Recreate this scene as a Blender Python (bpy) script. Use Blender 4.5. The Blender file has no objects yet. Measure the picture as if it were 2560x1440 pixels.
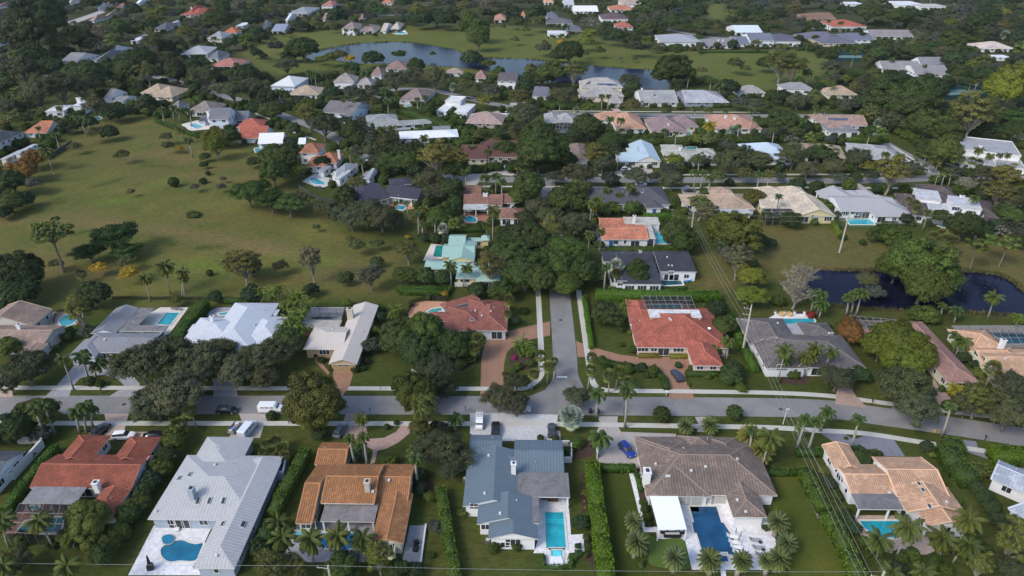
import bpy, math, random
import numpy as np
from mathutils import Vector, Matrix
from mathutils.bvhtree import BVHTree
R=math.radians
random.seed(7); rng=np.random.default_rng(7)
SC=bpy.context.scene
# ---------------------------------------------------------------- camera, sky, sun
CAMH=100.0; PITCH=R(29.1); LENS=24.0
FPX=LENS/36*2560; CP=math.cos(PITCH); SP=math.sin(PITCH)
cd=bpy.data.cameras.new('camera'); cam=bpy.data.objects.new('camera',cd); SC.collection.objects.link(cam)
cam.location=(0,0,CAMH); cam.rotation_euler=(R(90)-PITCH,0,0); cd.lens=LENS; cd.sensor_width=36; cd.clip_end=9000; cd.clip_start=1
SC.camera=cam
SUN_EL=R(42); SUN_AZ=R(232)      # compass-like angle from +Y towards +X: the sun stands behind the camera on the left
w=bpy.data.worlds.new('World'); SC.world=w; w.use_nodes=True
nt=w.node_tree; bg=nt.nodes['Background']
sky=nt.nodes.new('ShaderNodeTexSky'); sky.sky_type='NISHITA'; sky.sun_disc=False
sky.sun_elevation=SUN_EL; sky.sun_rotation=SUN_AZ; sky.air_density=1.2; sky.dust_density=2.0; sky.ozone_density=2.5
nt.links.new(sky.outputs[0],bg.inputs[0]); bg.inputs[1].default_value=0.135
sd=bpy.data.lights.new('sun','SUN'); sun=bpy.data.objects.new('sun',sd); SC.collection.objects.link(sun)
sd.energy=1.3; sd.angle=R(18); sd.color=(1,0.94,0.85)
sdir=Vector((math.sin(SUN_AZ)*math.cos(SUN_EL),math.cos(SUN_AZ)*math.cos(SUN_EL),math.sin(SUN_EL)))
sun.rotation_euler=(-sdir).to_track_quat('-Z','Y').to_euler(); sun.location=(-50,-50,200)
SC.view_settings.view_transform='Standard'; SC.view_settings.look='None'; SC.view_settings.gamma=1
SC.view_settings.exposure=0.84
SC.cycles.max_bounces=5; SC.cycles.transparent_max_bounces=12; SC.cycles.diffuse_bounces=2; SC.cycles.glossy_bounces=2
COL=SC.collection
# ---------------------------------------------------------------- pixel <-> world
def G(u,v,z=0.0):
    dx=(u-1280)/FPX; dy=-(v-720)/FPX
    d=(dx,CP+dy*SP,-SP+dy*CP)
    t=(z-CAMH)/d[2]
    return Vector((d[0]*t,d[1]*t,z))
def Pj(x,y,z):
    a=z-CAMH
    dep=y*CP-a*SP; up=y*SP+a*CP
    return (1280+FPX*x/dep, 720-FPX*up/dep, dep)
TILES={r+str(c+1):(640*c,360*i) for i,r in enumerate('ABCD') for c in range(4)}
def tp(tile,x,y):
    o=TILES[tile]; return (o[0]+x/4.0,o[1]+y/4.0)
def GT(tile,x,y,z=0.0): return G(*tp(tile,x,y),z)
def nums(s): return [float(a) for a in s.replace(',',' ').split()]
def pts(tile,s,z=0.0):
    n=nums(s); return [GT(tile,n[i],n[i+1],z) for i in range(0,len(n),2)]
def smooth_closed(P,k=5):
    out=[];n=len(P)
    for i in range(n):
        a,b,c,d=P[i-1],P[i],P[(i+1)%n],P[(i+2)%n]
        for j in range(k):
            t=j/k; out.append(0.5*((2*b)+(c-a)*t+(2*a-5*b+4*c-d)*t*t+(3*b-3*c+d-a)*t**3))
    return out
def smooth_open(P,k=6):
    Q=[P[0]*2-P[1]]+list(P)+[P[-1]*2-P[-2]]; out=[]
    for i in range(1,len(Q)-2):
        a,b,c,d=Q[i-1],Q[i],Q[i+1],Q[i+2]
        for j in range(k):
            t=j/k; out.append(0.5*((2*b)+(c-a)*t+(2*a-5*b+4*c-d)*t*t+(3*b-3*c+d-a)*t**3))
    out.append(P[-1]); return out
def area2(P): return sum(P[i-1].x*P[i].y-P[i].x*P[i-1].y for i in range(len(P)))
# ---------------------------------------------------------------- mesh helpers
class MB:
    def __init__(s): s.v=[];s.f=[];s.m=[]
    def add(s,vs,fs,mi=0):
        b=len(s.v); s.v+= [tuple(a) for a in vs]; s.f+=[tuple(b+i for i in f) for f in fs]; s.m+=[mi]*len(fs)
    def box(s,c,sx,sy,sz,rz=0,mi=0,top=1.0):
        """box centred at c in x,y, bottom at c.z"""
        co,si=math.cos(rz),math.sin(rz); V=[]
        for z,k in ((0,1.0),(sz,top)):
            for a,b in ((-1,-1),(1,-1),(1,1),(-1,1)):
                x=a*sx/2*k;y=b*sy/2*k; V.append((c[0]+x*co-y*si,c[1]+x*si+y*co,c[2]+z))
        s.add(V,[(0,3,2,1),(4,5,6,7),(0,1,5,4),(1,2,6,5),(2,3,7,6),(3,0,4,7)],mi)
    def prism(s,P,z0,z1,mi=0,bottom=False):
        if area2(P)<0: P=P[::-1]
        n=len(P); V=[(p.x,p.y,z0) for p in P]+[(p.x,p.y,z1) for p in P]
        F=[tuple(range(n,2*n))]+[(i,(i+1)%n,n+(i+1)%n,n+i) for i in range(n)]
        if bottom: F.append(tuple(range(n-1,-1,-1)))
        s.add(V,F,mi)
    def tube(s,P,rad,n=6,mi=0,cap=True):
        P=[Vector(p) for p in P]
        rr=rad if hasattr(rad,'__len__') else [rad]*len(P)
        V=[]
        for i,p in enumerate(P):
            t=(P[min(i+1,len(P)-1)]-P[max(i-1,0)]).normalized()
            a=t.cross(Vector((0,0,1)));
            if a.length<1e-3: a=Vector((1,0,0))
            a.normalize(); b=t.cross(a)
            for k in range(n):
                an=2*math.pi*k/n; V.append(p+(a*math.cos(an)+b*math.sin(an))*rr[i])
        F=[(i*n+k,i*n+(k+1)%n,(i+1)*n+(k+1)%n,(i+1)*n+k) for i in range(len(P)-1) for k in range(n)]
        if cap: F+= [tuple(range(n-1,-1,-1)),tuple((len(P)-1)*n+k for k in range(n))]
        s.add(V,F,mi)
    def mesh(s,name,mats,uv=False,smooth=False):
        me=bpy.data.meshes.new(name); me.from_pydata(s.v,[],s.f)
        for m in (mats if isinstance(mats,(list,tuple)) else [mats]): me.materials.append(m)
        if any(s.m): me.polygons.foreach_set('material_index',s.m)
        if smooth: me.polygons.foreach_set('use_smooth',[True]*len(me.polygons))
        if uv: roof_uv(me)
        me.update(); return me
    def shift(s,o):
        s.v=[(a[0]-o[0],a[1]-o[1],a[2]-o[2]) for a in s.v]; return s
    def build(s,name,mats,parent=None,uv=False,smooth=False,org=None):
        if org is not None: s.shift(org)
        return link(name,s.mesh(name,mats,uv,smooth),parent)
def link(name,me,parent=None,loc=None):
    o=bpy.data.objects.new(name,me); COL.objects.link(o)
    if loc is not None: o.location=loc
    if parent is not None: o.parent=parent
    return o
def tag(o,label=None,cat=None,group=None,kind=None):
    for k,x in (('label',label),('category',cat),('group',group),('kind',kind)):
        if x: o[k]=x
    return o
def empty(name,loc,label=None,cat=None,group=None,rz=0):
    o=bpy.data.objects.new(name,None); COL.objects.link(o); o.location=loc; o.rotation_euler=(0,0,rz); o.empty_display_size=.5
    return tag(o,label,cat,group)
KIDS={}
def copy_tree(o,kids,loc,rz=0,scale=1.0):
    r=o.copy(); COL.objects.link(r); r.location=loc; r.rotation_euler=(0,0,rz); r.scale=(scale,)*3 if not hasattr(scale,'__len__') else scale
    for ch,sub in kids:
        c=ch.copy(); COL.objects.link(c); c.parent=r
        for g in sub:
            d=g.copy(); COL.objects.link(d); d.parent=c
    return r
def roof_uv(me):
    uvl=me.uv_layers.new(name='uv').data
    for p in me.polygons:
        n=p.normal
        h=Vector((-n.y,n.x,0))
        if h.length<0.02: h=Vector((1,0,0)); s=Vector((0,1,0))
        else: h.normalize(); s=n.cross(h)
        for li in p.loop_indices:
            co=me.vertices[me.loops[li].vertex_index].co
            uvl[li].uv=(co.dot(h),co.dot(s))
def np_mesh(name,V,Q,T,mats,tint=None,smoothQ=False):
    """V (n,3); Q (m,4) quads; T (k,3) tris"""
    me=bpy.data.meshes.new(name); V=np.asarray(V,np.float32)
    nq=0 if Q is None else len(Q); ntr=0 if T is None else len(T)
    me.vertices.add(len(V)); me.vertices.foreach_set('co',V.ravel())
    li=np.concatenate([np.asarray(Q,np.int32).ravel() if nq else np.zeros(0,np.int32),np.asarray(T,np.int32).ravel() if ntr else np.zeros(0,np.int32)])
    me.loops.add(len(li)); me.loops.foreach_set('vertex_index',li)
    me.polygons.add(nq+ntr)
    st=np.concatenate([np.arange(nq)*4,nq*4+np.arange(ntr)*3]).astype(np.int32)
    me.polygons.foreach_set('loop_start',st)
    for m in mats: me.materials.append(m)
    me.update(calc_edges=True)
    if tint is not None:
        a=me.attributes.new('tint','FLOAT','POINT'); a.data.foreach_set('value',np.asarray(tint,np.float32))
    me.validate(); return me
# ---------------------------------------------------------------- node materials
class NM:
    def __init__(s,name,rough=.8,spec=.25):
        s.m=bpy.data.materials.new(name); s.m.use_nodes=True; s.nt=s.m.node_tree; s.b=s.nt.nodes['Principled BSDF']
        s.b.inputs['Roughness'].default_value=rough; s.b.inputs['Specular IOR Level'].default_value=spec
    def n(s,t,**k):
        x=s.nt.nodes.new(t)
        for a,b in k.items():
            if a in x.inputs.keys(): x.inputs[a].default_value=b
            else: setattr(x,a,b)
        return x
    def l(s,a,b): s.nt.links.new(a,b)
    def coord(s,which='Object',scale=None):
        c=s.n('ShaderNodeTexCoord').outputs[which]
        if which=='Geo': c=s.n('ShaderNodeNewGeometry').outputs['Position']
        return c
    def pos(s): return s.n('ShaderNodeNewGeometry').outputs['Position']
    def noise(s,vec,scale,detail=3,rough=.55,dist=0):
        x=s.n('ShaderNodeTexNoise'); x.inputs['Scale'].default_value=scale; x.inputs['Detail'].default_value=detail; x.inputs['Roughness'].default_value=rough; x.inputs['Distortion'].default_value=dist
        s.l(vec,x.inputs['Vector']); return x.outputs['Fac']
    def ramp(s,fac,stops,interp='LINEAR'):
        x=s.n('ShaderNodeValToRGB'); cr=x.color_ramp; cr.interpolation=interp
        while len(cr.elements)<len(stops): cr.elements.new(.5)
        for e,(p,c) in zip(cr.elements,stops): e.position=p; e.color=(*c,1) if len(c)==3 else c
        s.l(fac,x.inputs[0]); return x.outputs[0]
    def mix(s,fac,a,b,mode='MIX'):
        x=s.n('ShaderNodeMix'); x.data_type='RGBA'; x.blend_type=mode
        for i,q in ((0,fac),(6,a),(7,b)):
            if isinstance(q,(int,float)): x.inputs[i].default_value=q
            elif isinstance(q,tuple): x.inputs[i].default_value=(*q,1)[:4]
            else: s.l(q,x.inputs[i])
        return x.outputs[2]
    def math(s,op,a,b=0,c=0):
        x=s.n('ShaderNodeMath'); x.operation=op
        for i,q in enumerate((a,b,c)):
            if isinstance(q,(int,float)): x.inputs[i].default_value=q
            else: s.l(q,x.inputs[i])
        return x.outputs[0]
    def base(s,c):
        if isinstance(c,tuple): s.b.inputs['Base Color'].default_value=(*c,1)
        else: s.l(c,s.b.inputs['Base Color'])
        return s
    def bump(s,h,strength=.4,dist=.05):
        x=s.n('ShaderNodeBump'); x.inputs['Strength'].default_value=strength; x.inputs['Distance'].default_value=dist
        s.l(h,x.inputs['Height']); s.l(x.outputs[0],s.b.inputs['Normal'])
MATS={}
def cached(fn):
    def g(*a):
        k=(fn.__name__,)+a
        if k not in MATS: MATS[k]=fn(*a)
        return MATS[k]
    return g
def mul(c,k): return tuple(min(.95,x*k) for x in c)
@cached
def plain(name,c,rough=.7,var=.12,sc=.6):
    m=NM(name,rough); p=m.pos()
    f=m.noise(p,sc,4); m.base(m.mix(f,mul(c,1-var),mul(c,1+var))); return m.m
@cached
def wallmat(c):
    m=NM('stucco',.85); p=m.pos(); f=m.noise(p,.5,5); g=m.noise(p,9,2)
    col=m.mix(f,mul(c,.86),mul(c,1.06)); m.base(m.mix(m.math('MULTIPLY',g,.15),col,mul(c,.6))); m.bump(g,.2,.02); return m.m
def sepuv(m):
    x=m.n('ShaderNodeSeparateXYZ'); u=m.n('ShaderNodeUVMap'); m.l(u.outputs[0],x.inputs[0]); return x.outputs[0],x.outputs[1],u.outputs[0]
@cached
def roofmat(kind,c):
    m=NM('roof_'+kind,.8,.12); U,V,uv=sepuv(m); p=m.pos()
    big=m.noise(p,.16,5,.65); mid=m.noise(p,1.1,4,.6); fine=m.noise(p,5,2)
    def saw(x,period): return m.math('FRACT',m.math('DIVIDE',x,period))
    if kind in('barrel','tile'):
        pu=.42 if kind=='barrel' else .6
        s=m.math('ABSOLUTE',m.math('SUBTRACT',m.math('MULTIPLY',saw(U,pu),2),1)) # 0 centre .. 1 edge
        r=saw(V,.40)
        # each tile its own shade
        vo=m.n('ShaderNodeTexWhiteNoise'); cb=m.n('ShaderNodeCombineXYZ')
        m.l(m.math('FLOOR',m.math('DIVIDE',U,pu)),cb.inputs[0]); m.l(m.math('FLOOR',m.math('DIVIDE',V,.40)),cb.inputs[1]); m.l(cb.outputs[0],vo.inputs[0])
        tone=m.math('ADD',m.math('MULTIPLY',vo.outputs[0],.5),m.math('MULTIPLY',mid,.5))
        col=m.mix(tone,mul(c,.66),mul(c,1.3))
        groove=m.math('MULTIPLY',m.math('POWER',s,5 if kind=='barrel' else 12),.75 if kind=='barrel' else .35)
        col=m.mix(groove,col,mul(c,.32))
        row=m.math('MULTIPLY',m.math('POWER',r,7),.5); col=m.mix(row,col,mul(c,.35))
        st=m.ramp(big,[(.42,(0,0,0)),(.68,(1,1,1))]); col=m.mix(m.math('MULTIPLY',st,.6),col,(c[0]*.42,c[1]*.46,c[2]*.52)); pa=m.noise(p,.55,6,.75,.8); col=m.mix(m.math('MULTIPLY',m.ramp(pa,[(.40,(1,1,1)),(.56,(0,0,0))]),.42),col,(c[0]*.5,c[1]*.52,c[2]*.56)); col=m.mix(m.math('MULTIPLY',m.ramp(pa,[(.54,(0,0,0)),(.68,(1,1,1))]),.45),col,mul(c,1.5))
        m.base(col); m.bump(m.math('SUBTRACT',1,m.math('POWER',s,2)),.9,.08)
    elif kind=='metal':
        s=m.math('ABSOLUTE',m.math('SUBTRACT',m.math('MULTIPLY',saw(U,.62),2),1))
        seam=m.math('GREATER_THAN',s,.84)
        col=m.mix(m.math('ADD',m.math('MULTIPLY',mid,.6),m.math('MULTIPLY',big,.4)),mul(c,.84),mul(c,1.12))
        st=m.noise(p,.7,6,.75,1.5); col=m.mix(m.math('MULTIPLY',m.ramp(st,[(.38,(1,1,1)),(.52,(0,0,0))]),.22),col,mul(c,.6)); col=m.mix(m.math('MULTIPLY',seam,.5),col,mul(c,.42)); m.base(col); m.b.inputs['Roughness'].default_value=.5
        m.bump(seam,.8,.05)
    elif kind=='shingle':
        r=saw(V,.33); vo=m.n('ShaderNodeTexWhiteNoise'); cb=m.n('ShaderNodeCombineXYZ')
        m.l(m.math('FLOOR',m.math('DIVIDE',U,.5)),cb.inputs[0]); m.l(m.math('FLOOR',m.math('DIVIDE',V,.33)),cb.inputs[1]); m.l(cb.outputs[0],vo.inputs[0])
        col=m.mix(m.math('ADD',m.math('MULTIPLY',vo.outputs[0],.4),m.math('MULTIPLY',mid,.6)),mul(c,.72),mul(c,1.25))
        col=m.mix(m.math('MULTIPLY',m.math('POWER',r,4),.4),col,mul(c,.4))
        st=m.ramp(big,[(.45,(0,0,0)),(.7,(1,1,1))]); col=m.mix(m.math('MULTIPLY',st,.35),col,mul(c,1.5))
        m.base(col); m.bump(m.math('SUBTRACT',1,r),.5,.05)
    else: # flat membrane: streaks and puddle stains
        a=m.noise(p,.35,6,.7,1.2); col=m.ramp(a,[(.3,mul(c,.5)),(.48,mul(c,.85)),(.6,mul(c,1.05)),(.75,mul(c,1.3))])
        col=m.mix(m.math('MULTIPLY',fine,.3),col,mul(c,.7)); m.base(col); m.b.inputs['Roughness'].default_value=.6
    return m.m
def foliage_mat(name='foliage',rough=.6):
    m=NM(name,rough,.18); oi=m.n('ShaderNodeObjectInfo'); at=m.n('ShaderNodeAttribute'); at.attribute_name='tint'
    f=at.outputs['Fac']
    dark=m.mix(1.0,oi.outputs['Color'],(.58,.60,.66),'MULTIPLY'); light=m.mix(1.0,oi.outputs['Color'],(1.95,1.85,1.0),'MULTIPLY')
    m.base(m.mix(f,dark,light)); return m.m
FOL=foliage_mat()
def objcol(name,rough=.4,spec=.5,metal=0,coat=0):
    m=NM(name,rough,spec); oi=m.n('ShaderNodeObjectInfo'); m.l(oi.outputs['Color'],m.b.inputs['Base Color']); m.b.inputs['Metallic'].default_value=metal; m.b.inputs['Coat Weight'].default_value=coat; return m.m
def bark(name,c):
    m=NM(name,.9,.1); p=m.coord('Object'); f=m.noise(p,3,4); m.base(m.mix(f,mul(c,.6),mul(c,1.35))); m.bump(f,.5,.05); return m.m
BARK=bark('bark',(.17,.145,.12)); PALMBARK=bark('palm_bark',(.30,.28,.24)); BARKG=bark('pale_bark',(.25,.23,.2))
@cached
def glass(): 
    m=NM('window_glass',.08,.7); m.base(m.mix(m.noise(m.pos(),.8,2),(.012,.015,.02),(.05,.06,.07))); return m.m
@cached
def screenmat():
    m=bpy.data.materials.new('insect_screen'); m.use_nodes=True; nt=m.node_tree; b=nt.nodes['Principled BSDF']; b.inputs['Base Color'].default_value=(.012,.012,.014,1); b.inputs['Roughness'].default_value=.6
    b.inputs['Alpha'].default_value=.42; return m
@cached
def poolwater(c,deep):
    m=NM('pool_water',.06,.5); p=m.pos(); f=m.noise(p,.35,3); g=m.noise(p,3.0,3,.6,1.0)
    col=m.mix(m.ramp(f,[(.3,(0,0,0)),(.7,(1,1,1))]),mul(c,.66),mul(c,1.25)); col=m.mix(m.math('MULTIPLY',g,deep),col,mul(c,1.5)); m.base(col); m.bump(m.noise(p,2.2,3,.6,.5),.25,.03); return m.m
WHITE=(.74,.74,.74); CREAM=(.62,.57,.42); GREYW=(.45,.48,.52)
def mwhite(): return plain('white_paint',(.75,.75,.75),.5)
def mdark(): return plain('dark_metal',(.03,.03,.032),.5)
# ---------------------------------------------------------------- houses
HOUSES=[]; POOLS=[]
LAND=[]      # (x,y,short) landmarks for the labels of plants
CLEAR=[]     # pixel polygons (2560 frame) that far tree planting keeps free
FOOT=[]      # house footprints in world x,y
def win_mesh(w,h,mull=1,pm=None):
    f=MB(); t=.09; d=.07
    f.box((0,-d/2,0),w+2*t,d,t); f.box((0,-d/2,h+t),w+2*t,d,t)
    f.box((-w/2-t/2,-d/2,t),t,d,h); f.box((w/2+t/2,-d/2,t),t,d,h)
    for i in range(mull): f.box((-w/2+w*(i+1)/(mull+1),-d/2,t),.07,d,h)
    p=MB(); p.box((0,-.02,t),w,.03,h)
    return f.mesh('window',mwhite()),p.mesh('pane',pm or glass())
WIN={}
def getwin(k):
    if k not in WIN:
        WIN[k]=win_mesh(*{'w':(1.5,1.25,1),'W':(2.6,1.5,2),'d':(2.8,2.15,1),'s':(.8,1.1,0),'p':(3.0,2.2,0,plain('drawn_blind',(.40,.385,.36)))}[k])
    return WIN[k]
def wing_rect(tile,n,he,rot,three=False):
    if three:
        a,b,c=(GT(tile,n[0],n[1],he),GT(tile,n[2],n[3],he),GT(tile,n[4],n[5],he))
        ex=(b-a); ex.z=0; L=ex.length; ex.normalize(); ey=Vector((-ex.y,ex.x,0)); W=(c-b).dot(ey)
    else:
        a=GT(tile,n[0],n[1],he); c=GT(tile,n[2],n[3],he)
        ex=Vector((math.cos(rot),math.sin(rot),0)); ey=Vector((-ex.y,ex.x,0)); L=(c-a).dot(ex); W=(c-a).dot(ey)
    return a,ex,ey,L,W
class House:
    n=0
    def __init__(s,tile,label,short,kind,col,wall,wings,extras='',rot=None,he=2.9,pitch=21,cat='house',wins=1,rx=None,caps=None,maxrise=4.6):
        s.maxrise=maxrise
        House.n+=1
        s.tile=tile; rot=R(-0.9) if rot is None else R(rot)
        s.jit=(House.n%7)*.011
        rm=roofmat(kind,col); wm=wallmat(wall)
        kindcap=kind in('barrel','tile') if caps is None else caps
        capm=plain('ridge_tiles',mul(col,1.12),.85) if kind!='metal' else plain('ridge_metal',mul(col,1.1),.5)
        roof=MB(); walls=MB(); flat=MB(); flatmat=None
        s.rects=[]; 
        for i,wl in enumerate(wings):
            tk=wl.split(); n=[]; 
            while tk and (tk[0].lstrip('-').replace('.','').isdigit()): n.append(float(tk.pop(0)))
            mode=tk.pop(0); ends='hh'; h=he; pt=pitch; nowall=False; fc=None; cut=0
            for t in tk:
                if t[0]=='e': h=float(t[1:])
                elif t[0]=='p': pt=float(t[1:])
                elif t=='open': nowall=True
                elif t[0]=='c': fc=t[1:]
                else: ends=t
            h0=h+s.jit+i*.017
            a,ex,ey,L,W=wing_rect(tile,n,h0,rot,len(n)==6)
            L=max(L,2.5); W=max(W,2.5)
            if maxrise<3 and W>.85*L and mode in 'xf': W=.85*L
            s.rects.append((a,ex,ey,L,W,h,mode,nowall,ends,pt))
        ctr=sum(((r[0]+r[1]*r[3]/2+r[2]*r[4]/2) for r in s.rects),Vector())/len(s.rects)
        s.o=Vector((ctr.x,ctr.y,0)); s.root=empty('house',s.o,label,cat)
        for i,(a,ex,ey,L,W,h,mode,nowall,ends,pt) in enumerate(s.rects):
            z0=a.z
            P=lambda x,y,z: (a.x+ex.x*x+ey.x*y,a.y+ex.y*x+ey.y*y,z)
            ins=.55 if mode in 'xy' else .25
            if mode in('x','y'):
                A,B=(L,W) if mode=='x' else (W,L)       # ridge along A
                Q=(lambda p,q,z:P(p,q,z)) if mode=='x' else (lambda p,q,z:P(L-q,p,z))
                run=B/2; tn=math.tan(R(pt)); rise=run*tn
                if rise>s.maxrise: tn=s.maxrise/run; rise=s.maxrise
                zr=z0+rise
                hi=[min(run,A/2-.05) if e=='h' else 0 for e in ends]
                e0,e1=hi
                c=[Q(0,0,z0),Q(A,0,z0),Q(A,B,z0),Q(0,B,z0)]; r0=Q(e0,run,zr); r1=Q(A-e1,run,zr)
                roof.add(c+[r0,r1],[(0,1,5,4),(2,3,4,5)])
                for e,tri in ((ends[0],(3,0,4)),(ends[1],(1,2,5))):
                    if e=='h': roof.add(c+[r0,r1],[tri])
                dn=[(q[0],q[1],q[2]-.2) for q in c]
                roof.add(c+dn,[(0,4,5,1),(1,5,6,2),(2,6,7,3),(3,7,4,0),(4,7,6,5)],1)
                if kindcap:
                    def cap(p,q):
                        p=Vector(p);q=Vector(q); t=(q-p).normalized(); sd_=t.cross(Vector((0,0,1))).normalized()*.15
                        up=Vector((0,0,.11)); roof.add([p-sd_,p+up,p+sd_,q-sd_,q+up,q+sd_],[(0,1,4,3),(1,2,5,4),(0,2,1),(3,4,5)],2)
                    cap(r0,r1)
                    for k,e,rr,cc in((0,ends[0],r0,(c[0],c[3])),(1,ends[1],r1,(c[1],c[2]))):
                        for q in cc: cap(rr,q)
                # gable walls + walls
                g=.3
                for e,xx in ((ends[0],g),(ends[1],A-g)):
                    if e=='g' and not nowall:
                        zt=zr-.12; b0=ins; z1=z0-.05+ (ins)*tn-.12
                        a1=Q(xx,b0,z0-.25);a2=Q(xx,B-b0,z0-.25);a3=Q(xx,B-b0,z1);a5=Q(xx,b0,z1);a4=Q(xx,run,zt)
                        t=.12 if xx==g else -.12
                        o2=[Q(xx+t,b0,z0-.25),Q(xx+t,B-b0,z0-.25),Q(xx+t,B-b0,z1),Q(xx+t,run,zt),Q(xx+t,b0,z1)]
                        f1=[a1,a2,a3,a4,a5]
                        walls.add(f1+o2,[(0,1,2,3,4),(9,8,7,6,5)])
                    if e=='g' and not nowall:
                        pass
                gx0=g if ends[0]=='g' else ins; gx1=g if ends[1]=='g' else ins
                if mode=='x': wx0,wx1,wy0,wy1=gx0,L-gx1,ins,W-ins
                else: wx0,wx1,wy0,wy1=ins,L-ins,gx0,W-gx1
            else:
                rise={'f':0.0,'s':W*math.tan(R(pt)),'t':-W*math.tan(R(pt)) ,'p':0.0}[mode]
                th=.22 if mode!='p' else .45
                tgt=flat if mode!='p' and kind!='flat' else flat
                c=[P(0,0,z0),P(L,0,z0),P(L,W,z0+rise),P(0,W,z0+rise)]; dn=[(q[0],q[1],q[2]-th) for q in c]
                flat.add(c,[(0,1,2,3)],0); flat.add(c+dn,[(0,4,5,1),(1,5,6,2),(2,6,7,3),(3,7,4,0),(4,7,6,5)],1)
                if mode=='p':
                    for (x,y,sx,sy) in ((L/2,.12,L,.24),(L/2,W-.12,L,.24),(.12,W/2,.24,W-.48),(L-.12,W/2,.24,W-.48)):
                        q=P(x,y,z0+.002); flat.box(q,sx,sy,.35,math.atan2(ex.y,ex.x),1)
                wx0,wx1,wy0,wy1=ins,L-ins,ins,W-ins
            s.rects[i]=s.rects[i]+((wx0,wx1,wy0,wy1),)
            if nowall:
                # open porch on posts
                post=MB(); npst=max(2,int(L/4)+1)
                for k in range(npst): 
                    x=.4+(L-.8)*k/(npst-1); post_=MB(); post_.box(P(x,.4,0),.28,.28,z0-.2,math.atan2(ex.y,ex.x)); post_.build('column',mwhite(),s.root,org=s.o)
            else:
                c4=[Vector(P(wx0,wy0,0)),Vector(P(wx1,wy0,0)),Vector(P(wx1,wy1,0)),Vector(P(wx0,wy1,0))]
                walls.prism(c4,0,z0-.19-i*.004,bottom=False)
            FOOT.append([Vector(P(-1,-1,0)),Vector(P(L+1,-1,0)),Vector(P(L+1,W+1,0)),Vector(P(-1,W+1,0))])
            pr=[Pj(*P(x,y,z0)) for x,y in((0,0),(L,0),(L,W),(0,W))]
            CLEAR.append([(q[0],q[1]) for q in pr]); 
            zt=z0+ (min(L,W)/2*math.tan(R(pt)) if mode in('x','y') else .3)
            pr=[Pj(*P(x,y,z)) for x,y,z in((0,0,z0-2),(L,0,z0-2),(L*.8,W/2,zt),(L*.2,W/2,zt))]
            CLEAR.append([(q[0],q[1]) for q in pr])
        s.bv=[]
        fascia=plain('fascia',(.6,.59,.57),.6)
        if roof.f:
            V=[Vector(v) for v in roof.v]; s.bv.append(BVHTree.FromPolygons(V,roof.f))
            roof.build('roof',[rm,fascia,capm],s.root,uv=True,org=s.o)
        if flat.f:
            V=[Vector(v) for v in flat.v]; s.bv.append(BVHTree.FromPolygons(V,flat.f))
            fm=roofmat('flat',mul(rx,.8) if rx else ((.22,.22,.23) if kind!='flat' else col))
            flat.build('flat_roof' if roof.f else 'roof',[fm,fascia],s.root,uv=True,org=s.o)
        if walls.f:
            V=[Vector(v) for v in walls.v]; s.wbv=BVHTree.FromPolygons(V,walls.f); walls.build('wall',wm,s.root,org=s.o)
        else: s.wbv=None
        s.wallmat=wm
        if wins: s.autowin(wins)
        s.extra(extras)
        if tile[0]!='A':
            rq=random.Random(House.n)
            for _ in range(rq.choice([2,3,4])):
                r=rq.choice(s.rects); q=r[0]+r[1]*r[3]*rq.uniform(.2,.8)+r[2]*r[4]*rq.uniform(.15,.85)
                hit=None
                for b in s.bv:
                    k=b.ray_cast(Vector((q.x,q.y,30)),Vector((0,0,-1)))
                    if k[0] is not None and (hit is None or k[0].z>hit.z): hit=k[0]
                if hit is None or hit.z<2: continue
                m=MB(); t_=rq.random()
                if t_<.5: m.tube([(0,0,-.1),(0,0,.45)],.09,6); nm_='vent_pipe'
                else: m.box((0,0,-.1),.4,.4,.28,0,0,.8); nm_='roof_vent'
                o=m.build(nm_,plain('vent_grey',(.36,.35,.34),.6),s.root); o.location=hit-s.o
        px=Pj(s.o.x,s.o.y,3); LAND.append((s.o.x,s.o.y,short)); s.px=px; HOUSES.append(s)
    def inside(s,p,skip):
        for j,r in enumerate(s.rects):
            if j==skip or r[7]: continue
            a,ex,ey,L,W=r[:5]; d=p-a; x=d.x*ex.x+d.y*ex.y; y=d.x*ey.x+d.y*ey.y
            if -.3<x<L+.3 and -.3<y<W+.3: return True
        return False
    def put(s,name,k,loc,ang,paneName='pane'):
        f,p=getwin(k); o=link(name,f,s.root,loc-s.o); o.rotation_euler=(0,0,ang)
        q=link(paneName,p,o); return o
    def autowin(s,dens):
        cnt=0
        for j,r in enumerate(s.rects):
            a,ex,ey,L,W,h,mode,nowall,ends,pt,(x0,x1,y0,y1)=r
            if nowall: continue
            sides=[('f',x1-x0)]
            cx=(a+ex*L/2).x
            sides.append(('l' if cx>0 else 'r',y1-y0))
            for sd_,ln in sides:
                n=int(ln/3.6*dens)
                for k in range(n):
                    t=(k+.5)/n
                    if sd_=='f': p=a+ex*(x0+(x1-x0)*t)+ey*(y0-.02); ang=math.atan2(ex.y,ex.x)
                    elif sd_=='l': p=a+ex*(x0-.02)+ey*(y0+(y1-y0)*t); ang=math.atan2(ex.y,ex.x)-math.pi/2
                    else: p=a+ex*(x1+.02)+ey*(y0+(y1-y0)*t); ang=math.atan2(ex.y,ex.x)+math.pi/2
                    p=Vector((p.x,p.y,0))
                    if s.inside(p+ (ey*-.2 if sd_=='f' else Vector()),j): continue
                    if cnt>14: return
                    kk=random.choice('wwWd') if sd_=='f' else random.choice('wws')
                    p.z=.25 if kk=='d' else 1.0
                    if h>4.5 and kk!='d':
                        s.put('window','w',p+Vector((0,0,2.9)),ang)
                    s.put('window',kk,p,ang); cnt+=1
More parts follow.
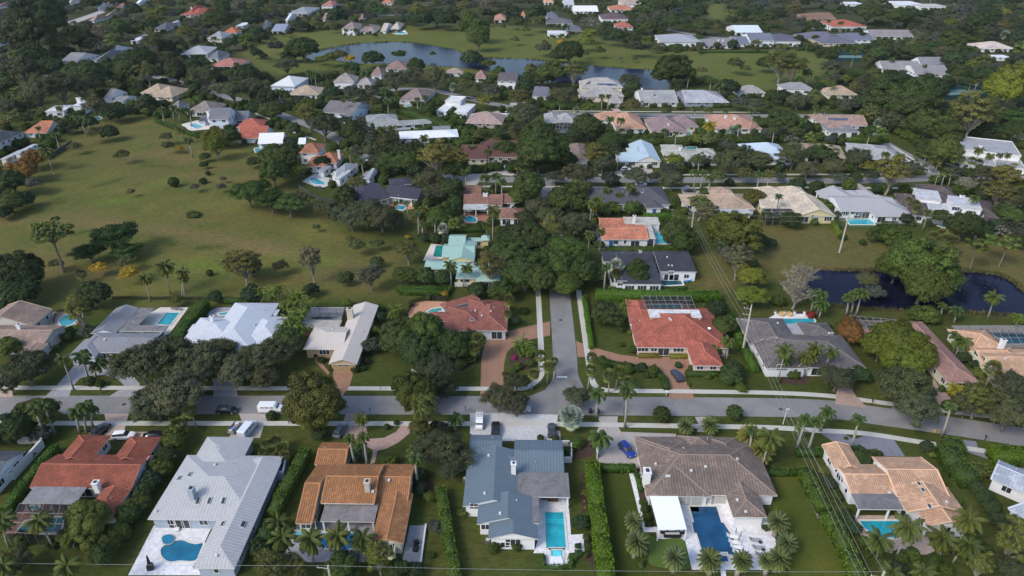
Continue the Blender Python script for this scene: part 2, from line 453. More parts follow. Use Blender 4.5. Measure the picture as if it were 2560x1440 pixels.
    def ray(s,x,y,wall=False):
        u,v=tp(s.tile,x,y); d=G(u,v,0)-Vector((0,0,CAMH)); d.normalize(); best=None
        for b in ([s.wbv] if wall else s.bv):
            if b is None: continue
            h=b.ray_cast(Vector((0,0,CAMH)),d)
            if h[0] is not None and (best is None or h[3]<best[3]): best=h
        return best
    def extra(s,ex):
        for e in ex.split(';'):
            tk=e.split()
            if not tk: continue
            k=tk[0]; n=[float(q) for q in tk[1:]]
            if k=='ch':   # chimney: top pixel, [w,d,colour idx]
                w_=n[2] if len(n)>2 else 1.1; d_=n[3] if len(n)>3 else .9; zt=n[4] if len(n)>4 else 5.6; ci=int(n[5]) if len(n)>5 else 0
                p=GT(s.tile,n[0],n[1],zt); m=MB(); cm=[wallmat((.7,.7,.7)),wallmat((.5,.45,.38)),wallmat((.36,.40,.46)),wallmat((.3,.26,.22))][ci]
                m.box((p.x,p.y,2.4),w_,d_,zt-2.4-.15); c=m.build('chimney',cm,s.root,org=s.o)
                m=MB(); m.box((p.x,p.y,zt-.15),w_+.24,d_+.24,.16); m.build('chimney_cap',cm,c,org=s.o)
                m=MB(); m.box((p.x,p.y,zt+.01),w_*.5,d_*.5,.18); m.build('flue',mdark(),c,org=s.o)
            elif k in('sk','vt','sp','dish','ac'):
                h=s.ray(n[0],n[1])
                if h is None: continue
                q,nn=h[0],h[1]
                if nn.z<0: nn=-nn
                rq=nn.to_track_quat('Z','Y'); hz=Vector((-nn.y,nn.x,0)); 
                if hz.length<.05: hz=Vector((1,0,0))
                hz.normalize(); yy=nn.cross(hz); M=Matrix((hz,yy,nn)).transposed().to_4x4()
                def bx(nm,sx,sy,sz,mat,par=None,off=0,ox=0,oy=0):
                    m=MB(); m.box((ox,oy,off),sx,sy,sz); me=m.mesh(nm,mat)
                    o=link(nm,me,par or s.root)
                    if par is None:
                        o.matrix_local=Matrix.Translation(q-s.o)@M
                    return o
                if k=='sk': o=bx('skylight',n[2] if len(n)>2 else .8,n[3] if len(n)>3 else 1.3,.16,plain('skylight_curb',(.5,.5,.5))); bx('pane',(n[2] if len(n)>2 else .8)-.16,(n[3] if len(n)>3 else 1.3)-.16,.02,glass(),o,.165)
                elif k=='vt': bx('roof_vent',.45,.45,.35,plain('vent_metal',(.5,.5,.5),.5))
                elif k=='ac': bx('roof_unit',1.3,1.2,.8,plain('vent_metal',(.5,.5,.5),.5))
                elif k=='dish':
                    m=MB(); m.tube([(0,0,0),(0,0,.5)],.04); V=[(0,0,.55)]+[(.45*math.cos(t),.45*math.sin(t)*.9-.0,.7+.1*math.sin(t)) for t in np.linspace(0,2*math.pi,13)[:-1]]
                    m.add(V,[(0,i+1,(i+1)%12+1) for i in range(12)]); o=m.build('satellite_dish',mwhite(),s.root); o.location=q-s.o
                else:
                    o=bx('solar_panel',n[2],n[3],.08,solarmat())
            elif k in('gd','dr','w','W','d','s','p'):
                h=s.ray(n[0],n[1],True)
                if h is None: continue
                q,nn=h[0],h[1].copy(); nn.z=0
                if nn.length<.1: continue
                nn.normalize()
                if nn.dot(q)>0: nn=-nn
                ang=math.atan2(nn.y,nn.x)+math.pi/2
                if k in 'wWdsp': s.put('window',k,Vector((q.x,q.y,max(.2,q.z-.6) if k not in 'dp' else .1))+nn*.02,ang)
                elif k=='gd':
                    wd=n[2] if len(n)>2 else 4.8; cc=[(.7,.7,.7),(.35,.24,.13),(.5,.45,.4)][int(n[3]) if len(n)>3 else 0]
                    m=MB()
                    for i in range(4): m.box((0,-.04,.03+i*.55),wd,.08,.53)
                    o=m.build('garage_door',plain('garage_paint',cc,.5),s.root); o.location=Vector((q.x,q.y,0))-s.o+nn*.03; o.rotation_euler=(0,0,ang)
                    m=MB(); m.box((0,-.1,1.0),.4,.04,.06); m.build('handle',mdark(),o)
                elif k=='dr':
                    cc=[(.03,.12,.3),(.25,.13,.07),(.7,.7,.7)][int(n[2]) if len(n)>2 else 0]
                    m=MB(); m.box((0,-.04,.02),1.3,.08,2.25); o=m.build('door',plain('door_paint',cc,.4),s.root); o.location=Vector((q.x,q.y,0))-s.o+nn*.03; o.rotation_euler=(0,0,ang)
                    m=MB(); m.box((.45,-.12,1.0),.06,.08,.2); m.build('handle',mdark(),o)
@cached
def solarmat():
    m=NM('solar_cells',.25,.6); x=m.n('ShaderNodeTexBrick'); m.l(m.coord('Object'),x.inputs[0]); x.inputs['Scale'].default_value=1; x.offset=0
    x.inputs['Color1'].default_value=(.015,.03,.09,1); x.inputs['Color2'].default_value=(.02,.04,.12,1); x.inputs['Mortar'].default_value=(.35,.37,.4,1); x.inputs['Brick Width'].default_value=1.0; x.inputs['Row Height'].default_value=1.6; x.inputs['Mortar Size'].default_value=.05
    m.l(x.outputs[0],m.b.inputs['Base Color']); return m.m
# ---------------------------------------------------------------- ground sheets
def sheet(name,P,z,mat,kind='structure',label=None,cat=None,thick=0,base=0.0):
    m=MB()
    if area2(P)<0: P=P[::-1]
    m.prism(P,base-.02,z)
    o=m.build(name,mat)
    if kind: o['kind']=kind
    if label: tag(o,label,cat)
    return o
def ribbon(P,w,k=6):
    Q=smooth_open(P,k) if len(P)>2 else P; L=[];Rr=[]
    for i,p in enumerate(Q):
        t=(Q[min(i+1,len(Q)-1)]-Q[max(i-1,0)]); t.z=0; t.normalize(); n=Vector((-t.y,t.x,0))
        L.append(p+n*w/2); Rr.append(p-n*w/2)
    return L,Rr,Q
def road(name,P,w,z,mat,kind='structure',base=-.02):
    L,Rr,Q=ribbon(P,w); n=len(L); V=[(p.x,p.y,z) for p in L]+[(p.x,p.y,z) for p in Rr]+[(p.x,p.y,base) for p in L]+[(p.x,p.y,base) for p in Rr]
    F=[(i,n+i,n+i+1,i+1) for i in range(n-1)]+[(i,i+1,2*n+i+1,2*n+i) for i in range(n-1)]+[(n+i,3*n+i,3*n+i+1,n+i+1) for i in range(n-1)]
    m=MB(); m.add(V,F); o=m.build(name,mat); o['kind']=kind; return o
# pools ------------------------------------------------------
def pool(tile,poly,label,col=(.03,.27,.33),smooth=False,spa=None,steps=None,coping=(.6,.57,.52),z=.06):
    P=pts(tile,poly); 
    if smooth: P=smooth_closed(P)
    if area2(P)<0: P=P[::-1]
    c=sum(P,Vector())/len(P); root=empty('swimming_pool',c,label,'swimming pool')
    n=len(P); out=[]
    for i in range(n):
        a=(P[i]-P[i-1]).normalized(); b=(P[(i+1)%n]-P[i]).normalized(); na=Vector((a.y,-a.x,0)); nb=Vector((b.y,-b.x,0)); k=(na+nb); k.normalize(); d=max(.5,k.dot(na)); out.append(P[i]+k*(.38/d))
    m=MB(); V=[(p.x,p.y,z+.10) for p in P]+[(p.x,p.y,z+.10) for p in out]+[(p.x,p.y,z-.05) for p in P]+[(p.x,p.y,0) for p in out]
    m.add(V,[(i,n+i,n+(i+1)%n,(i+1)%n) for i in range(n)]+[(n+i,3*n+i,3*n+(i+1)%n,n+(i+1)%n) for i in range(n)]+[(i,(i+1)%n,2*n+(i+1)%n,2*n+i) for i in range(n)])
    m.build('coping',plain('coping_stone',coping,.7),root,org=c)
    m=MB(); m.add([(p.x,p.y,z+.02) for p in P],[tuple(range(n))]); m.build('water',poolwater(col,.25),root,org=c)
    if spa:
        Q=pts(tile,spa); Q=smooth_closed(Q) if len(Q)>4 else Q
        if area2(Q)<0: Q=Q[::-1]
        cc=sum(Q,Vector())/len(Q); m=MB(); m.prism([cc+(q-cc)*1.12 for q in Q],0,z+.16); sp=m.build('spa',plain('coping_stone',mul(coping,.6),.6),root,org=c)
        m=MB(); m.add([(q.x,q.y,z+.18) for q in Q],[tuple(range(len(Q)))]); m.build('spa_water',poolwater(mul(col,1.25),.3),sp,org=c)
    if steps:
        for st in steps.split('|'):
            Q=pts(tile,st); m=MB(); m.prism(Q,0,z+.024); m.build('step',poolwater(mul(col,1.5),.2),root,org=c)
    CLEAR.append([Pj(p.x,p.y,0)[:2] for p in P]); FOOT.append(out); POOLS.append(P)
    return root
def cage(tile,poly,label,z=3.0,bars=6):
    """screen enclosure: poly = FL FR BR BL at top height"""
    P=pts(tile,poly,z); c=sum(P,Vector())/4; root=empty('pool_enclosure',Vector((c.x,c.y,0)),label,'screen enclosure'); o=Vector((c.x,c.y,0))
    m=MB(); V=[(p.x,p.y,z) for p in P]+[(p.x,p.y,.05) for p in P]
    m.add(V,[(0,1,2,3),(0,4,5,1),(1,5,6,2),(2,6,7,3),(3,7,4,0)]); m.build('screen',screenmat(),root,org=o)
    fr=MB(); r=.06
    def lerp(a,b,t): return a+(b-a)*t
    for i in range(4): fr.tube([P[i],P[(i+1)%4]],r,4); fr.tube([P[i],Vector((P[i].x,P[i].y,0))],r,4)
    for k in range(1,bars):
        t=k/bars; a=lerp(P[0],P[1],t); b=lerp(P[3],P[2],t); fr.tube([a,b],r,4); fr.tube([a,(a.x,a.y,0)],r,4); fr.tube([b,(b.x,b.y,0)],r,4)
    for k in (1,2):
        a=lerp(P[0],P[3],k/3); b=lerp(P[1],P[2],k/3); fr.tube([a,b],r,4)
    fr.build('frame',plain('cage_frame',(.22,.21,.2),.5),root,org=o)
    CLEAR.append([Pj(p.x,p.y,z)[:2] for p in P])
# ---------------------------------------------------------------- plants
def ico(sub=1):
    import bmesh
    bm=bmesh.new(); bmesh.ops.create_icosphere(bm,subdivisions=sub,radius=1.0); V=np.array([v.co[:] for v in bm.verts]); T=np.array([[v.index for v in f.verts] for f in bm.faces]); bm.free(); return V,T
ICO1=ico(1); ICO2=ico(2)
def unit(a): return a/np.maximum(np.linalg.norm(a,axis=1,keepdims=True),1e-6)
def cards(P,N,s,jit=.55,asp=.7):
    """leaf clusters: a folded diamond at every point, facing about N"""
    k=len(P); N=unit(N+rng.normal(size=(k,3))*jit); A=unit(np.cross(N,rng.normal(size=(k,3)))); B=np.cross(N,A)
    s=np.broadcast_to(s,(k,))*rng.uniform(.6,1.35,k); sA=(s)[:,None]*A; sB=(s*asp)[:,None]*B; dn=N*(s*.25)[:,None]
    V=np.stack([P-sA-dn,P-sB,P+sA-dn,P+sB],1).reshape(-1,3); Q=np.arange(4*k).reshape(k,4); return V,Q
def crown_arrays(kind,seed,quality=1.0):
    """canonical crown: radius 1 round the origin. returns V,Q,T,tint"""
    global rng
    rng=np.random.default_rng(seed); r=rng
    VV=[];QQ=[];TT=[];TN=[];off=0
    def addc(V,Q=None,T=None,t=0.5):
        nonlocal off
        VV.append(V); 
        if Q is not None: QQ.append(Q+off)
        if T is not None: TT.append(T+off)
        TN.append(np.broadcast_to(t,(len(V),))); off+=len(V)
    K=dict(oak=(90,.62,.11,.21,160,.028,.10,.70,.15),dense=(74,.74,.15,.27,200,.034,.45,.92,.32),
           airy=(50,.85,.12,.22,130,.034,.0,.6,.3),layer=(60,.46,.15,.27,180,.032,.15,.7,.2),
           pine=(17,.8,.13,.24,150,.05,.0,.62,.0),bush=(30,.85,.25,.36,160,.065,.8,1,.5),
           bare=(30,.65,.12,.22,26,.035,.0,.8,.0),ball=(40,.95,.2,.25,170,.05,.95,1,.9))[kind]
    n,vs,r0,r1,per,cs,core,rin,low=K
    per=int(per*quality)
    if quality<.8: cs=cs/quality**.5
    # uneven outline: radius varies with direction
    ph=r.uniform(0,6.28,4); am=r.uniform(.04,.16,4) if kind not in('ball',) else np.zeros(4)
    g=np.arange(n)+.5; cz=1-(1+low)*g/n; ang=g*2.39996+r.uniform(0,6.28)
    cz=np.clip(cz+r.normal(size=n)*.06,-low,1); rad=np.sqrt(np.maximum(0,1-cz**2))
    R_=(r.uniform(rin*.85,1,n) if kind not in('ball','bush') else np.full(n,.93))*(1-((r0+r1)/2)*.75)
    for j in range(4): R_=R_*(1+am[j]*np.cos((j+1)*ang+ph[j]))
    C=np.stack([rad*np.cos(ang)*R_,rad*np.sin(ang)*R_,cz*vs*R_],1)
    if kind in('layer',): C[:,2]=np.round(C[:,2]*4)/4+r.normal(size=n)*.03
    if kind in('pine',): C=C*np.array([1,1,1])+np.stack([np.zeros(n),np.zeros(n),-.25*rad],1)
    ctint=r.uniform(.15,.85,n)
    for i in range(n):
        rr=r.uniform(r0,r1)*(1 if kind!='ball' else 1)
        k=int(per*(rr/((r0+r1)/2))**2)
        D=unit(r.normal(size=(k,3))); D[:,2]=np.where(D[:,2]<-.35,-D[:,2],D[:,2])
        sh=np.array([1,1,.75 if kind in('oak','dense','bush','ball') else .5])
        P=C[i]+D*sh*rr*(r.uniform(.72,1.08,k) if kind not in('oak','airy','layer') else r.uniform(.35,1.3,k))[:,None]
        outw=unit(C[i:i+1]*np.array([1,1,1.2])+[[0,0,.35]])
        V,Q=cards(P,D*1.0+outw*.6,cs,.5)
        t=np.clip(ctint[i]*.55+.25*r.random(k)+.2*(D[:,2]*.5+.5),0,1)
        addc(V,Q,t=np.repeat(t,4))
        if r.random()<core:
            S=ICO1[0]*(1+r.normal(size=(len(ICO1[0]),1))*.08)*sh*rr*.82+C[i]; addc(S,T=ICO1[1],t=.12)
    # inner twigs fill so that the crown is not hollow
    k=int(per*6*(.3 if kind in('bare','airy','pine') else 1))
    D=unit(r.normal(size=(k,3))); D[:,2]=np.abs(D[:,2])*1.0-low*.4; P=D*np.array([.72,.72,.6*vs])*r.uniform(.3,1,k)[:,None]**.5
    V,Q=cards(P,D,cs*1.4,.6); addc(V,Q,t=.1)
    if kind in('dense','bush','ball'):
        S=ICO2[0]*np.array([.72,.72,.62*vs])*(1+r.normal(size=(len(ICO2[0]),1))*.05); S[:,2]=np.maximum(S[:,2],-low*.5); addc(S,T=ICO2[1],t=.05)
    T=np.concatenate(TT) if TT else None
    return np.concatenate(VV),np.concatenate(QQ),T,np.concatenate(TN),C
def branches(C,hb,kind,seed):
    """trunk and limbs: canonical crown radius 1 centred at z=0, ground at z=-hb"""
    r=random.Random(seed); m=MB(); fork=-hb+hb*(.32 if kind!='pine' else .75)
    b=(r.uniform(-.05,.05),r.uniform(-.05,.05),-hb); f=(r.uniform(-.06,.06),r.uniform(-.06,.06),fork)
    m.tube([b,((b[0]+f[0])/2+.02,(b[1]+f[1])/2,(-hb+fork)/2),f],[.075,.055,.05],7)
    idx=list(range(len(C))); r.shuffle(idx)
    for i in idx[:(22 if kind in('bare','pine','airy') else 11)]:
        c=C[i]; mid=((f[0]*.6+c[0]*.4),(f[1]*.6+c[1]*.4),f[2]*.5+c[2]*.5+.02)
        m.tube([f,mid,tuple(c)],[.036,.02,.007],5)
        if kind in('bare','airy','pine'):
            for k in range(6 if kind=='bare' else 2):
                e=(c[0]+r.uniform(-.25,.25),c[1]+r.uniform(-.25,.25),c[2]+r.uniform(-.05,.25)); m.tube([mid if k%2 else tuple(c),((mid[0]+e[0])/2,(mid[1]+e[1])/2,(mid[2]+e[2])/2+.05),e],[.012,.009,.004],4)
    return m
NV={}
SHAPE={'w':('oak',1.15),'z':('oak',1.15),'v':('oak',1.05),'O':('oak',.85),'F':('dense',.85),'G':('dense',.95),'L':('oak',.9),'W':('airy',1.25),'B':('bare',1.0),'N':('pine',2.0),'Y':('airy',1.15),'R':('dense',.85),'K':('layer',.8),'S':('bush',.62),'b':('bush',.62),'t':('ball',.9),'Z':('airy',1.25)}
COLR={'w':(.070,.078,.026),'z':(.078,.080,.062),'v':(.26,.17,.02),'O':(.047,.055,.038),'F':(.025,.042,.016),'G':(.035,.054,.016),'L':(.085,.10,.018),'W':(.078,.085,.028),'B':(.12,.115,.09),'N':(.080,.105,.026),'Y':(.26,.17,.02),'R':(.15,.072,.024),'K':(.026,.055,.016),'S':(.034,.058,.011),'b':(.034,.055,.014),'t':(.032,.048,.013),'Z':(.082,.083,.062)}
WORD={'w':'young olive tree with a loose crown','z':'small grey-brown twiggy tree','v':'small yellow-leaved tree','O':'grey-green oak-like tree','F':'dense dark green tree','G':'full green tree','L':'yellow-green leafy tree','W':'thin olive tree with an open crown','B':'nearly bare grey tree','N':'tall sparse pine tree','Y':'small yellow-leaved tree','R':'rust-coloured round tree','K':'wide dark tree with feathery layers','S':'low clipped green bush','b':'low dark green bush','t':'clipped ball-shaped tree','Z':'grey-brown thin tree'}
NV={'oak':7,'dense':7,'airy':4,'layer':3,'pine':3,'bush':4,'bare':3,'ball':2}
PROTO={}
def tree_proto(k,vi):
    sh,hb=SHAPE[k]; key=(sh,hb,vi)
    if key not in PROTO:
        sd_=hash((sh,vi))%9973 if False else (sum(map(ord,sh))*31+vi*17)
        V,Q,T,t,C=crown_arrays(sh,sd_)
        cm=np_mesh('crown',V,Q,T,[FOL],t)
        tr=None
        if sh not in('bush',): tr=branches(C,hb,sh,sd_).mesh('trunk',BARKG if sh in('bare','airy') else BARK)
        PROTO[key]=(cm,tr)
    return PROTO[key]
TREES=[]   # dicts, built later
def treeat(tile,k,x,y,r,cn=None,hk=1.0):
    """crown centre (x,y) and half width r in tile pixels"""
    if k in 'WZY' and r<125: k={'W':'w','Z':'z','Y':'v'}[k]
    u,v=tp(tile,x,y); rp=r/4.0
    hb=SHAPE[k][1]*hk; hand=tile
    z=3.0
    for _ in range(6):
        g=G(u,v,z); dep=Pj(g.x,g.y,z)[2]; Rm=rp*dep/FPX; z=min(Rm*hb,30)
    TREES.append(dict(k=k,x=g.x,y=g.y,z=z,R=Rm,u=u,v=v,rp=rp,col=cn,hk=hk,tile=tile))
def TS(tile,s):
    for e in s.replace('\n',';').split(';'):
        tk=e.split()
        if len(tk)<4: continue
        for i in range(0,len(tk)-3,4): treeat(tile,tk[i],float(tk[i+1]),float(tk[i+2]),float(tk[i+3]))
# palms ------------------------------------------------------
def frond(m,L,el,az,droop,nl,ll,wd,vee=.5,twist=0,start=0.12,r=None,fan=False):
    """pinnate frond as quads; returns arrays"""
    n=9; pts_=[]; p=np.array([0,0,0.]); a=el; st=L/n; ca,sa=math.cos(az),math.sin(az)
    P=[p.copy()]
    for i in range(n):
        p=p+st*np.array([math.cos(a)*ca,math.cos(a)*sa,math.sin(a)]); a-=droop/n*(1+i/n); P.append(p.copy())
    P=np.array(P); side=np.array([-sa,ca,0.])
    Vs=[];
    for i in range(nl):
        t=start+(1-start)*(i+.5)/nl; f=t*n; j=min(int(f),n-1); q=P[j]*(1-(f-j))+P[j+1]*(f-j); tg=P[j+1]-P[j]; tg/=np.linalg.norm(tg)
        up=np.cross(tg,side); up=up if up[2]>0 else -up
        l=ll*math.sin(math.pi*min(1,(t*.85+.13)))**.6
        for s_ in(-1,1):
            d=side*s_*1.0+tg*.75-up*(vee*(r.uniform(.6,1.4)))+np.array([0,0,-.25]); d=d/np.linalg.norm(d)*l
            wv=tg*wd
            Vs+= [q-wv*.5,q+wv*.5,q+d+wv*.18,q+d-wv*.18]
    rw=.045*L/3
    for j in range(n):
        w0=side*rw*(1-j/n*.8); w1=side*rw*(1-(j+1)/n*.8); Vs+=[P[j]-w0,P[j]+w0,P[j+1]+w1,P[j+1]-w1]
    return Vs,4*n
def fanleaf(base,tip,rad,r,nseg=12):
    kind_s=rad<1
    base=np.array(base);tip=np.array(tip); d=tip-base; d/=np.linalg.norm(d); a=np.cross(d,[0,0,1.]); a/=max(1e-6,np.linalg.norm(a)); up=np.cross(a,d)
    Vs=[]; w=a*.02; Vs+=[base-w,base+w,tip+w,tip-w]
    for i in range(nseg):
        th=(-1.15+2.3*(i+.5)/nseg)*1.35; dd=d*math.cos(th)+a*math.sin(th)-up*.25*abs(math.sin(th))+up*(.07 if i%2 else -.07); e=np.cross(dd,up); e/=np.linalg.norm(e); wv=e*rad*(.11 if kind_s else .15)
        Vs+=[tip,tip+dd*rad*.55-wv,tip+dd*rad,tip+dd*rad*.55+wv]
    return Vs
def palm_crown(kind,seed):
    r=random.Random(seed); V=[];tn=[]
    def fr(L,el,az,dr,nl,ll,wd,vee,t):
        v,nr=frond(None,L,el,az,dr,nl,ll,wd,vee,r=r); V.extend(v); k=len(v); tn.extend([t+r.uniform(-.05,.05)]*(k-nr)+[min(1,t+.5)]*nr)
    if kind=='coconut':
        for i in range(24): 
            f=i/24; fr(r.uniform(3.6,4.5),1.25-1.75*f+r.uniform(-.12,.12),i*2.4+r.uniform(-.2,.2),r.uniform(1.2,1.8),30,1.0,.22,.9,.25+.6*f)
    elif kind=='royal':
        for i in range(17):
            f=i/17; fr(r.uniform(3.1,3.8),1.3-1.35*f,i*2.4+r.uniform(-.2,.2),r.uniform(1.5,2.0),28,.95,.22,.7,.2+.35*f)
    elif kind=='date':
        for i in range(64):
            f=i/64; fr(r.uniform(2.7,3.2),1.4-1.95*f,i*2.4,r.uniform(.7,1.0),24,.5,.16,.3,.15+.8*max(0,f-.45)*1.6)
    elif kind=='areca':
        for i in range(46):
            f=i/46; v,nr=frond(None,r.uniform(1.9,2.7),1.4-1.5*f+r.uniform(-.2,.2),i*2.4,1.4,16,.5,.13,.5,r=r); ox=np.array([r.gauss(0,.7),r.gauss(0,.7),r.uniform(-1.3,.3)]); V.extend([q+ox for q in v]); tn.extend([.2+.6*r.random()]*len(v))
    elif kind in('sabal','bismarck'):
        n=46 if kind=='sabal' else 34; pl=(.75,1.1) if kind=='sabal' else (1.0,1.6); rad=.75 if kind=='sabal' else 1.15
        for i in range(n):
            f=(i+.5)/n; el=1.45-2.25*f; az=i*2.4; l=r.uniform(*pl); tip=(l*math.cos(el)*math.cos(az),l*math.cos(el)*math.sin(az),l*math.sin(el)); v=fanleaf((0,0,0),tip,rad*r.uniform(.85,1.1),r); V.extend(v); tn.extend([r.uniform(.15,.6)+.3*(f>.75)]*len(v))
    V=np.array(V); Q=np.arange(len(V)).reshape(-1,4); return np_mesh('crown',V,Q,None,[FOL],np.clip(tn,0,1))
PK={'c':('coconut',(.058,.074,.022),'coconut palm',9,4),'q':('royal',(.045,.074,.022),'feather palm',8,3),'d':('date',(.085,.105,.04),'date palm',3.2,3),'s':('sabal',(.09,.105,.038),'cabbage palm',6,2),
    'm':('bismarck',(.21,.245,.27),'silver fan palm',3.6,2),'a':('areca',(.055,.085,.016),'clustering palm',3.4,3),'y':('coconut',(.16,.14,.02),'yellowing palm',6,2)}
PALMP={}
PALMS=[]
def palmat(tile,k,x,y,r=None,h=None,base=None):
    """crown centre, crown half width (tile pixels), optional trunk height or trunk base pixel"""
    kn,c,w_,hd,nv=PK[k]; nat={'coconut':3.9,'royal':3.3,'date':2.9,'sabal':1.75,'bismarck':2.3,'areca':2.6}[kn]
    u,v=tp(tile,x,y)
    if base is not None:
        b=GT(tile,base[0],base[1]); lo,hi=1,25
        for _ in range(30):
            z=(lo+hi)/2
            # height where the head at the base's distance projects on v
            if Pj(b.x,b.y,z)[1]>v: lo=z
            else: hi=z
        hd_=z; g=G(u,v,z); lean=(g.x-b.x,0)
    else:
        hd_=h or hd; g=G(u,v,hd_); b=Vector((g.x+random.uniform(-.5,.5),g.y+random.uniform(-.4,.4),0)); lean=(g.x-b.x,g.y-b.y)
    sc=1.0
    if r: sc=(r/4.0)*Pj(g.x,g.y,hd_)[2]/FPX/nat; sc=min(max(sc,.55),1.7)
    PALMS.append(dict(k=k,x=b.x,y=b.y,h=hd_,lean=lean,sc=sc,u=u,v=v,rp=sc*nat*FPX/Pj(g.x,g.y,hd_)[2]))
def PS(tile,s):
    for e in s.replace('\n',';').split(';'):
        tk=e.split()
        if len(tk)<3: continue
        n=[float(q) for q in tk[1:]]
        if len(n)==2: palmat(tile,tk[0],n[0],n[1])
        elif len(n)==3: palmat(tile,tk[0],n[0],n[1],n[2])
        elif len(n)==4: palmat(tile,tk[0],n[0],n[1],n[2],n[3])
        elif len(n)==5: palmat(tile,tk[0],n[0],n[1],n[2],None,(n[3],n[4]))
# hedges -----------------------------------------------------
HEDGES=[]
def hedge(tile,s,w=1.4,h=2.2,label='green clipped hedge',col=(.035,.075,.014),z=None):
    Pp=pts(tile,s,h if z is None else z); Pp=[Vector((p.x,p.y,0)) for p in Pp]; V=[];N=[]
    c=sum(Pp,Vector())/len(Pp); cv=MB()
    for a,b in zip(Pp[:-1],Pp[1:]):
        t=(b-a); L=t.length; t.normalize(); n=Vector((-t.y,t.x,0)); k=int(L*(w+2*h)*(20 if L*w<80 else 14)); k=min(k,9000)
        for i in range(k):
            q=rng.random(); x=rng.uniform(-.1,L+.1); tot=w+2*h
            if q<w/tot: V.append(a+t*x+n*rng.uniform(-w/2,w/2)+Vector((0,0,h*rng.uniform(.93,1.04)))); N.append((0,0,1))
            else:
                s_=1 if q>(w+h)/tot else -1; V.append(a+t*x+n*s_*w/2*rng.uniform(.92,1.08)+Vector((0,0,h*rng.random()))); N.append(tuple(n*s_))
        for e,d in((a,-1),(b,1)):
            for i in range(int(w*h*20)): V.append(e+t*d*.1+n*rng.uniform(-w/2,w/2)+Vector((0,0,h*rng.random()))); N.append(tuple(t*d))
        cv.box((*((a+b)/2)[:2],0),L,w*.88,h*.95,math.atan2(t.y,t.x))
    Vn=np.array([v[:] for v in V])-np.array(c); low=np.sin(Vn[:,0]*.9)*np.cos(Vn[:,1]*.8)*.5+.5
    Nn=np.array(N); Vn=Vn+Nn*(rng.normal(size=(len(Nn),1))*.05)+Nn*((low-.5)*.18)[:,None]
    Va,Q=cards(Vn,Nn,.16,.6); t=np.clip(np.repeat(.25+.4*rng.random(len(Vn))+.25*low,4),0,1)
    base=np.array(cv.v)-np.array(c); off=len(Va); Qc=np.array(cv.f)+off
    me=np_mesh('hedge',np.concatenate([Va,base]),np.concatenate([Q,Qc]),None,[FOL],np.concatenate([t,np.full(len(base),.1)]))
    o=link('hedge',me,None,c); j=random.uniform(.9,1.1); o.color=(*mul(col,j),1); tag(o,label,'hedge','clipped hedges between the gardens'); HEDGES.append(o)
    return o
# colours -----------------------------------------------------
TERRA=(.29,.095,.062); ORANGE=(.42,.20,.10); PEACH=(.56,.34,.21); TAUPE=(.20,.165,.15); SLATE=(.055,.057,.075); GREYR=(.21,.21,.22); LGREY=(.40,.40,.42); BROWN=(.24,.155,.13); TANR=(.46,.35,.25); WHITER=(.70,.71,.74); CREAMR=(.60,.52,.40)
WW=(.70,.71,.73); CW=(.58,.54,.42); BW=(.45,.49,.54)
H=House
# ---- nearest row
H('D1','red barrel-tiled house with a white octagonal chimney and a grey patio roof','red barrel-tiled house','barrel',TERRA,(.5,.52,.55),
  ['300 557 1540 232 x gg','560 300 1115 32 y gh','1110 300 1620 48 y gh','850 820 1310 575 y hg','215 712 870 560 s open p4 cflat'],
  'ch 950 500 1.0 1.0 4.9 0;vt 890 630;w 1370 500;w 1480 300;s 1240 715;s 1310 595')
H('D1','dark grey tiled house behind a white wall at the lower corner','dark grey tiled corner house','tile',(.10,.10,.115),WW,['-700 560 250 190 x gg'],'')
H('D1','large silver metal-roofed house wrapped round a white pool terrace','large silver metal-roofed house','metal',(.42,.42,.43),(.36,.42,.50),
  ['1475 872 2830 240 x hh','1850 420 2540 52 y hh','1927 1362 2815 296 y hg p20','2180 1100 2450 985 x hh p10'],
  'ch 1905 560 .9 1.3 6.6 2;sk 1980 690 .7 1.4;sk 2095 690 .7 1.4;sk 2235 690 .7 1.4;sk 1900 430 1.2 .8;sk 1795 465 1.2 .8;sk 2230 920 1.2 .7;sk 2430 925 1.4 .8;vt 2150 330;vt 1565 800;vt 2165 1240;s 2165 1385;d 1740 860;d 1800 860;d 1880 860;d 2050 860;d 2110 860',wins=.6,pitch=17)
H('D2','weathered orange barrel-tiled house with a cream chimney and palms at its pool','weathered orange barrel-tiled house','barrel',(.35,.165,.075),(.60,.56,.46),
  ['590 328 960 104 x gg','400 915 760 330 x gg','1180 725 1592 322 x gg','650 712 1280 322 x gg e4.0','1150 1108 1570 620 y gg','640 892 1225 730 s open p5'],
  'ch 1108 490 .9 1.1 7.2 1;vt 1170 600;vt 1330 487;W 525 940;W 1310 1140;d 750 905;w 880 905',rx=(.27,.25,.25),pitch=19)
H('D2','blue-grey metal-roofed white house with a long turquoise pool','blue-grey metal-roofed house','metal',(.125,.165,.20),(.74,.74,.74),
  ['2130 207 2465 30 x gg','2067 742 2680 200 y gg','2110 400 2800 172 x gg','2580 405 3060 82 x gg','2208 920 2815 655 y gg','2320 1065 2815 880 y gg','2510 645 3122 408 f e3.2 open','2500 910 2825 640 f e3.15'],
  'ch 2575 310 .9 .9 6.2 0;vt 2330 240;vt 2290 618;vt 2445 820;w 2180 745;w 2295 950;w 2490 1130;s 3000 155;d 2700 670;d 2810 670',rx=(.24,.23,.235),pitch=17,wins=.5)
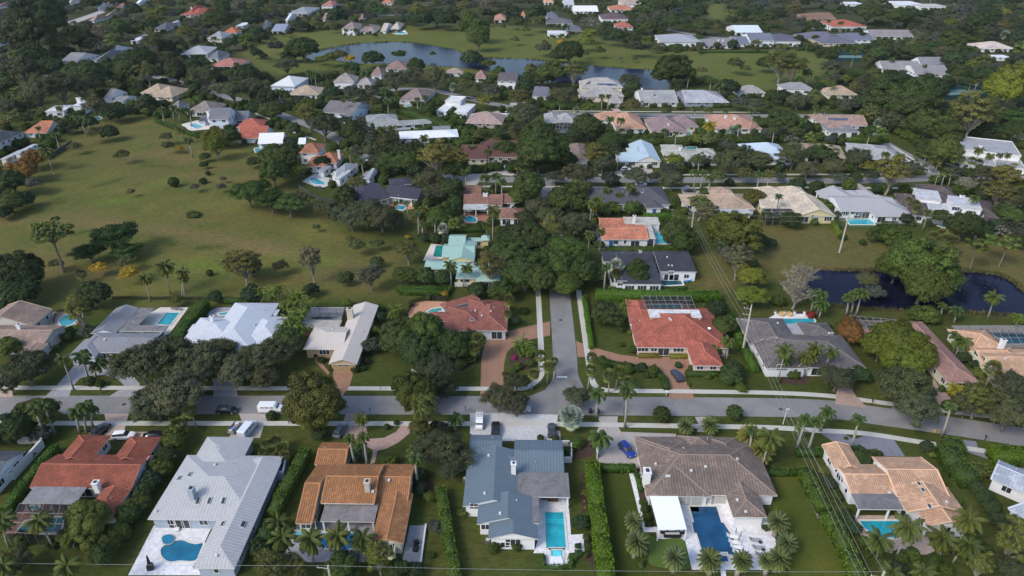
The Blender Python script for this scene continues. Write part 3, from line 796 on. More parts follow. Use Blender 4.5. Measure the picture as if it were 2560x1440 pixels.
H('D3','large taupe tiled house with dutch gables around a navy pool court','large taupe tiled house','tile',(.215,.165,.138),(.74,.74,.74),
  ['1345 622 2420 90 x hh p22','1345 640 1800 50 y hh p20','2212 850 2236 55 y hh p20','1700 200 2010 40 y hh p24'],
  'ch 1355 385 1.2 1.6 6.0 0;vt 1935 350;vt 1790 390;vt 1440 325;vt 2250 275;vt 2255 685;vt 2335 800;vt 1545 445;vt 1570 445;p 1712 665;p 1828 665;p 1950 665;p 2075 665',wins=0)
H('D4','peach barrel-tiled house with a stained grey porch roof behind palms','peach barrel-tiled house','barrel',(.56,.345,.225),WW,
  ['672 370 812 130 y gg','835 632 1380 325 x gg','1290 642 1528 250 x gg e3.5','1585 940 1785 600 y gg','1385 800 1800 560 y gg e3.1','905 770 1455 632 s open p4'],
  'sk 1510 520 1.0 .6;sk 1550 583 1.0 .6;sk 1615 745 1.0 .6;vt 1210 610;vt 1785 705;s 685 380;s 745 480;d 1290 800;d 1390 800',rx=(.22,.21,.22),pitch=18)
H('D4','pale blue-grey tiled house at the lower edge with angled wings','pale blue-grey tiled house','tile',(.42,.45,.50),WW,
  ['2230 470 2900 760 2990 560 x gg','2400 760 2700 1060 3100 900 x gg'],'',pitch=20)
# ---- second row
H('C1','brown tiled house by a curved fenced pool','brown tiled house by the curved pool','tile',(.31,.225,.18),(.5,.48,.46),
  ['-260 372 525 213 y gg','-300 578 655 374 x gg p18','150 680 480 560 y hg p14'],'ch 185 365 .9 1.0 5.6 0;s 600 475;s 500 590',pitch=19)
H('C1','streaked grey tiled house with an L-shaped flat porch and a rectangular pool','streaked grey tiled house','shingle',(.20,.205,.225),(.55,.60,.66),
  ['905 452 1392 200 y gg','760 642 1645 452 x hg','668 690 1110 520 y hg','1375 625 1500 540 y gg p22','1235 372 1540 198 f open e2.7','1185 432 1690 374 f open e2.75'],'vt 1050 520;W 1565 560;W 1615 490',rx=(.26,.25,.25),pitch=20)
H('C1','white metal-roofed house with a round balcony roof and hips','white metal-roofed house','metal',(.52,.55,.60),(.55,.58,.62),
  ['1770 590 2540 300 x hh','1875 430 2180 362 x hh p12','2380 560 2960 285 y hh','2010 610 2795 150 y hh e3.2','2400 270 2800 215 x hh p12'],'ch 2115 280 .9 1.0 6.0 0;vt 2540 368;w 2735 470;w 2700 540',pitch=20)
H('C2','beige metal-roofed ranch house with a tan garage door','beige metal-roofed house','metal',(.53,.475,.43),(.46,.33,.18),
  ['725 757 1225 172 y gg','470 612 960 388 x hg','430 392 860 320 f e2.7','880 420 1100 195 y gg p14'],'ch 935 205 1.6 1.1 6.4 1;vt 975 275;vt 765 412;gd 870 790 5 1',pitch=18,rx=(.5,.45,.4),wins=.7)
H('C2','maroon tiled house with many hips beside a peach pool terrace','maroon tiled house','tile',(.27,.105,.08),(.5,.52,.55),
  ['1880 215 2240 110 2200 55 x hh','1870 425 2330 190 x hh','2130 425 2525 130 y hh e3.1','1720 330 2010 240 x hh p12','2100 300 2400 120 x hh p24'],'vt 2190 230;vt 2345 235;sk 2160 320 1.0 .8;vt 2260 280;w 2380 410;W 2430 400',pitch=18)
H('C3','red tiled house with a white flat deck and a screened pool behind','red tiled house with the circular drive','tile',(.36,.112,.078),(.60,.48,.42),
  ['1245 593 1985 200 x hh p20','1225 480 1345 118 y hh','1812 776 2005 520 y hh','1378 290 1868 216 f e5.6'],'vt 1575 310;vt 1590 325;vt 1190 375;dish 1968 425;W 1310 615;w 1420 615;d 1515 630 1;W 1665 620;w 1880 797;w 2010 797',rx=(.78,.77,.76),wins=.1)
H('C4','dark grey-brown tiled white house behind a row of palms and a kidney-edged terrace','dark grey-brown tiled house','tile',(.16,.14,.135),WW,
  ['47 792 735 468 x hh p21','-185 560 145 303 y gh','395 520 590 345 y hh p20','-20 800 250 560 y hg p18','130 442 445 365 f e2.8'],'vt 95 355;vt 610 457;vt 640 455;W 140 800;w -45 540',rx=(.42,.42,.43))
H('C4','long pink-brown tiled house running back to the pond','long pink-brown tiled house','tile',(.33,.19,.155),(.55,.53,.42),
  ['1800 945 1540 335 y hh','980 480 1340 405 x hh p8','1700 790 1840 690 x hh'],'ch 1555 470 1.0 1.4 5.8 0',pitch=20)
H('C4','peach tiled cream house with a patchwork pool enclosure','peach tiled cream house','tile',(.56,.345,.22),(.60,.59,.45),
  ['2350 942 2950 610 x gh p18','2020 640 2185 415 y hh','2150 760 2420 590 x gh','2450 760 2700 660 y hh'],'ch 2360 515 1.1 .9 6.4 0;vt 2370 712;w 2085 655;w 2150 710;w 2370 965',wins=.5)
# ---- third band
H('B2','orange tiled two-level house with clerestory windows','orange tiled two-level house','tile',(.40,.17,.10),WW,
  ['480 225 780 120 y hh e3','600 190 880 95 x hh','425 90 700 0 x hh e5.2'],'ch 825 60 1 1 7 0')
H('B2','blue-grey roofed white house with a kidney pool on the meadow edge','blue-grey roofed house by the kidney pool','shingle',(.25,.27,.30),WW,
  ['880 452 1060 270 y gg','1075 345 1255 250 x hg','740 300 1040 200 x hh p14','600 270 760 220 x hh e2.8 p6','780 345 920 260 f e3.4'],'ch 790 275 .9 .9 5 0;W 850 430',rot=-14,rx=(.62,.63,.65))
H('B2','black shingled house with a white porch roof and brick pool terrace','black shingled house','shingle',(.05,.05,.068),(.5,.48,.44),
  ['1042 605 1340 540 1330 350 x hg','1250 520 1610 555 1590 420 x gg','1345 420 1570 400 1560 330 x hh','1285 525 1555 560 1560 500 f open e2.8'],'ch 1160 410 1 1 4 3',rx=(.62,.62,.64),pitch=17)
H('B2','brown tiled house with a white T-shaped chimney and green awning','brown tiled house with the white chimney','tile',(.25,.135,.10),WW,
  ['2075 610 2470 505 x gg','2070 505 2260 420 x gg','2440 590 2600 500 x hh','2430 745 2690 640 x hh','2070 652 2330 610 s open p5'],'ch 2293 492 1.6 .8 5.8 0;s 2510 755',rx=(.55,.56,.57))
H('B2','turquoise metal-roofed house with a corner pool and yellow walls','turquoise metal-roofed house','metal',(.30,.45,.40),(.62,.52,.25),
  ['1855 1130 2200 1000 x gg','1675 1250 2100 1165 x hh p12','1920 1010 2110 905 x gg e4.2','1925 1170 2210 985 y gg e3.2','1995 1345 2340 1190 x hg','2115 970 2330 935 x hh p12','2200 1370 2460 1215 x hh','2250 960 2340 915 x hh e3.6 p30'],'vt 1855 1145;sk 2015 1145 1.6 .6',pitch=18)
H('B2','maroon shingled house with a cream entrance gable','maroon shingled house','shingle',(.105,.052,.045),(.55,.50,.38),
  ['2040 150 2330 20 x gg','2300 130 2680 -20 x gg','2240 100 2480 -10 y gg p24'],'ch 2455 5 1.1 1 6 1;w 2395 185;s 2470 190')
H('B3','terracotta flat-sloped house with a white wall and open court','terracotta flat-sloped house','tile',(.52,.205,.125),WW,
  ['905 955 1130 800 x gg p10','1105 955 1305 790 x gg p10 e3.2','880 800 1210 738 x gh p16','1130 800 1455 738 s p3 e3.4','1280 945 1380 800 s p4 open'],'ch 1225 715 .9 .9 6.5 0;sk 1230 870 .5 .7;dr 990 980 0;s 1380 830;s 1130 980',rx=(.6,.56,.5),wins=.7)
H('B3','black-roofed modern house with white walls around a dark pool','black-roofed modern house','metal',(.048,.048,.062),WW,
  ['915 1175 1510 1075 x gg p6','1110 1400 1395 1120 s p3 e3.2','1480 1275 1760 1090 s p3 e3.3','1040 1385 1170 1170 s p4','1390 1215 1490 1125 f e2.7','1400 1295 1555 1215 f open e2.6'],'ch 1285 1065 .8 .6 5 1;vt 1550 1135;vt 1600 1220;vt 1565 1217;w 1590 1290;d 1625 1290;W 1100 1400',rx=(.065,.065,.08))
H('B3','long dark-roofed house with a bright blue door','long dark-roofed house with the blue door','shingle',(.085,.083,.095),WW,
  ['760 600 1300 440 x hh p14','1230 605 1500 425 x hh p18','1340 640 1470 560 y hh'],'dr 1425 640 0;gd 1360 635 2;sk 1300 475 2.6 1.2',wins=.3)
H('B3','tan tiled house with two white patio roofs','tan tiled house','tile',(.44,.32,.235),WW,
  ['1720 610 2250 505 x hh p18','1990 505 2170 430 y hh p18','2090 650 2320 500 y hh','2080 690 2360 648 f e2.9'],'sk 2080 568 .5 .8',rx=(.55,.57,.6))
H('B3','light blue metal-roofed house with a white garage door','light blue metal-roofed house','metal',(.40,.50,.57),(.62,.60,.55),
  ['1240 175 1400 0 y gg','1060 175 1300 90 x hg','1165 110 1300 40 x hh'],'gd 1335 205 5 0;sk 1260 65 1 .4;sk 1275 78 1 .4',pitch=22)
H('B3','pale green-grey roofed house with a pool in its rear court','pale green-grey roofed house','tile',(.42,.42,.37),WW,
  ['1560 155 2000 65 x hh p16','1515 70 1700 10 y hh p16','1880 110 2010 50 x hh','1680 170 1790 90 y hh'],'ch 1685 25 .9 .8 5 0;vt 1760 120')
H('B3','brown hip-roofed house half hidden by trees above the street','brown hip-roofed house','tile',(.25,.185,.155),CW,['600 165 725 0 y hh'],'gd 685 200 4.5 0')
H('B3','pale blue roofed house with a white rear terrace','pale blue roofed house with the white terrace','metal',(.48,.56,.64),WW,['2390 150 2660 0 x hh','2250 85 2500 50 f e2.8'],'',rx=(.65,.65,.66))
H('B4','cream tiled house with a screened pool and a yellow gable wall','cream tiled house','tile',(.60,.50,.385),(.62,.55,.33),
  ['-60 640 420 508 x gh p18','120 508 330 435 y hh','300 720 505 545 y gg','-100 500 110 440 y hh'],'s 445 725;vt 95 525;vt 250 518;vt 345 605;vt 395 650')
H('B4','light grey metal-roofed house with a rectangular pool','light grey metal-roofed house','metal',(.37,.36,.375),WW,
  ['730 672 1130 515 x gg p16','565 560 800 472 y hg','770 520 880 465 y hh','890 520 1020 465 y hh','1070 722 1280 560 y hg p16'],'ch 740 530 .8 .9 4.6 0;w 755 690;w 850 690;d 905 700;d 975 700;d 1060 690')
H('B4','modern white house with brown roofs and stacked white terraces','modern white house with brown roofs','tile',(.115,.092,.088),WW,
  ['1545 600 1880 500 x hh p12','1290 600 1500 520 x hh','1840 620 2090 545 f e6.2','1900 720 2230 570 x hh p14','1560 690 1850 600 f e3.4','1930 800 2270 725 x hh p14','1400 700 1600 600 x hh','1480 540 1700 470 f e4.6','1500 470 1830 440 x hh'],'ch 1945 515 1.4 1 7 0;s 1925 665;W 1880 650;s 2190 815',rot=-22,rx=(.62,.63,.65))
H('B4','light grey hip-roofed house beside the side street','light grey hip-roofed house','tile',(.39,.38,.38),WW,['830 110 1180 20 x hh p16','1020 150 1280 60 x hh p16'],'vt 960 60',rot=-16)
H('B4','white flat-roofed modern house on the corner','white flat-roofed modern house','flat',(.36,.36,.375),(.74,.74,.74),['1950 60 2440 -20 p e5.8','1930 180 2200 60 p e3.2','2320 230 2500 130 p e3.2'],'w 2210 40;s 2265 45;w 2420 205;ch 2130 10 1 1 7 0',rot=-24)
H('B4','tan tiled house hidden behind a thick tree','tan tiled house behind the thick tree','tile',(.45,.34,.25),CW,['380 120 720 20 x hh p18'],'',rot=-14)
H('B1','pale two-storey house with grey roofs at the meadow edge','pale two-storey house at the meadow edge','tile',(.24,.23,.24),(.5,.5,.53),['-240 70 150 -120 x hh e5.6','0 150 130 60 f e3','140 90 370 0 f e5.0'],'',rx=(.55,.55,.57))
# ---- far band, A tiles
F_=[('A1','long grey house with a white columned porch','long grey house','shingle',GREYR,WW,['605 610 1000 548 x gg','930 605 1290 505 x hh','1060 540 1240 470 x gg'],-8),
('A1','wide tan hip-roofed house','wide tan hip-roofed house','tile',TANR,CW,['1400 930 1780 870 x hh','1480 965 1920 890 x hh'],-8),
('A1','small grey gabled house on the garden lane','small grey gabled house','shingle',GREYR,WW,['1030 985 1280 920 x gg','1120 1010 1370 960 x gg p12'],-8),
('A1','curvy white modern house','curvy white modern house','flat',WHITER,WW,['445 1115 740 1045 f e3.6','720 1060 900 1000 f e5.6'],8),
('A1','orange tiled house with a white skylight panel','orange tiled house with the skylight','tile',(.46,.19,.11),WW,['230 1330 650 1240 x hg'],0),
('A1','grey hip-roofed house at the frame edge','grey hip-roofed edge house','tile',(.26,.25,.27),WW,['-180 1440 250 1330 x hh'],-4),
('A1','taupe house of several hips','taupe house of several hips','tile',(.27,.23,.21),WW,['1690 1085 1900 1030 x hh','1850 1120 2270 1040 x hh'],-4),
('A1','white two-storey house with a slate roof and pool','white two-storey slate house','shingle',(.15,.155,.175),(.62,.68,.76),['2080 1195 2370 1110 x gg e5.6','2300 1205 2540 1135 x gg','1980 1215 2120 1150 x gg p12'],4),
('A2','red tiled house with a white front','red tiled house by the curved lane','tile',(.42,.13,.09),WW,['-190 1385 178 1290 x gg','-200 1275 120 1205 x hh'],2),
('A1','salmon hip-roofed house with a white bay','salmon hip-roofed house','tile',(.42,.19,.15),WW,['2095 665 2500 600 x hh'],0),
('A1','pale grey house with white gables','pale grey gabled house','shingle',(.36,.37,.39),WW,['1800 545 2180 470 x hh'],6),
('A1','dark grey house below the pale gables','dark grey house below the gables','shingle',(.15,.155,.17),WW,['2070 585 2300 525 x hh'],0),
('A1','beige two-storey house with balconies','beige two-storey house','tile',(.37,.36,.35),(.55,.52,.47),['2065 385 2330 335 x hh e5.8'],0),
('A1','bright orange roof behind the balconies','bright orange-roofed house','tile',(.5,.17,.09),WW,['2225 330 2430 300 x hh'],0),
('A1','white flat-roofed bungalow','white flat-roofed bungalow','flat',WHITER,WW,['1300 410 1500 345 f'],8),
('A1','charcoal roofed bungalow','charcoal roofed bungalow','shingle',(.12,.12,.14),WW,['1530 290 1810 235 x hh'],0),
('A1','small white house with a porch','small white porch house','flat',WHITER,WW,['2350 260 2510 225 f e3.4'],0),
('A1','scarlet tiled house with a white chimney','scarlet tiled house','tile',(.46,.12,.085),WW,['1800 150 2180 85 x hh','1890 110 2060 65 x hh e5'],0),
('A1','pinkish hip-roofed house','pinkish hip-roofed house','tile',(.40,.25,.21),WW,['890 205 1090 165 x hh'],0),
('A1','tan roofed house beside the far lane','tan roofed far-lane house','tile',TANR,WW,['1040 165 1180 110 x hh'],0),
('A1','red gabled roof with white ends','red gabled far house','tile',(.46,.13,.1),WW,['1140 95 1310 50 x gg'],0),
('A1','pink roofed house in the top corner','pink-roofed corner house','tile',(.37,.2,.18),WW,['-40 70 115 30 x hh'],0),
('A1','beige-pink roofed house in the top corner','beige-pink corner house','tile',(.42,.32,.29),WW,['130 80 265 30 x hh'],0),
('A1','small peach roof among the far trees','small peach-roofed house','tile',PEACH,WW,['360 60 445 25 x hh'],0),
('A1','white gabled house at the top edge','white gabled top-edge house','shingle',WHITER,WW,['1360 30 1500 2 x gg'],0),
('A1','small white shed-roofed house at the frame edge','small white edge house','flat',WHITER,WW,['-80 445 90 395 f'],0),
('A2','grey roofed white house with a round chimney','grey roofed white house','shingle',(.26,.27,.29),WW,['310 140 640 75 x hh'],0),
('A2','white house with red roof strips','white house with red roof strips','tile',(.45,.2,.16),WW,['650 60 840 20 x hh e5'],0),
('A2','small white gable by the lane','small white gabled house','shingle',WHITER,WW,['290 205 380 155 x gg'],0),
('A2','blue-grey roofed bungalow behind round trees','blue-grey roofed bungalow','shingle',(.22,.26,.33),WW,['150 310 385 255 x gg'],0),
('A2','brown roofed two-storey house above the lake lawn','brown two-storey lake house','tile',(.32,.24,.21),WW,['850 290 1060 235 x hh e5.6','1030 310 1240 260 x hh'],0),
('A2','pale beige lake house with a lap pool','pale beige lake house','shingle',(.46,.40,.35),WW,['1245 310 1370 240 x gg','1340 290 1485 235 x hh'],0),
('A2','brown hip roof close to the lake shore','brown lake-shore house','tile',(.29,.19,.165),WW,['1290 690 1540 635 x hh'],0),
('A2','second brown hip roof with a white side wall','brown house with the white side wall','tile',(.30,.20,.17),WW,['1145 750 1300 695 x hh e4'],0),
('A2','grey-brown hip-roofed white house','grey-brown hip-roofed house','tile',(.34,.30,.28),WW,['770 820 1030 765 x hh e4.5'],0),
('A2','grey hip-roofed house with a chimney pot','grey house with the chimney pot','tile',(.35,.32,.31),WW,['1000 850 1200 800 x hh'],0),
('A2','white-roofed two-level house','white-roofed two-level house','metal',(.64,.64,.63),(.55,.62,.72),['140 860 530 780 x hh e4.5'],-6),
('A2','tan roofed house behind a bare tree','tan house behind the bare tree','tile',TANR,WW,['320 950 700 880 x hh'],0),
('A2','brown roofed house with a pale front and small pool','brown roofed pale-fronted house','tile',(.27,.20,.185),(.52,.53,.55),['1420 1000 1800 905 x hh'],-10),
('A2','cube-like white modern house with broad eaves','cube-like white modern house','flat',(.68,.69,.70),WW,['1800 1110 2000 1030 f e3.2','1980 1120 2200 1040 f e3.3','1890 1010 2100 970 p e5.5'],-12),
('A2','dark grey long-roofed house','dark grey long-roofed house','shingle',(.155,.145,.15),(.55,.6,.7),['650 1120 1150 1045 x gg','860 1190 1120 1090 x gg'],-16),
('A2','L-shaped grey-green tiled house','grey-green L-shaped house','tile',(.30,.31,.30),(.6,.64,.7),['1190 1270 1740 1190 x hh p16','1110 1230 1400 1140 y hh p16'],14),
('A2','bright white metal-roofed house by the long hedge','bright white long-hedge house','metal',(.74,.75,.78),WW,['1430 1390 2010 1290 x gh p12','1770 1300 1940 1255 f e3.6'],8,),
('A2','brown-pink hip-roofed house with a grey front','brown-pink hip-roofed house','tile',(.39,.28,.25),(.38,.35,.32),['2095 1230 2500 1150 x hh'],-6),
('A2','white gabled house below the curved lane','white gabled house by the bend','metal',(.72,.72,.74),WW,['15 1440 320 1350 x gg','420 1440 520 1390 x gg'],6),
('A2','dark roofed white house by the shore','dark roofed shore house','shingle',(.1,.09,.1),WW,['2410 810 2640 765 x gg e5'],-10),
('A2','pink-brown hip roof behind the shore trees','pink-brown shore house','tile',(.36,.22,.19),WW,['2190 785 2310 735 x hh'],0),
('A2','small tan roof by the water','small tan waterside house','tile',(.36,.26,.22),WW,['1900 730 2080 700 x hh'],0),
('A2','orange tiled house beyond the golf trees','orange house beyond the golf trees','tile',(.45,.24,.17),WW,['2380 200 2500 155 x hh'],0),
('A3','long white metal roof at the top','long white metal-roofed house','metal',(.74,.74,.74),WW,['620 115 830 72 x gg'],0),
('A3','orange-roofed house with white walls at the top','orange-roofed top house','tile',(.5,.2,.12),WW,['985 100 1180 65 x hh'],0),
('A3','tan hip-roofed white villa at the top','tan hip-roofed villa','tile',(.44,.34,.28),WW,['1110 45 1260 0 x hh e5'],0),
('A3','maroon roofed white house','maroon roofed white house','shingle',(.11,.075,.08),WW,['900 190 1120 145 x hh e4'],0),
('A3','charcoal hip roof beyond the golf lawn','charcoal golf-lawn house','shingle',(.12,.12,.13),WW,['345 235 590 195 x hh'],0),
('A3','slate roof with a brick corner','slate house with the brick corner','shingle',(.12,.125,.15),(.4,.25,.2),['540 310 680 265 x hh'],0),
('A3','low white house behind palms on the golf lawn','low white golf-lawn house','flat',WHITER,WW,['360 335 540 305 f e3.5'],0),
('A3','red roofed house deep in the trees','red roofed house in the trees','tile',(.42,.14,.11),WW,['1045 275 1180 240 x hh'],0),
('A3','grey hip-roofed house behind a green tree','grey house behind the green tree','metal',(.33,.34,.37),WW,['1500 420 1800 350 x hh e4'],0),
('A3','slate roofed white house with two chimneys','slate house with two chimneys','shingle',(.2,.19,.2),WW,['1915 455 2170 395 x hg'],0),
('A3','blue-slate roofed white house','blue-slate roofed house','shingle',(.14,.16,.2),WW,['2225 440 2400 385 x gg','2380 405 2530 355 x gg e5'],0),
('A3','white roofed narrow house','white roofed narrow house','metal',(.6,.66,.74),WW,['2240 325 2395 268 x gg'],0),
('A3','beige two-storey mansion with blue solar panels','beige mansion with solar panels','tile',(.40,.37,.35),(.62,.55,.42),['690 875 1070 810 x hh e6.5','680 965 1080 890 x hh e3.4','975 1030 1060 960 x hh'],0),
('A3','grey gabled house with dormers','grey gabled house with dormers','tile',(.36,.36,.35),WW,['1290 1025 1570 915 x gg'],0),
('A3','grey-white house with a slate garage','grey-white house with the slate garage','tile',(.42,.42,.45),(.25,.28,.38),['1740 1025 2050 915 x gh'],0),
('A3','grey hip roof above the far side of the street','grey hip-roofed street house','tile',(.35,.34,.32),WW,['2270 930 2470 880 x hh'],0),
('A3','slate roof beside the mansion','slate house beside the mansion','shingle',(.13,.13,.16),WW,['200 960 390 900 x gg'],-12),
('A3','grey hip-roofed house with a white-topped screened pool','grey house with the screened pool','tile',(.40,.39,.38),(.6,.62,.63),['330 1230 470 1140 y hh','440 1230 630 1160 x hh'],0),
('A3','peach tiled house below the middle street','peach house below the middle street','tile',(.50,.29,.20),WW,['840 1200 1120 1140 x hh','1040 1290 1260 1150 y hh'],0),
('A3','mauve tiled house with a brick pool court','mauve tiled house','tile',(.28,.20,.20),(.62,.58,.48),['1400 1320 1660 1190 y hh','1600 1270 1800 1185 x hh'],0),
('A3','salmon tiled house with two white chimneys','salmon tiled house with two chimneys','tile',(.48,.27,.20),WW,['2050 1290 2350 1150 x hh'],0),
('A4','slate hip-roofed white house with tall windows','slate white house with tall windows','shingle',(.10,.10,.135),WW,['0 410 240 355 x hh e4'],-6),
('A4','first slate roof left of the brown tree','slate house by the brown tree','shingle',(.13,.13,.17),CW,['360 385 640 340 x hh'],0),
('A4','slate roof with a low tan wall','slate house with the tan wall','shingle',(.12,.12,.155),(.55,.47,.36),['540 435 790 385 x hh'],0),
('A4','slate-roofed white house with a bright blue pool','slate house with the bright blue pool','shingle',(.13,.14,.18),WW,['700 400 930 350 x hg'],0),
('A4','grey roofed house with white gable ends','grey house with white gable ends','shingle',(.22,.2,.2),WW,['1040 365 1330 320 x gg'],-4),
('A4','red tiled house by tall palms','red house by the tall palms','tile',(.42,.13,.09),WW,['645 265 845 215 x hh e4'],0),
('A4','brick-coloured house under repair','brick-coloured house under repair','shingle',(.20,.12,.085),(.3,.2,.15),['400 190 540 140 x hg'],0),
('A4','grey gabled white house beside the tennis courts','grey gabled house beside the tennis courts','shingle',(.23,.22,.23),WW,['1150 690 1420 640 x gg','1480 740 1660 670 x gg'],-4),
('A4','grey roofed small house behind the palms','grey roofed small house','shingle',(.24,.24,.25),WW,['150 885 380 845 x hh e4'],0),
('A4','tan roofed cottage under the thick tree','tan roofed cottage under the thick tree','tile',TANR,CW,['610 950 790 890 x hh'],0),
('A4','pink-brown tiled house with black solar panels','pink-brown house with solar panels','tile',(.36,.25,.21),WW,['600 1290 560 1150 y hh','590 1260 870 1180 x hg','620 1320 800 1240 f e2.8'],0),
('A4','pale roof in the far wood','pale roofed house in the wood','tile',(.6,.5,.44),WW,['2150 490 2300 440 x hh'],0),
('A4','white building at the top of the frame','white building at the top','flat',WHITER,WW,['1320 50 1420 10 f e4'],0),
('A4','low grey hall at the top','low grey hall','flat',(.5,.48,.46),WW,['1520 62 1680 38 f e4'],0),
('A4','white-roofed house at the top centre','small white top-centre house','flat',WHITER,WW,['800 40 880 18 f'],0),
('A1','cream-roofed house at the very top between trees','cream top-edge house','tile',CREAMR,WW,['680 28 770 6 x hh'],0),
('A1','blue-white gabled house by the far lane','blue-white far-lane house','metal',(.5,.55,.62),WW,['970 80 1030 48 x gg'],0),
('A1','small red roof above the far lane','small red far-lane house','tile',(.42,.12,.09),WW,['1065 30 1115 8 x hh'],0),
('A1','white garage roof beside the charcoal bungalow','white garage by the charcoal bungalow','flat',WHITER,WW,['1715 225 1790 205 f'],0),
('A2','orange and white house at the top of the lake trees','orange and white lake-trees house','tile',(.48,.22,.13),WW,['1250 30 1390 5 x hh'],0),
('A2','brown roof behind the round lake trees','brown roof behind the lake trees','tile',(.34,.22,.18),WW,['1025 190 1115 155 x hh'],0),
('A2','pinkish gable between oaks','pinkish gabled house between oaks','tile',(.42,.27,.22),WW,['665 190 720 148 x gg'],0),
('A3','grey-white gabled house at the top edge','grey-white top gabled house','shingle',(.4,.41,.44),WW,['520 50 600 12 x gg'],0),
('A3','tiny orange roof by the golf trees','tiny orange-roofed house','tile',(.5,.22,.12),WW,['92 160 130 135 x hh'],0),
('A2','small pale cottage left of the lane','small pale lane cottage','tile',(.5,.46,.42),WW,['60 265 140 230 x hh'],0),
('A4','white cottage peeping from the eastern wood','white cottage of the eastern wood','flat',WHITER,WW,['2290 575 2350 548 f'],0),
('A4','grey bungalow by the eastern tennis court','grey bungalow by the eastern court','shingle',(.2,.2,.22),WW,['1530 640 1660 600 x gg'],0),
('A1','grey-roofed cottage half hidden in the western wood','grey cottage of the western wood','shingle',(.3,.3,.32),WW,['410 800 520 770 x gg'],0),
('A3','slate-blue roof peeping over the golf trees','slate-blue golf-tree house','shingle',(.12,.13,.17),WW,['340 175 450 135 x hh'],0),
('A3','peach roof at the top left of the golf trees','peach top golf-tree house','tile',PEACH,WW,['320 25 410 0 x hh'],0),
]
for f in F_:
    tile,lab,short,kind,col,wall,wings,rot=f[:8]
    ex=''
    H(tile,lab,short,kind,col,wall,wings,{'orange tiled house with the skylight':'sk 500 1290 6 2','beige mansion with solar panels':'sp 760 822 5 2.4;sp 930 843 9 1.6;sp 1000 848 6 1.6','pink-brown house with solar panels':'sp 700 1193 10 1.7','slate house with two chimneys':'ch 2065 395 1 1 6 0;ch 2110 395 1 1 6 0','salmon tiled house with two chimneys':'ch 2140 1150 1.2 1 6.5 0;ch 2232 1165 1.2 1 6.5 0','grey gabled house with dormers':'ch 1300 880 1 1 7 0;sk 1425 955 1.6 1.6','scarlet tiled house':'ch 1910 70 1.2 1 8 0','mauve tiled house':'ch 1567 1235 .9 .9 5.5 0','curvy white modern house':'ch 780 975 2 1.4 8 0','white two-storey slate house':'ch 2075 1110 1.2 1 8.2 0'}.get(short,''),rot=rot,wins=.8,maxrise=3.9,he=2.5,pitch=26)
# fix-up geometry that hangs on the houses

for o in SC.objects:
    if o.get('category')=='house' and len(o['label'].split())<4: o['label']=o['label']+' among the trees'
NHC=len(CLEAR)
# ---------------------------------------------------------------- site: ground, water, roads
MEADOW=[G(*p) for p in [(-200,520),(60,470),(130,390),(230,300),(330,285),(440,310),(520,340),(610,365),(680,395),(720,470),(800,520),(850,580),(960,610),(1010,640),(1010,720),(960,735),(700,752),(560,760),(380,770),(-300,770)]]
GOLF=[G(*p) for p in [(600,135),(700,85),(900,70),(1050,62),(1230,62),(1420,75),(1560,110),(1640,132),(1760,125),(1920,125),(2010,125),(2080,150),(2060,190),(2000,225),(1900,225),(1760,190),(1640,190),(1290,185),(1100,180),(960,170),(820,175),(700,190),(640,170)]]
FIELD=[G(*p) for p in [(1890,560),(2100,570),(2300,600),(2640,560),(2700,720),(1930,700),(1880,640)]]
FIELD2=[G(*p) for p in [(1745,620),(1830,640),(1880,700),(1810,730),(1740,725)]]
CAMPUS=[G(*p) for p in [(2420,300),(2700,260),(2700,370),(2440,350)]]
TOPF=[G(*p) for p in [(1770,10),(1810,10),(1815,52),(1770,45)]]
LAKE=smooth_closed([G(*p) for p in [(790,128),(830,118),(900,107),(1005,104),(1060,110),(1130,120),(1170,136),(1240,144),(1290,145),(1360,150),(1450,160),(1545,168),(1635,175),(1670,200),(1680,222),(1600,222),(1500,214),(1440,208),(1330,205),(1250,185),(1180,172),(1100,166),(960,160),(880,158),(820,150),(780,150),(760,140)]],3)
POND=smooth_closed([G(*p) for p in [(1985,700),(2000,680),(2040,672),(2120,675),(2300,676),(2400,677),(2450,678),(2510,690),(2545,712),(2600,750),(2700,775),(2600,790),(2400,781),(2240,776),(2110,768),(2040,757),(2005,740),(1985,722)]],3)
def insd(P,X,Y):
    """signed distance to polygon (negative inside), numpy"""
    P=np.array([(p.x,p.y) for p in P]); d=np.full(X.shape,1e9); ins=np.zeros(X.shape,bool)
    for i in range(len(P)):
        a=P[i-1];b=P[i]; e=b-a; L=max(e@e,1e-9); t=np.clip(((X-a[0])*e[0]+(Y-a[1])*e[1])/L,0,1); q=(X-a[0]-t*e[0])**2+(Y-a[1]-t*e[1])**2; d=np.minimum(d,q)
        c=((a[1]>Y)!=(b[1]>Y))&(X<(b[0]-a[0])*(Y-a[1])/((b[1]-a[1]) if abs(b[1]-a[1])>1e-9 else 1e-9)+a[0]); ins^=c
    d=np.sqrt(d); return np.where(ins,-d,d)
def axis(fr,cnt): 
    out=[fr]; 
    for st,end in cnt:
        while out[-1]<end-1e-6: out.append(out[-1]+st)
    return np.array(out)
hx=axis(0,[(1.6,170),(4,700),(60,1300),(600,6000)]); gx=np.concatenate([-hx[:0:-1],hx])
gy=np.concatenate([np.arange(-400,40,110),axis(40,[(1.6,260),(3.0,700),(9,1000),(60,1500),(600,9000)])])
X,Y=np.meshgrid(gx,gy); 
def sm(d,w): return np.clip(.5-d/w,0,1)
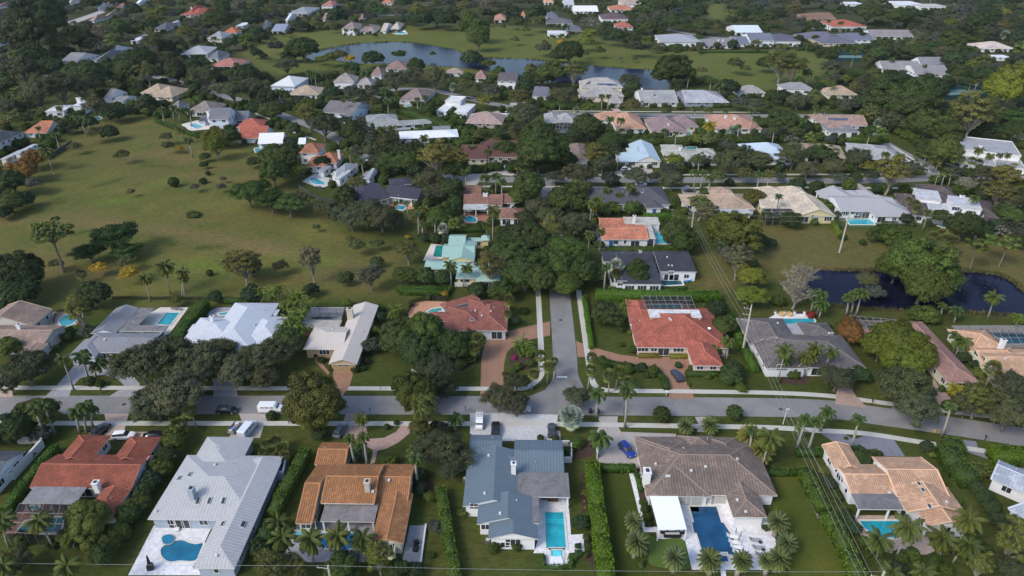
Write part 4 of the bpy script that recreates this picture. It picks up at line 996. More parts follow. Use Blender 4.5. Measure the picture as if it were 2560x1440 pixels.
def vn(X,Y,s,seed):
    r_=np.random.default_rng(seed); n=64; g=r_.random((n,n)); fx=(X/s)%n; fy=(Y/s)%n; i=fx.astype(int)%n; j=fy.astype(int)%n; a=fx-i; b=fy-j; a=a*a*(3-2*a); b=b*b*(3-2*b); i2=(i+1)%n; j2=(j+1)%n
    return (g[i,j]*(1-a)+g[i2,j]*a)*(1-b)+(g[i,j2]*(1-a)+g[i2,j2]*a)*b
N1=vn(X,Y,14,1)*.6+vn(X,Y,5,2)*.4; N2=vn(X,Y,30,3)*.5+vn(X,Y,9,4)*.5
def mixc(c,m,q): return c*(1-m[...,None])+np.array(q)[None,None,:]*m[...,None] if not isinstance(q,np.ndarray) else c*(1-m[...,None])+q*m[...,None]
lawnA=np.array((.047,.073,.019)); lawnB=np.array((.085,.100,.031))
colr=lawnA+(lawnB-lawnA)*N1[...,None]
ff=np.clip((Y-330)/200,0,1); colr=mixc(colr,ff*.7,(.045,.05,.028))
med=np.array((.135,.132,.05))+ (np.array((.105,.125,.038))-np.array((.135,.132,.05)))*N1[...,None]; med=med+(np.array((.175,.135,.068))-med)*(np.clip(N2*2-1.05,0,1)*.8)[...,None]
N3=vn(X,Y*1.6,11,8)*.55+vn(X,Y,4,9)*.45; med=med+(np.array((.085,.12,.03))-med)*(np.clip(N3*2.4-1.25,0,1)*.75)[...,None]; N4=vn(X,Y,22,12)*.6+vn(X,Y,6,13)*.4; med=med+(np.array((.17,.175,.05))-med)*(np.clip(N4*2.2-1.15,0,1)*.7)[...,None]

def stroke(c,pl,w,q,k):
    Pq=[G(*a) for a in pl]; d=np.full(X.shape,1e9)
    for a,b in zip(Pq[:-1],Pq[1:]):
        e=b-a; L=max(e.length_squared,1e-6); t=np.clip(((X-a.x)*e.x+(Y-a.y)*e.y)/L,0,1); d=np.minimum(d,(X-a.x-t*e.x)**2+(Y-a.y-t*e.y)**2)
    d=np.sqrt(d)+N1*2-1; m_=np.clip(1-d/w,0,1)*k; return c+(np.array(q)-c)*m_[...,None]
for pl in ([(125,451),(190,449)],[(220,470),(260,460),(300,448)],[(358,412),(425,418)],[(127,486),(145,500),(162,509)],[(300,400),(365,390)],[(190,585),(230,575),(300,590)],[(360,585),(420,600),(430,612)],[(500,620),(560,615)]): med=stroke(med,pl,2.6,(.045,.08,.02),.85)
for pl in ([(390,462),(432,444)],[(270,505),(320,500)],[(700,640),(820,655)],[(480,660),(560,670)]): med=stroke(med,pl,6,(.12,.19,.035),.6)
for pl in ([(-50,560),(150,545),(330,570),(520,590),(660,625)],[(330,395),(420,380),(470,400)],[(640,610),(720,640)],[(480,440),(560,450),(640,440)],[(240,690),(300,680)]): med=stroke(med,pl,7,(.20,.155,.085),.5)
dM=insd(MEADOW,X,Y); colr=mixc(colr,sm(dM,9+0*X),med)
gol=np.array((.095,.13,.032))+(np.array((.135,.15,.05))-np.array((.095,.13,.032)))*N2[...,None]
for q in(GOLF,TOPF,CAMPUS): colr=mixc(colr,sm(insd(q,X,Y),10+0*X),gol)
fld=np.array((.105,.115,.04))+(np.array((.15,.13,.06))-np.array((.105,.115,.04)))*N2[...,None]
for q in(FIELD,FIELD2): colr=mixc(colr,sm(insd(q,X,Y),8+0*X),fld)
dL=insd(LAKE,X,Y); dP=insd(POND,X,Y)
bank=np.clip(1-np.abs(dL-2)/7,0,1)*(dL>-1); colr=mixc(colr,bank*.6,(.12,.16,.03))
bank=np.clip(1-np.abs(dP-.8)/1.6,0,1); colr=mixc(colr,bank*.7,(.11,.085,.05))
Z=np.zeros_like(X)-np.clip(-dL/3,0,1)*.9-np.clip(-(dP-.2)/2,0,1)*.8
nx,ny=len(gx),len(gy); idx=np.arange(nx*ny).reshape(ny,nx); Qd=np.stack([idx[:-1,:-1],idx[:-1,1:],idx[1:,1:],idx[1:,:-1]],-1).reshape(-1,4)
gm=NM('lawn',.95,.08); at=gm.n('ShaderNodeAttribute'); at.attribute_name='macro'; p=gm.pos(); mp=gm.n('ShaderNodeMapping'); mp.inputs['Scale'].default_value=(.55,1.5,1); mp.inputs['Rotation'].default_value=(0,0,.2); gm.l(p,mp.inputs['Vector']); f1=gm.noise(mp.outputs[0],.9,8,.78,.6); f2=gm.noise(mp.outputs[0],.11,6,.7,.5); f3=gm.noise(p,4,2)
col=gm.mix(gm.ramp(f1,[(.36,(0,0,0)),(.64,(1,1,1))]),gm.mix(1.0,at.outputs['Color'],(.60,.68,.66),'MULTIPLY'),gm.mix(1.0,at.outputs['Color'],(1.38,1.28,1.15),'MULTIPLY'))
col=gm.mix(gm.ramp(f2,[(.45,(0,0,0)),(.72,(.6,.6,.6))]),col,gm.mix(1.0,col,(1.38,1.02,1.1),'MULTIPLY')); gm.base(col); gm.bump(f3,.5,.08)
me=np_mesh('ground',np.stack([X.ravel(),Y.ravel(),Z.ravel()],1),Qd,None,[gm.m])
colr=colr*np.array((.80,.77,.68))[None,None,:]; ca=me.attributes.new('macro','FLOAT_COLOR','POINT'); ca.data.foreach_set('color',np.concatenate([np.clip(colr,0,1).reshape(-1,3),np.ones((nx*ny,1))],1).astype(np.float32).ravel())
me.polygons.foreach_set('use_smooth',[True]*len(me.polygons)); link('ground',me)['kind']='structure'
def watermat(c,name):
    m=NM(name,.07,.5); m.base(c); p=m.pos(); m.bump(m.noise(p,.55,4,.65,.8),.35,.2); m.b.inputs['IOR'].default_value=1.2 if 'pond' in name else 1.14; m.b.inputs['Specular IOR Level'].default_value=.28; return m.m
for nm,Pq,z,c in(('lake_water',LAKE,-.3,(.010,.017,.042)),('pond_water',POND,-.22,(.006,.007,.022))):
    cc=sum(Pq,Vector())/len(Pq); m=MB(); Pq2=[p+(p-cc).normalized()*1.5 for p in Pq]; m.add([(p.x,p.y,z) for p in Pq2],[tuple(range(len(Pq2)))]); o=m.build(nm,watermat(c,nm)); o['kind']='structure'
CLEAR.append([Pj(p.x,p.y,0)[:2] for p in LAKE]); CLEAR.append([Pj(p.x,p.y,0)[:2] for p in POND])
for q in (MEADOW,GOLF,FIELD,FIELD2,TOPF): CLEAR.append([Pj(p.x,p.y,0)[:2] for p in q])
def reeds(Pq,nm,n,lab):
    r_=random.Random(3); V=[];Q=[]; L_=len(Pq); per=sum((Pq[i]-Pq[i-1]).length for i in range(L_))
    for i in range(L_):
        a,b=Pq[i-1],Pq[i]; d=(b-a); k=int(n*d.length/per)
        for _ in range(k):
            if r_.random()<.35+.5*math.sin(a.x*.21+a.y*.13): continue
            q=a+d*r_.random(); q=q+Vector((r_.gauss(0,.5),r_.gauss(0,.5),0)); h_=r_.uniform(.3,.95); an=r_.uniform(0,3.14); w_=r_.uniform(.12,.3); e=Vector((math.cos(an)*w_,math.sin(an)*w_,0)); t_=Vector((r_.gauss(0,.2),r_.gauss(0,.2),h_)); j=len(V)
            V+=[q-e+Vector((0,0,-.3)),q+e+Vector((0,0,-.3)),q+t_+e*.3,q+t_-e*.3]; Q.append((j,j+1,j+2,j+3))
    me=np_mesh(nm,np.array([v[:] for v in V]),np.array(Q),None,[plain('reed_green',(.085,.085,.03),.9,.5,.8)]); o=link(nm,me); tag(o,lab,None,None,'stuff')
reeds(POND,'bank_reeds',5200,'ragged brown-green growth along the pond bank'); reeds(LAKE,'shore_grass',4200,'rough grass along the far lake shore')
# roads
def asph():
    m=NM('asphalt',.85,.2); p=m.pos(); a=m.noise(p,.11,5,.6,.6); b=m.noise(p,7,3); d=m.noise(p,.9,3)
    col=m.ramp(a,[(.30,(.185,.176,.170)),(.5,(.228,.218,.212)),(.7,(.275,.264,.256))]); col=m.mix(m.math('MULTIPLY',b,.3),col,(.11,.11,.115)); col=m.mix(m.math('MULTIPLY',d,.15),col,(.24,.23,.23)); vo=m.n('ShaderNodeTexVoronoi'); vo.feature='DISTANCE_TO_EDGE'; vo.inputs['Scale'].default_value=.16; m.l(m.mix(.12,p,m.noise(p,.4,3)) if False else p,vo.inputs['Vector']); ck=m.math('LESS_THAN',vo.outputs['Distance'],.012); col=m.mix(m.math('MULTIPLY',ck,.13),col,(.07,.07,.07)); sp=m.noise(p,1.1,2,.5); col=m.mix(m.math('MULTIPLY',m.math('GREATER_THAN',sp,.70),.4),col,(.09,.088,.088)); pt=m.n('ShaderNodeTexVoronoi'); pt.inputs['Scale'].default_value=.09; m.l(p,pt.inputs['Vector']); sc=m.n('ShaderNodeSeparateColor'); m.l(pt.outputs['Color'],sc.inputs[0]); col=m.mix(m.math('MULTIPLY',m.math('GREATER_THAN',sc.outputs[0],.8),.22),col,(.12,.118,.12)); m.base(col); m.bump(b,.3,.01); return m.m
ASPH=asph()
def conc(name,c,joint=1.5):
    m=NM(name,.85,.2); p=m.pos(); f=m.noise(p,.5,5,.65); g=m.noise(p,.08,3); x=m.n('ShaderNodeSeparateXYZ'); m.l(p,x.inputs[0])
    col=m.mix(f,mul(c,.78),mul(c,1.12)); col=m.mix(m.math('MULTIPLY',g,.4),col,mul(c,.7))
    j=m.math('GREATER_THAN',m.math('FRACT',m.math('DIVIDE',x.outputs[0],joint)),.965); col=m.mix(m.math('MULTIPLY',j,.45),col,mul(c,.4)); m.base(col); return m.m
WALK=conc('sidewalk_concrete',(.50,.48,.43))
@cached
def paver(name,c,sc=.35):
    m=NM(name,.85,.2); p=m.pos(); x=m.n('ShaderNodeTexVoronoi'); x.inputs['Scale'].default_value=1/sc; m.l(p,x.inputs['Vector']); y=m.n('ShaderNodeSeparateColor'); m.l(x.outputs['Color'],y.inputs[0]); f=m.noise(p,.3,5,.6)
    col=m.mix(m.math('ADD',m.math('MULTIPLY',y.outputs[0],.45),m.math('MULTIPLY',f,.55)),mul(c,.68),mul(c,1.25)); m.base(col); return m.m
MAIN=[G(*p) for p in [(-500,1012),(0,1012),(600,1012),(1100,1013),(1400,1014),(1900,1018),(2080,1024),(2200,1040),(2400,1068),(2560,1093),(2760,1125)]]
road('road',MAIN,6.7,.03,ASPH)
CROSS=[G(*p) for p in [(1414,1005),(1412,890),(1400,745),(1390,640),(1376,520),(1368,445)]]
road('road',CROSS,6.1,.034,ASPH)
sheet('road_corner',pts('C3','170 1085 330 1020 395 930 420 860 660 860 680 920 720 1000 800 1070 960 1105 960 1140 150 1140'),.038,ASPH)
MID=[G(*p) for p in [(560,240),(640,262),(710,290),(790,318),(840,345),(910,390),(1000,420),(1100,440),(1170,448),(1400,449),(1700,450),(1900,450),(2050,452),(2200,450),(2330,445),(2450,440),(2560,448),(2700,460)]]
road('road',MID,6.8,.03,ASPH)
SIDE=[G(*p) for p in [(2345,446),(2310,410),(2260,385),(2200,350),(2150,310),(2110,290)]]
road('road',SIDE,6.2,.034,ASPH)
UP=[G(*p) for p in [(900,262),(985,225),(1080,226),(1180,248),(1290,270),(1400,283),(1600,287),(1800,289),(2000,290),(2110,290),(2200,300),(2400,320),(2600,340)]]
road('road',UP,6.6,.026,ASPH)
for q in ([(160,58),(200,46),(240,32),(262,22)],[(700,24),(900,40),(1100,30)],[(2100,90),(2000,88),(1800,95),(1600,60)],[(560,240),(480,215),(380,190),(200,160),(60,150)]):
    road('road',[G(*p) for p in q],6,.024,ASPH)
def walk(s,w=1.5): return road('sidewalk',[G(*p) for p in s],w,.07,WALK)
walk([(-300,969),(300,970),(700,971),(1000,971.5),(1180,972),(1285,972)])
walk([(1285,972),(1315,970),(1342,953),(1354,935),(1355,920)],1.4)
walk([(1354,915),(1353,880),(1347,760),(1342,680)])
walk([(1446,725),(1455,790),(1468,880),(1475,925)])
walk([(1478,945),(1486,962),(1500,972),(1522,977)])
walk([(1522,977),(1730,979),(1920,982),(2050,988),(2140,998),(2220,1009),(2300,1018),(2400,1032),(2470,1040),(2560,1045)])
walk([(-300,1058),(300,1058.5),(900,1059),(1280,1060),(1450,1061),(1680,1065),(1920,1069),(2050,1077),(2130,1081),(2200,1089),(2280,1102),(2342,1112)])
walk([(2418,1121),(2480,1131)],1.5)
walk([(1180,436),(1400,437),(1700,437),(2150,436),(2220,437)],1.4); walk([(1180,466),(1400,467),(1700,470),(2050,469),(2300,471)],1.4)
walk([(2225,362),(2300,410),(2325,432)],1.4); walk([(2365,408),(2400,420),(2440,435),(2560,440)],1.4)
walk([(1380,277),(1600,279),(1900,281)],1.3); walk([(1400,293),(1700,294),(1900,296)],1.3)
walk([(800,265),(860,252),(915,240)],1.3); walk([(640,284),(680,300),(720,325),(790,350)],1.3)
m=MB(); a=G(1387,944.5); b=G(1418,944.5)
mk=sheet('road_marking',[a,b,b+Vector((0,.6,0)),a+Vector((0,.6,0))],.044,plain('road_paint',(.72,.72,.7),.6))
# driveways and terraces (tile, polygon, material, name)
PINK=paver('pink_pavers',(.36,.25,.21)); BRN=conc('brown_concrete',(.31,.175,.115),3.1); GRP=paver('grey_pavers',(.30,.29,.31)); WHP=paver('white_pavers',(.66,.65,.66),.5); CONC=conc('driveway_concrete',(.40,.36,.33),3); BLU=conc('grey_drive',(.20,.205,.235),4)
TANP=paver('tan_pavers',(.44,.33,.27)); SHELL=paver('shell_terrace',(.62,.55,.49)); LGP=paver('speckled_pavers',(.47,.47,.47),.25); RED=paver('brick_terrace',(.30,.14,.10)); PEA=paver('peach_terrace',(.46,.25,.15))
SH=[('C1','740 780 560 985 450 1086 690 1086 725 985 800 905 880 878 1040 870 1180 910 1250 985 1085 1088 1370 1088 1400 960 1300 850 1000 740',GRP,'driveway'),
('C1','2120 905 2140 1000 2130 1086 2380 1086 2360 1000 2340 900',GRP,'driveway'),
('C1','-400 1020 -400 1090 130 1090 130 1020',TANP,'driveway'),
('C1','1045 1258 1290 1258 1240 1440 1640 1440 1640 1520 950 1520 1080 1440 1060 1340',TANP,'driveway'),
('C1','2390 1258 2720 1258 2650 1345 2600 1500 2290 1500 2340 1400 2420 1340',CONC,'driveway'),
('C2','900 1258 1100 1258 1040 1320 1030 1440 1020 1470 760 1480 850 1400',PINK,'driveway'),
('D2','900 -90 1100 -60 1130 70 1280 60 1400 0 1480 -100 1590 -95 1530 20 1420 110 1290 175 1215 190 1185 318 1145 318 1170 180 1060 120 880 30',PINK,'driveway'),
('C2','790 815 945 815 970 870 935 985 860 1090 780 960 770 870',BRN,'driveway'),
('C2','600 660 640 680 630 720 740 850 720 870 590 735',BRN,'path'),
('C2','2305 500 2420 440 2560 425 2730 380 2940 335 2940 475 2760 510 2600 560 2510 640 2480 760 2470 1080 2245 1080 2245 960 2255 700',BRN,'driveway'),
('C3','640 530 760 580 900 620 1100 672 1270 690 1760 690 1790 770 1735 830 1735 920 1790 1030 1830 1110 1570 1110 1565 1000 1510 860 1430 790 1200 780 1050 740 940 720 860 690 655 690',BRN,'driveway'),
('C2','2130 1252 2490 1252 2470 1340 2550 1440 2190 1440 2180 1330',LGP,'driveway'),
('C3','-420 1258 150 1262 460 1268 440 1460 -420 1460',LGP,'driveway'),
('D3','-400 -10 480 -10 490 80 220 80 170 170 100 170 100 90 -400 95',LGP,'driveway'),
('C3','860 1285 1060 1285 1050 1370 1090 1440 850 1440 880 1360',CONC,'driveway'),
('D3','850 -20 1090 0 1640 20 1640 60 1235 50 1300 370 860 300 840 150',CONC,'driveway'),
('C3','1830 1290 2010 1290 2020 1370 2040 1440 1850 1440 1870 1370',CONC,'driveway'),
('C4','690 1000 815 980 885 1090 930 1130 990 1200 670 1160',PINK,'driveway'),
('C4','1650 900 1720 1000 1830 1100 1810 1140 1710 1170 1760 1260 1720 1250 1700 1150 1640 1060',PINK,'driveway'),
('D4','480 -20 700 -15 830 60 880 70 990 30 1010 0 1250 65 1370 245 1160 240 1090 165 930 180 830 165 640 90',BLU,'driveway'),
('D4','1960 180 2010 205 2260 290 2560 330 2700 300 2700 230 2500 215 2250 240 2100 170 2080 95 1950 80',BLU,'driveway'),
('D4','2250 300 2700 345 2700 560 2300 350',BLU,'driveway'),
# terraces
('D1','1540 935 1700 935 1700 830 2175 830 1925 1362 2035 1362 2035 1432 1283 1432',WHP,'patio'),
('D2','640 890 1160 890 1180 1120 1085 1300 350 1302 280 1250 300 1180 400 1000 400 940',GRP,'patio'),
('D2','1540 935 1690 935 1640 1395 1450 1400 1480 1180 1500 1120',GRP,'patio'),
('D3','265 640 560 640 590 1030 712 1022 725 1200 570 1210 572 1322 330 1322 325 1212 215 1212 255 1095 250 900',WHP,'patio'),
('D3','1655 640 2140 690 2215 900 2560 905 2620 1380 1800 1378 1730 1080',WHP,'patio'),
('D3','1160 375 1215 375 1330 955 1460 950 1460 1002 1315 1000',WHP,'path'),
('D3','1440 960 1740 960 1745 1075 1450 1068',WHP,'patio'),
('D3','2080 1350 2130 1350 2150 1500 2100 1500',WHP,'path'),
('D4','-20 860 20 900 80 1100 60 1250 -60 1380 -120 900',WHP,'patio'),
('D4','835 835 1440 835 1560 985 1670 1190 1600 1225 1300 1230 1000 1150 900 980',TANP,'patio'),
('D1','20 1020 200 720 640 720 640 1030',RED,'patio'),
('C1','400 365 530 240 840 235 830 290 760 370 650 385',TANP,'patio'),
('C1','1605 195 1885 195 1700 455 1650 475 1400 372 1500 250',SHELL,'patio'),
('C1','2050 250 2180 195 2500 195 2540 290 2100 300',GRP,'patio'),
('C2','480 320 545 195 885 195 850 320',WHP,'patio'),
('C2','1530 315 1525 250 1580 150 1700 132 1900 138 1970 190 1800 280 1700 320',PEA,'patio'),
('C3','1350 150 1760 145 1840 212 1350 212',RED,'patio'),
('C4','10 300 90 255 380 262 460 300 480 345 450 360 0 360',WHP,'patio'),
('C4','800 330 960 400 1220 400 1290 320',TANP,'patio'),
('C4','1840 380 2900 380 2900 600 2000 600',SHELL,'patio'),
('B2','460 375 590 295 760 350 770 400 640 450 560 410',LGP,'patio'),
('B2','1290 560 1560 560 1620 640 1500 660 1330 620',PEA,'patio'),
('B2','2010 740 2090 690 2340 690 2330 790 2060 800',RED,'patio'),
('B2','1670 1165 1750 1000 1930 1005 1880 1150',SHELL,'patio'),
('B3','1380 860 1640 860 1600 1010 1290 1000',GRP,'patio'),
('B3','800 880 880 880 930 1050 860 1050 800 980',GRP,'patio'),
('B3','1500 480 1600 560 1620 660 1340 660 1480 600',LGP,'patio'),
('B3','1030 270 1120 260 1150 330 1030 340',CONC,'driveway'),
('B3','1290 235 1395 235 1425 335 1330 335',CONC,'driveway'),
('B3','1680 440 1710 500 1900 500 1990 440 1960 430 1820 480 1760 410',CONC,'driveway'),
('B4','545 400 610 440 640 480 560 500',CONC,'driveway'),
('B4','890 400 920 400 1040 490 900 480 860 430',CONC,'driveway'),
('B2','2090 310 2250 290 2330 280 2560 240 2560 320 2380 300 2240 340 2210 410 2090 410',CONC,'driveway'),
('B3','-150 170 150 175 130 220 60 240 0 330 -60 250 -150 230',CONC,'driveway'),
('A1','1810 1245 1980 1200 2140 1230 2100 1290 1900 1310',SHELL,'patio'),
('A3','1620 1310 1800 1290 1830 1360 1600 1360',RED,'patio'),
('A2','1380 340 1490 300 1520 340 1460 345',WHP,'patio'),
('A3','-20 1030 140 1020 100 1045 -20 1060',CONC,'driveway'),
('A2','2340 1130 2560 1070 2560 1180 2400 1160',CONC,'driveway'),
('A3','980 1080 1050 1075 1100 1120 1030 1120',TANP,'driveway'),
('A1','640 235 1000 110 1060 120 800 220 700 260',CONC,'driveway'),
('B4','700 745 1280 790 1290 830 820 830',plain('deck_green',(.05,.10,.05)),'lawn_terrace')]
def turf(c):
    m=NM('clipped_turf',.95,.06); p=m.pos(); w_=m.n('ShaderNodeTexWave'); w_.inputs['Scale'].default_value=.32; w_.inputs['Distortion'].default_value=1.2; m.l(p,w_.inputs['Vector'])
    a=m.noise(p,.12,5,.7,.5); b=m.noise(p,1.4,6,.75); col=m.mix(m.math('MULTIPLY',w_.outputs[1],.35),mul(c,.88),mul(c,1.15)); col=m.mix(m.ramp(a,[(.42,(0,0,0)),(.7,(.8,.8,.8))]),col,(c[0]*1.8,c[1]*1.35,c[2]*1.4)); col=m.mix(m.ramp(b,[(.35,(.5,.5,.5)),(.6,(0,0,0))]),col,mul(c,.6)); m.base(col); return m.m
z=.046
for i,(t,s,mm,nm) in enumerate(SH):
    P=pts(t,s); sheet(nm,P,.045+(i%9)*.004+(.03 if nm in('path',) else 0),mm); FOOT.append(P)
sheet('putting_green',smooth_closed(pts('D3','1340 1010 1450 1075 1720 1080 1790 1355 1400 1330 1370 1180')),.075,plain('putting_turf',(.075,.12,.025),.95,.06))
sheet('lawn_strip',pts('D3','860 375 1160 375 1320 1000 1360 1440 1010 1440 930 760'),.03,turf((.046,.066,.013)))
sheet('lawn_strip',pts('D4','0 425 320 425 560 870 640 940 830 1440 220 1440 60 800'),.03,turf((.066,.086,.016)))
MULCH=plain('bark_mulch',(.055,.035,.025),.95,.35,1.2)
for t_,s_ in (('D3','600 1060 720 1060 840 1130 870 1440 830 1440 790 1330 720 1270 600 1260'),('D3','1245 400 1300 400 1420 940 1335 940'),('C3','0 620 220 620 200 800 0 800'),('D3','800 240 600 260 560 170 640 60 800 90'),('C4','20 900 280 880 420 860 380 960 160 960'),('D3','2520 960 2620 920 2700 1200 2640 1350 2560 1100'),('C4','250 250 400 240 500 300 460 330'),('D3','690 430 800 430 850 880 720 900'),('C2','1560 600 1900 700 2250 640 2240 720 2050 830 1700 800'),('D3','1000 60 1100 60 1110 100 1010 100'),('D2','1640 470 1760 480 1780 600 1640 620'),('C3','900 690 1450 800 1560 990 1530 990 1420 870 1180 830 930 760')):
    Q_=pts(t_,s_); Q_=smooth_closed(Q_,3); sheet('planting_bed',Q_,.02,MULCH)
# ---- pools
NAVY=(.010,.062,.14); TEAL=(.03,.27,.33); DTEAL=(.01,.10,.17); GRN=(.02,.22,.20)
pool('D1','1625 1250 1610 1180 1660 1130 1730 1100 1820 1085 1890 1110 1960 1125 2030 1118 2000 1200 1950 1290 1800 1290 1700 1300','teal-blue free-form pool on the white terrace',(.012,.13,.22),True,spa='1625 1060 1680 1035 1735 1045 1745 1090 1700 1125 1640 1120')
pool('D1','40 1330 75 1270 170 1180 620 1180 600 1320'.replace('40 1330','180 995').replace('75 1270','255 900').replace('170 1180','480 860').replace('620 1180','645 860').replace('600 1320','600 1010'),'teal pool under the screen frame beside the red house',(.02,.17,.20),z=.09)
pool('D1','310 745 385 742 380 775 300 775','small round spa in the screened patio',(.02,.2,.22),True,z=.09)
pool('D2','650 1015 1020 1020 1010 1130 900 1190 620 1150','bright blue pool half hidden by coconut palms',(.01,.20,.42),z=.09)
pool('D2','395 1000 520 1000 500 1075 370 1065','pale blue spa beside the palm-shaded pool',(.15,.42,.50),z=.09)
pool('D3','327 806 513 806 541 1168 343 1168','long turquoise rectangular pool on white paving',(.02,.32,.38),z=.09,steps='327 876 516 876 517 882 327 882|328 892 517 892 518 898 328 898|329 908 518 908 518 913 329 913')
pool('D3','387 1176 507 1176 502 1268 393 1268','small square turquoise spa below the long pool',(.08,.38,.43),z=.09,steps='410 1190 490 1190 488 1250 412 1250')
pool('D3','1776 750 2043 750 2092 908 2115 912 2320 1240 1905 1215 1845 1015 1822 1015 1800 910 1818 905','large navy pool with a sun shelf',NAVY,z=.09,steps='1782 753 1880 753 1890 812 1797 812|1782 753 1865 753 1873 800 1792 800|1782 753 1850 753 1856 786 1788 786|2098 915 2150 1015 2315 1235 2195 1215 2130 1030')
pool('D3','2060 1225 2140 1225 2165 1300 2080 1305','navy spa at the foot of the sun shelf',(.012,.08,.2),z=.13)
pool('D4','918 895 1325 895 1375 1060 1100 1062 960 960','turquoise pool behind the peach house palms',(.015,.28,.36),z=.09)
pool('C1','600 320 680 268 750 270 760 320 720 365 640 385 600 360','round turquoise pool inside a curved fence',TEAL,True,z=.09)
pool('C1','1665 250 1797 250 1702 376 1570 368','rectangular turquoise pool beside the streaked grey house',TEAL,z=.09)
pool('C1','2180 258 2290 242 2400 245 2380 268 2200 275','narrow pool behind the white metal-roofed house',TEAL,z=.09)
pool('C2','560 295 600 288 820 288 760 318 555 318','dark blue pool under the dark screen',(.01,.08,.13),z=.09)
pool('C2','1700 250 1760 212 1880 198 1860 225 1780 258','small green-teal pool on the peach terrace',(.04,.28,.24),z=.09)
pool('C3','1378 165 1690 165 1702 212 1392 212','blue pool under the framed screen enclosure',(.02,.20,.27),z=.09)
pool('C4','118 312 450 308 468 330 450 362 140 366','turquoise pool beside the pond-side terrace',TEAL,z=.09)
pool('C4','985 388 1230 380 1225 402 980 404','dark pool beneath the curved enclosure',(.02,.08,.14),z=.09)
pool('C4','2240 455 2560 465 2700 560 2380 560','teal pool below the patchwork enclosure',(.01,.14,.2),z=.09)
pool('B2','545 350 600 345 680 385 675 405 600 405 560 385','kidney pool by the blue-grey roofed house',TEAL,True,z=.09)
pool('B2','-10 45 60 45 90 75 60 90 0 85','small turquoise pool behind the orange tiled house',TEAL,True,z=.09)
pool('B2','1415 615 1505 625 1470 665 1410 655','bright blue pool behind the black shingled house',(.01,.22,.35),z=.09)
pool('B2','2070 750 2135 720 2205 745 2200 785 2110 782','diamond-shaped pool on the brick terrace',(.02,.28,.33),z=.09)
pool('B2','1800 1018 1910 1018 1860 1135 1770 1130','green-teal pool tucked against the turquoise roof',GRN,z=.09)
pool('B3','1405 895 1520 885 1570 1000 1440 1000','bright turquoise pool beside the terracotta house',(.03,.36,.42),z=.09)
pool('B3','1440 1360 1500 1345 1680 1345 1710 1410 1520 1418 1450 1400','dark green pool with a white rim',(.01,.07,.08),coping=(.7,.7,.68),z=.09)
pool('B4','785 755 1030 755 1065 808 820 808','long turquoise pool on the green terrace',(.03,.33,.40),coping=(.65,.6,.5),z=.09)
pool('B4','1700 820 1780 790 1830 790 1760 840','small pool behind the modern white house',TEAL,z=.09)
pool('B3','1735 30 1840 30 1850 55 1745 55','turquoise pool in the rear court of the pale green-grey house',TEAL,z=.09)
pool('A1','1885 1255 1950 1235 2030 1270 1960 1290','turquoise pool by the white two-storey house',TEAL,z=.09)
pool('A1','920 1200 975 1165 1020 1180 975 1215','small pool on a red terrace behind the curvy house',(.03,.22,.22),z=.09)
pool('A2','1370 335 1450 318 1510 328 1490 340','blue lap pool beside the lake lawn',(.05,.4,.45),z=.09)
pool('A2','1480 1055 1540 1040 1555 1060 1500 1070','small green pool beside the brown roofed pale-fronted house',GRN,z=.09)
pool('A2','1115 1150 1190 1140 1170 1170 1120 1172','blue pool behind the dark long roof',(.02,.2,.4),z=.09)
pool('A3','1680 1335 1760 1310 1790 1330 1760 1358 1690 1358','turquoise pool in the brick court',TEAL,True,z=.09)
pool('A3','495 1305 590 1300 590 1325 490 1325','blue pool under the white-topped screen',(.03,.25,.3),z=.09)
pool('A4','760 1320 830 1310 875 1360 790 1358','bright turquoise pool by the solar-panelled house',TEAL,z=.09)
pool('A4','840 425 905 420 925 440 855 442','bright blue pool by the slate-roofed house',(.03,.25,.5),z=.09)
pool('A4','590 430 640 430 660 455 600 460','pale blue pool by the tan wall',(.2,.4,.5),z=.09)
cage('D1','60 1000 620 1030 690 715 195 715','black screen enclosure over the pool of the red barrel-tiled house',3.0,6)
cage('C2','480 322 850 322 885 198 545 198','dark screen enclosure behind the beige roof',2.8,4)
cage('C3','1350 213 1842 213 1790 80 1302 80','brown-framed screen enclosure behind the red tiled house',3.4,7)
cage('C4','960 405 1240 405 1280 318 820 275','curved-looking black screen enclosure between two trees',3.0,6)
cage('C4','2210 562 2700 562 2580 375 2140 375','screen enclosure with black and pale panels',3.4,6)
cage('C4','1860 415 2160 415 2120 376 1840 376','small dark screen porch beside the patchwork one',3.3,3)
cage('A3','430 1320 590 1320 590 1225 440 1225','white-topped screen room with a pool inside',3.4,4)
cage('B4','-20 740 290 735 250 650 -40 650','blue-grey screen enclosure behind the cream house',3.0,4)
cage('B2','2230 30 2560 40 2560 -20 2250 -20','dark screen enclosure behind the maroon house',3.2,6)
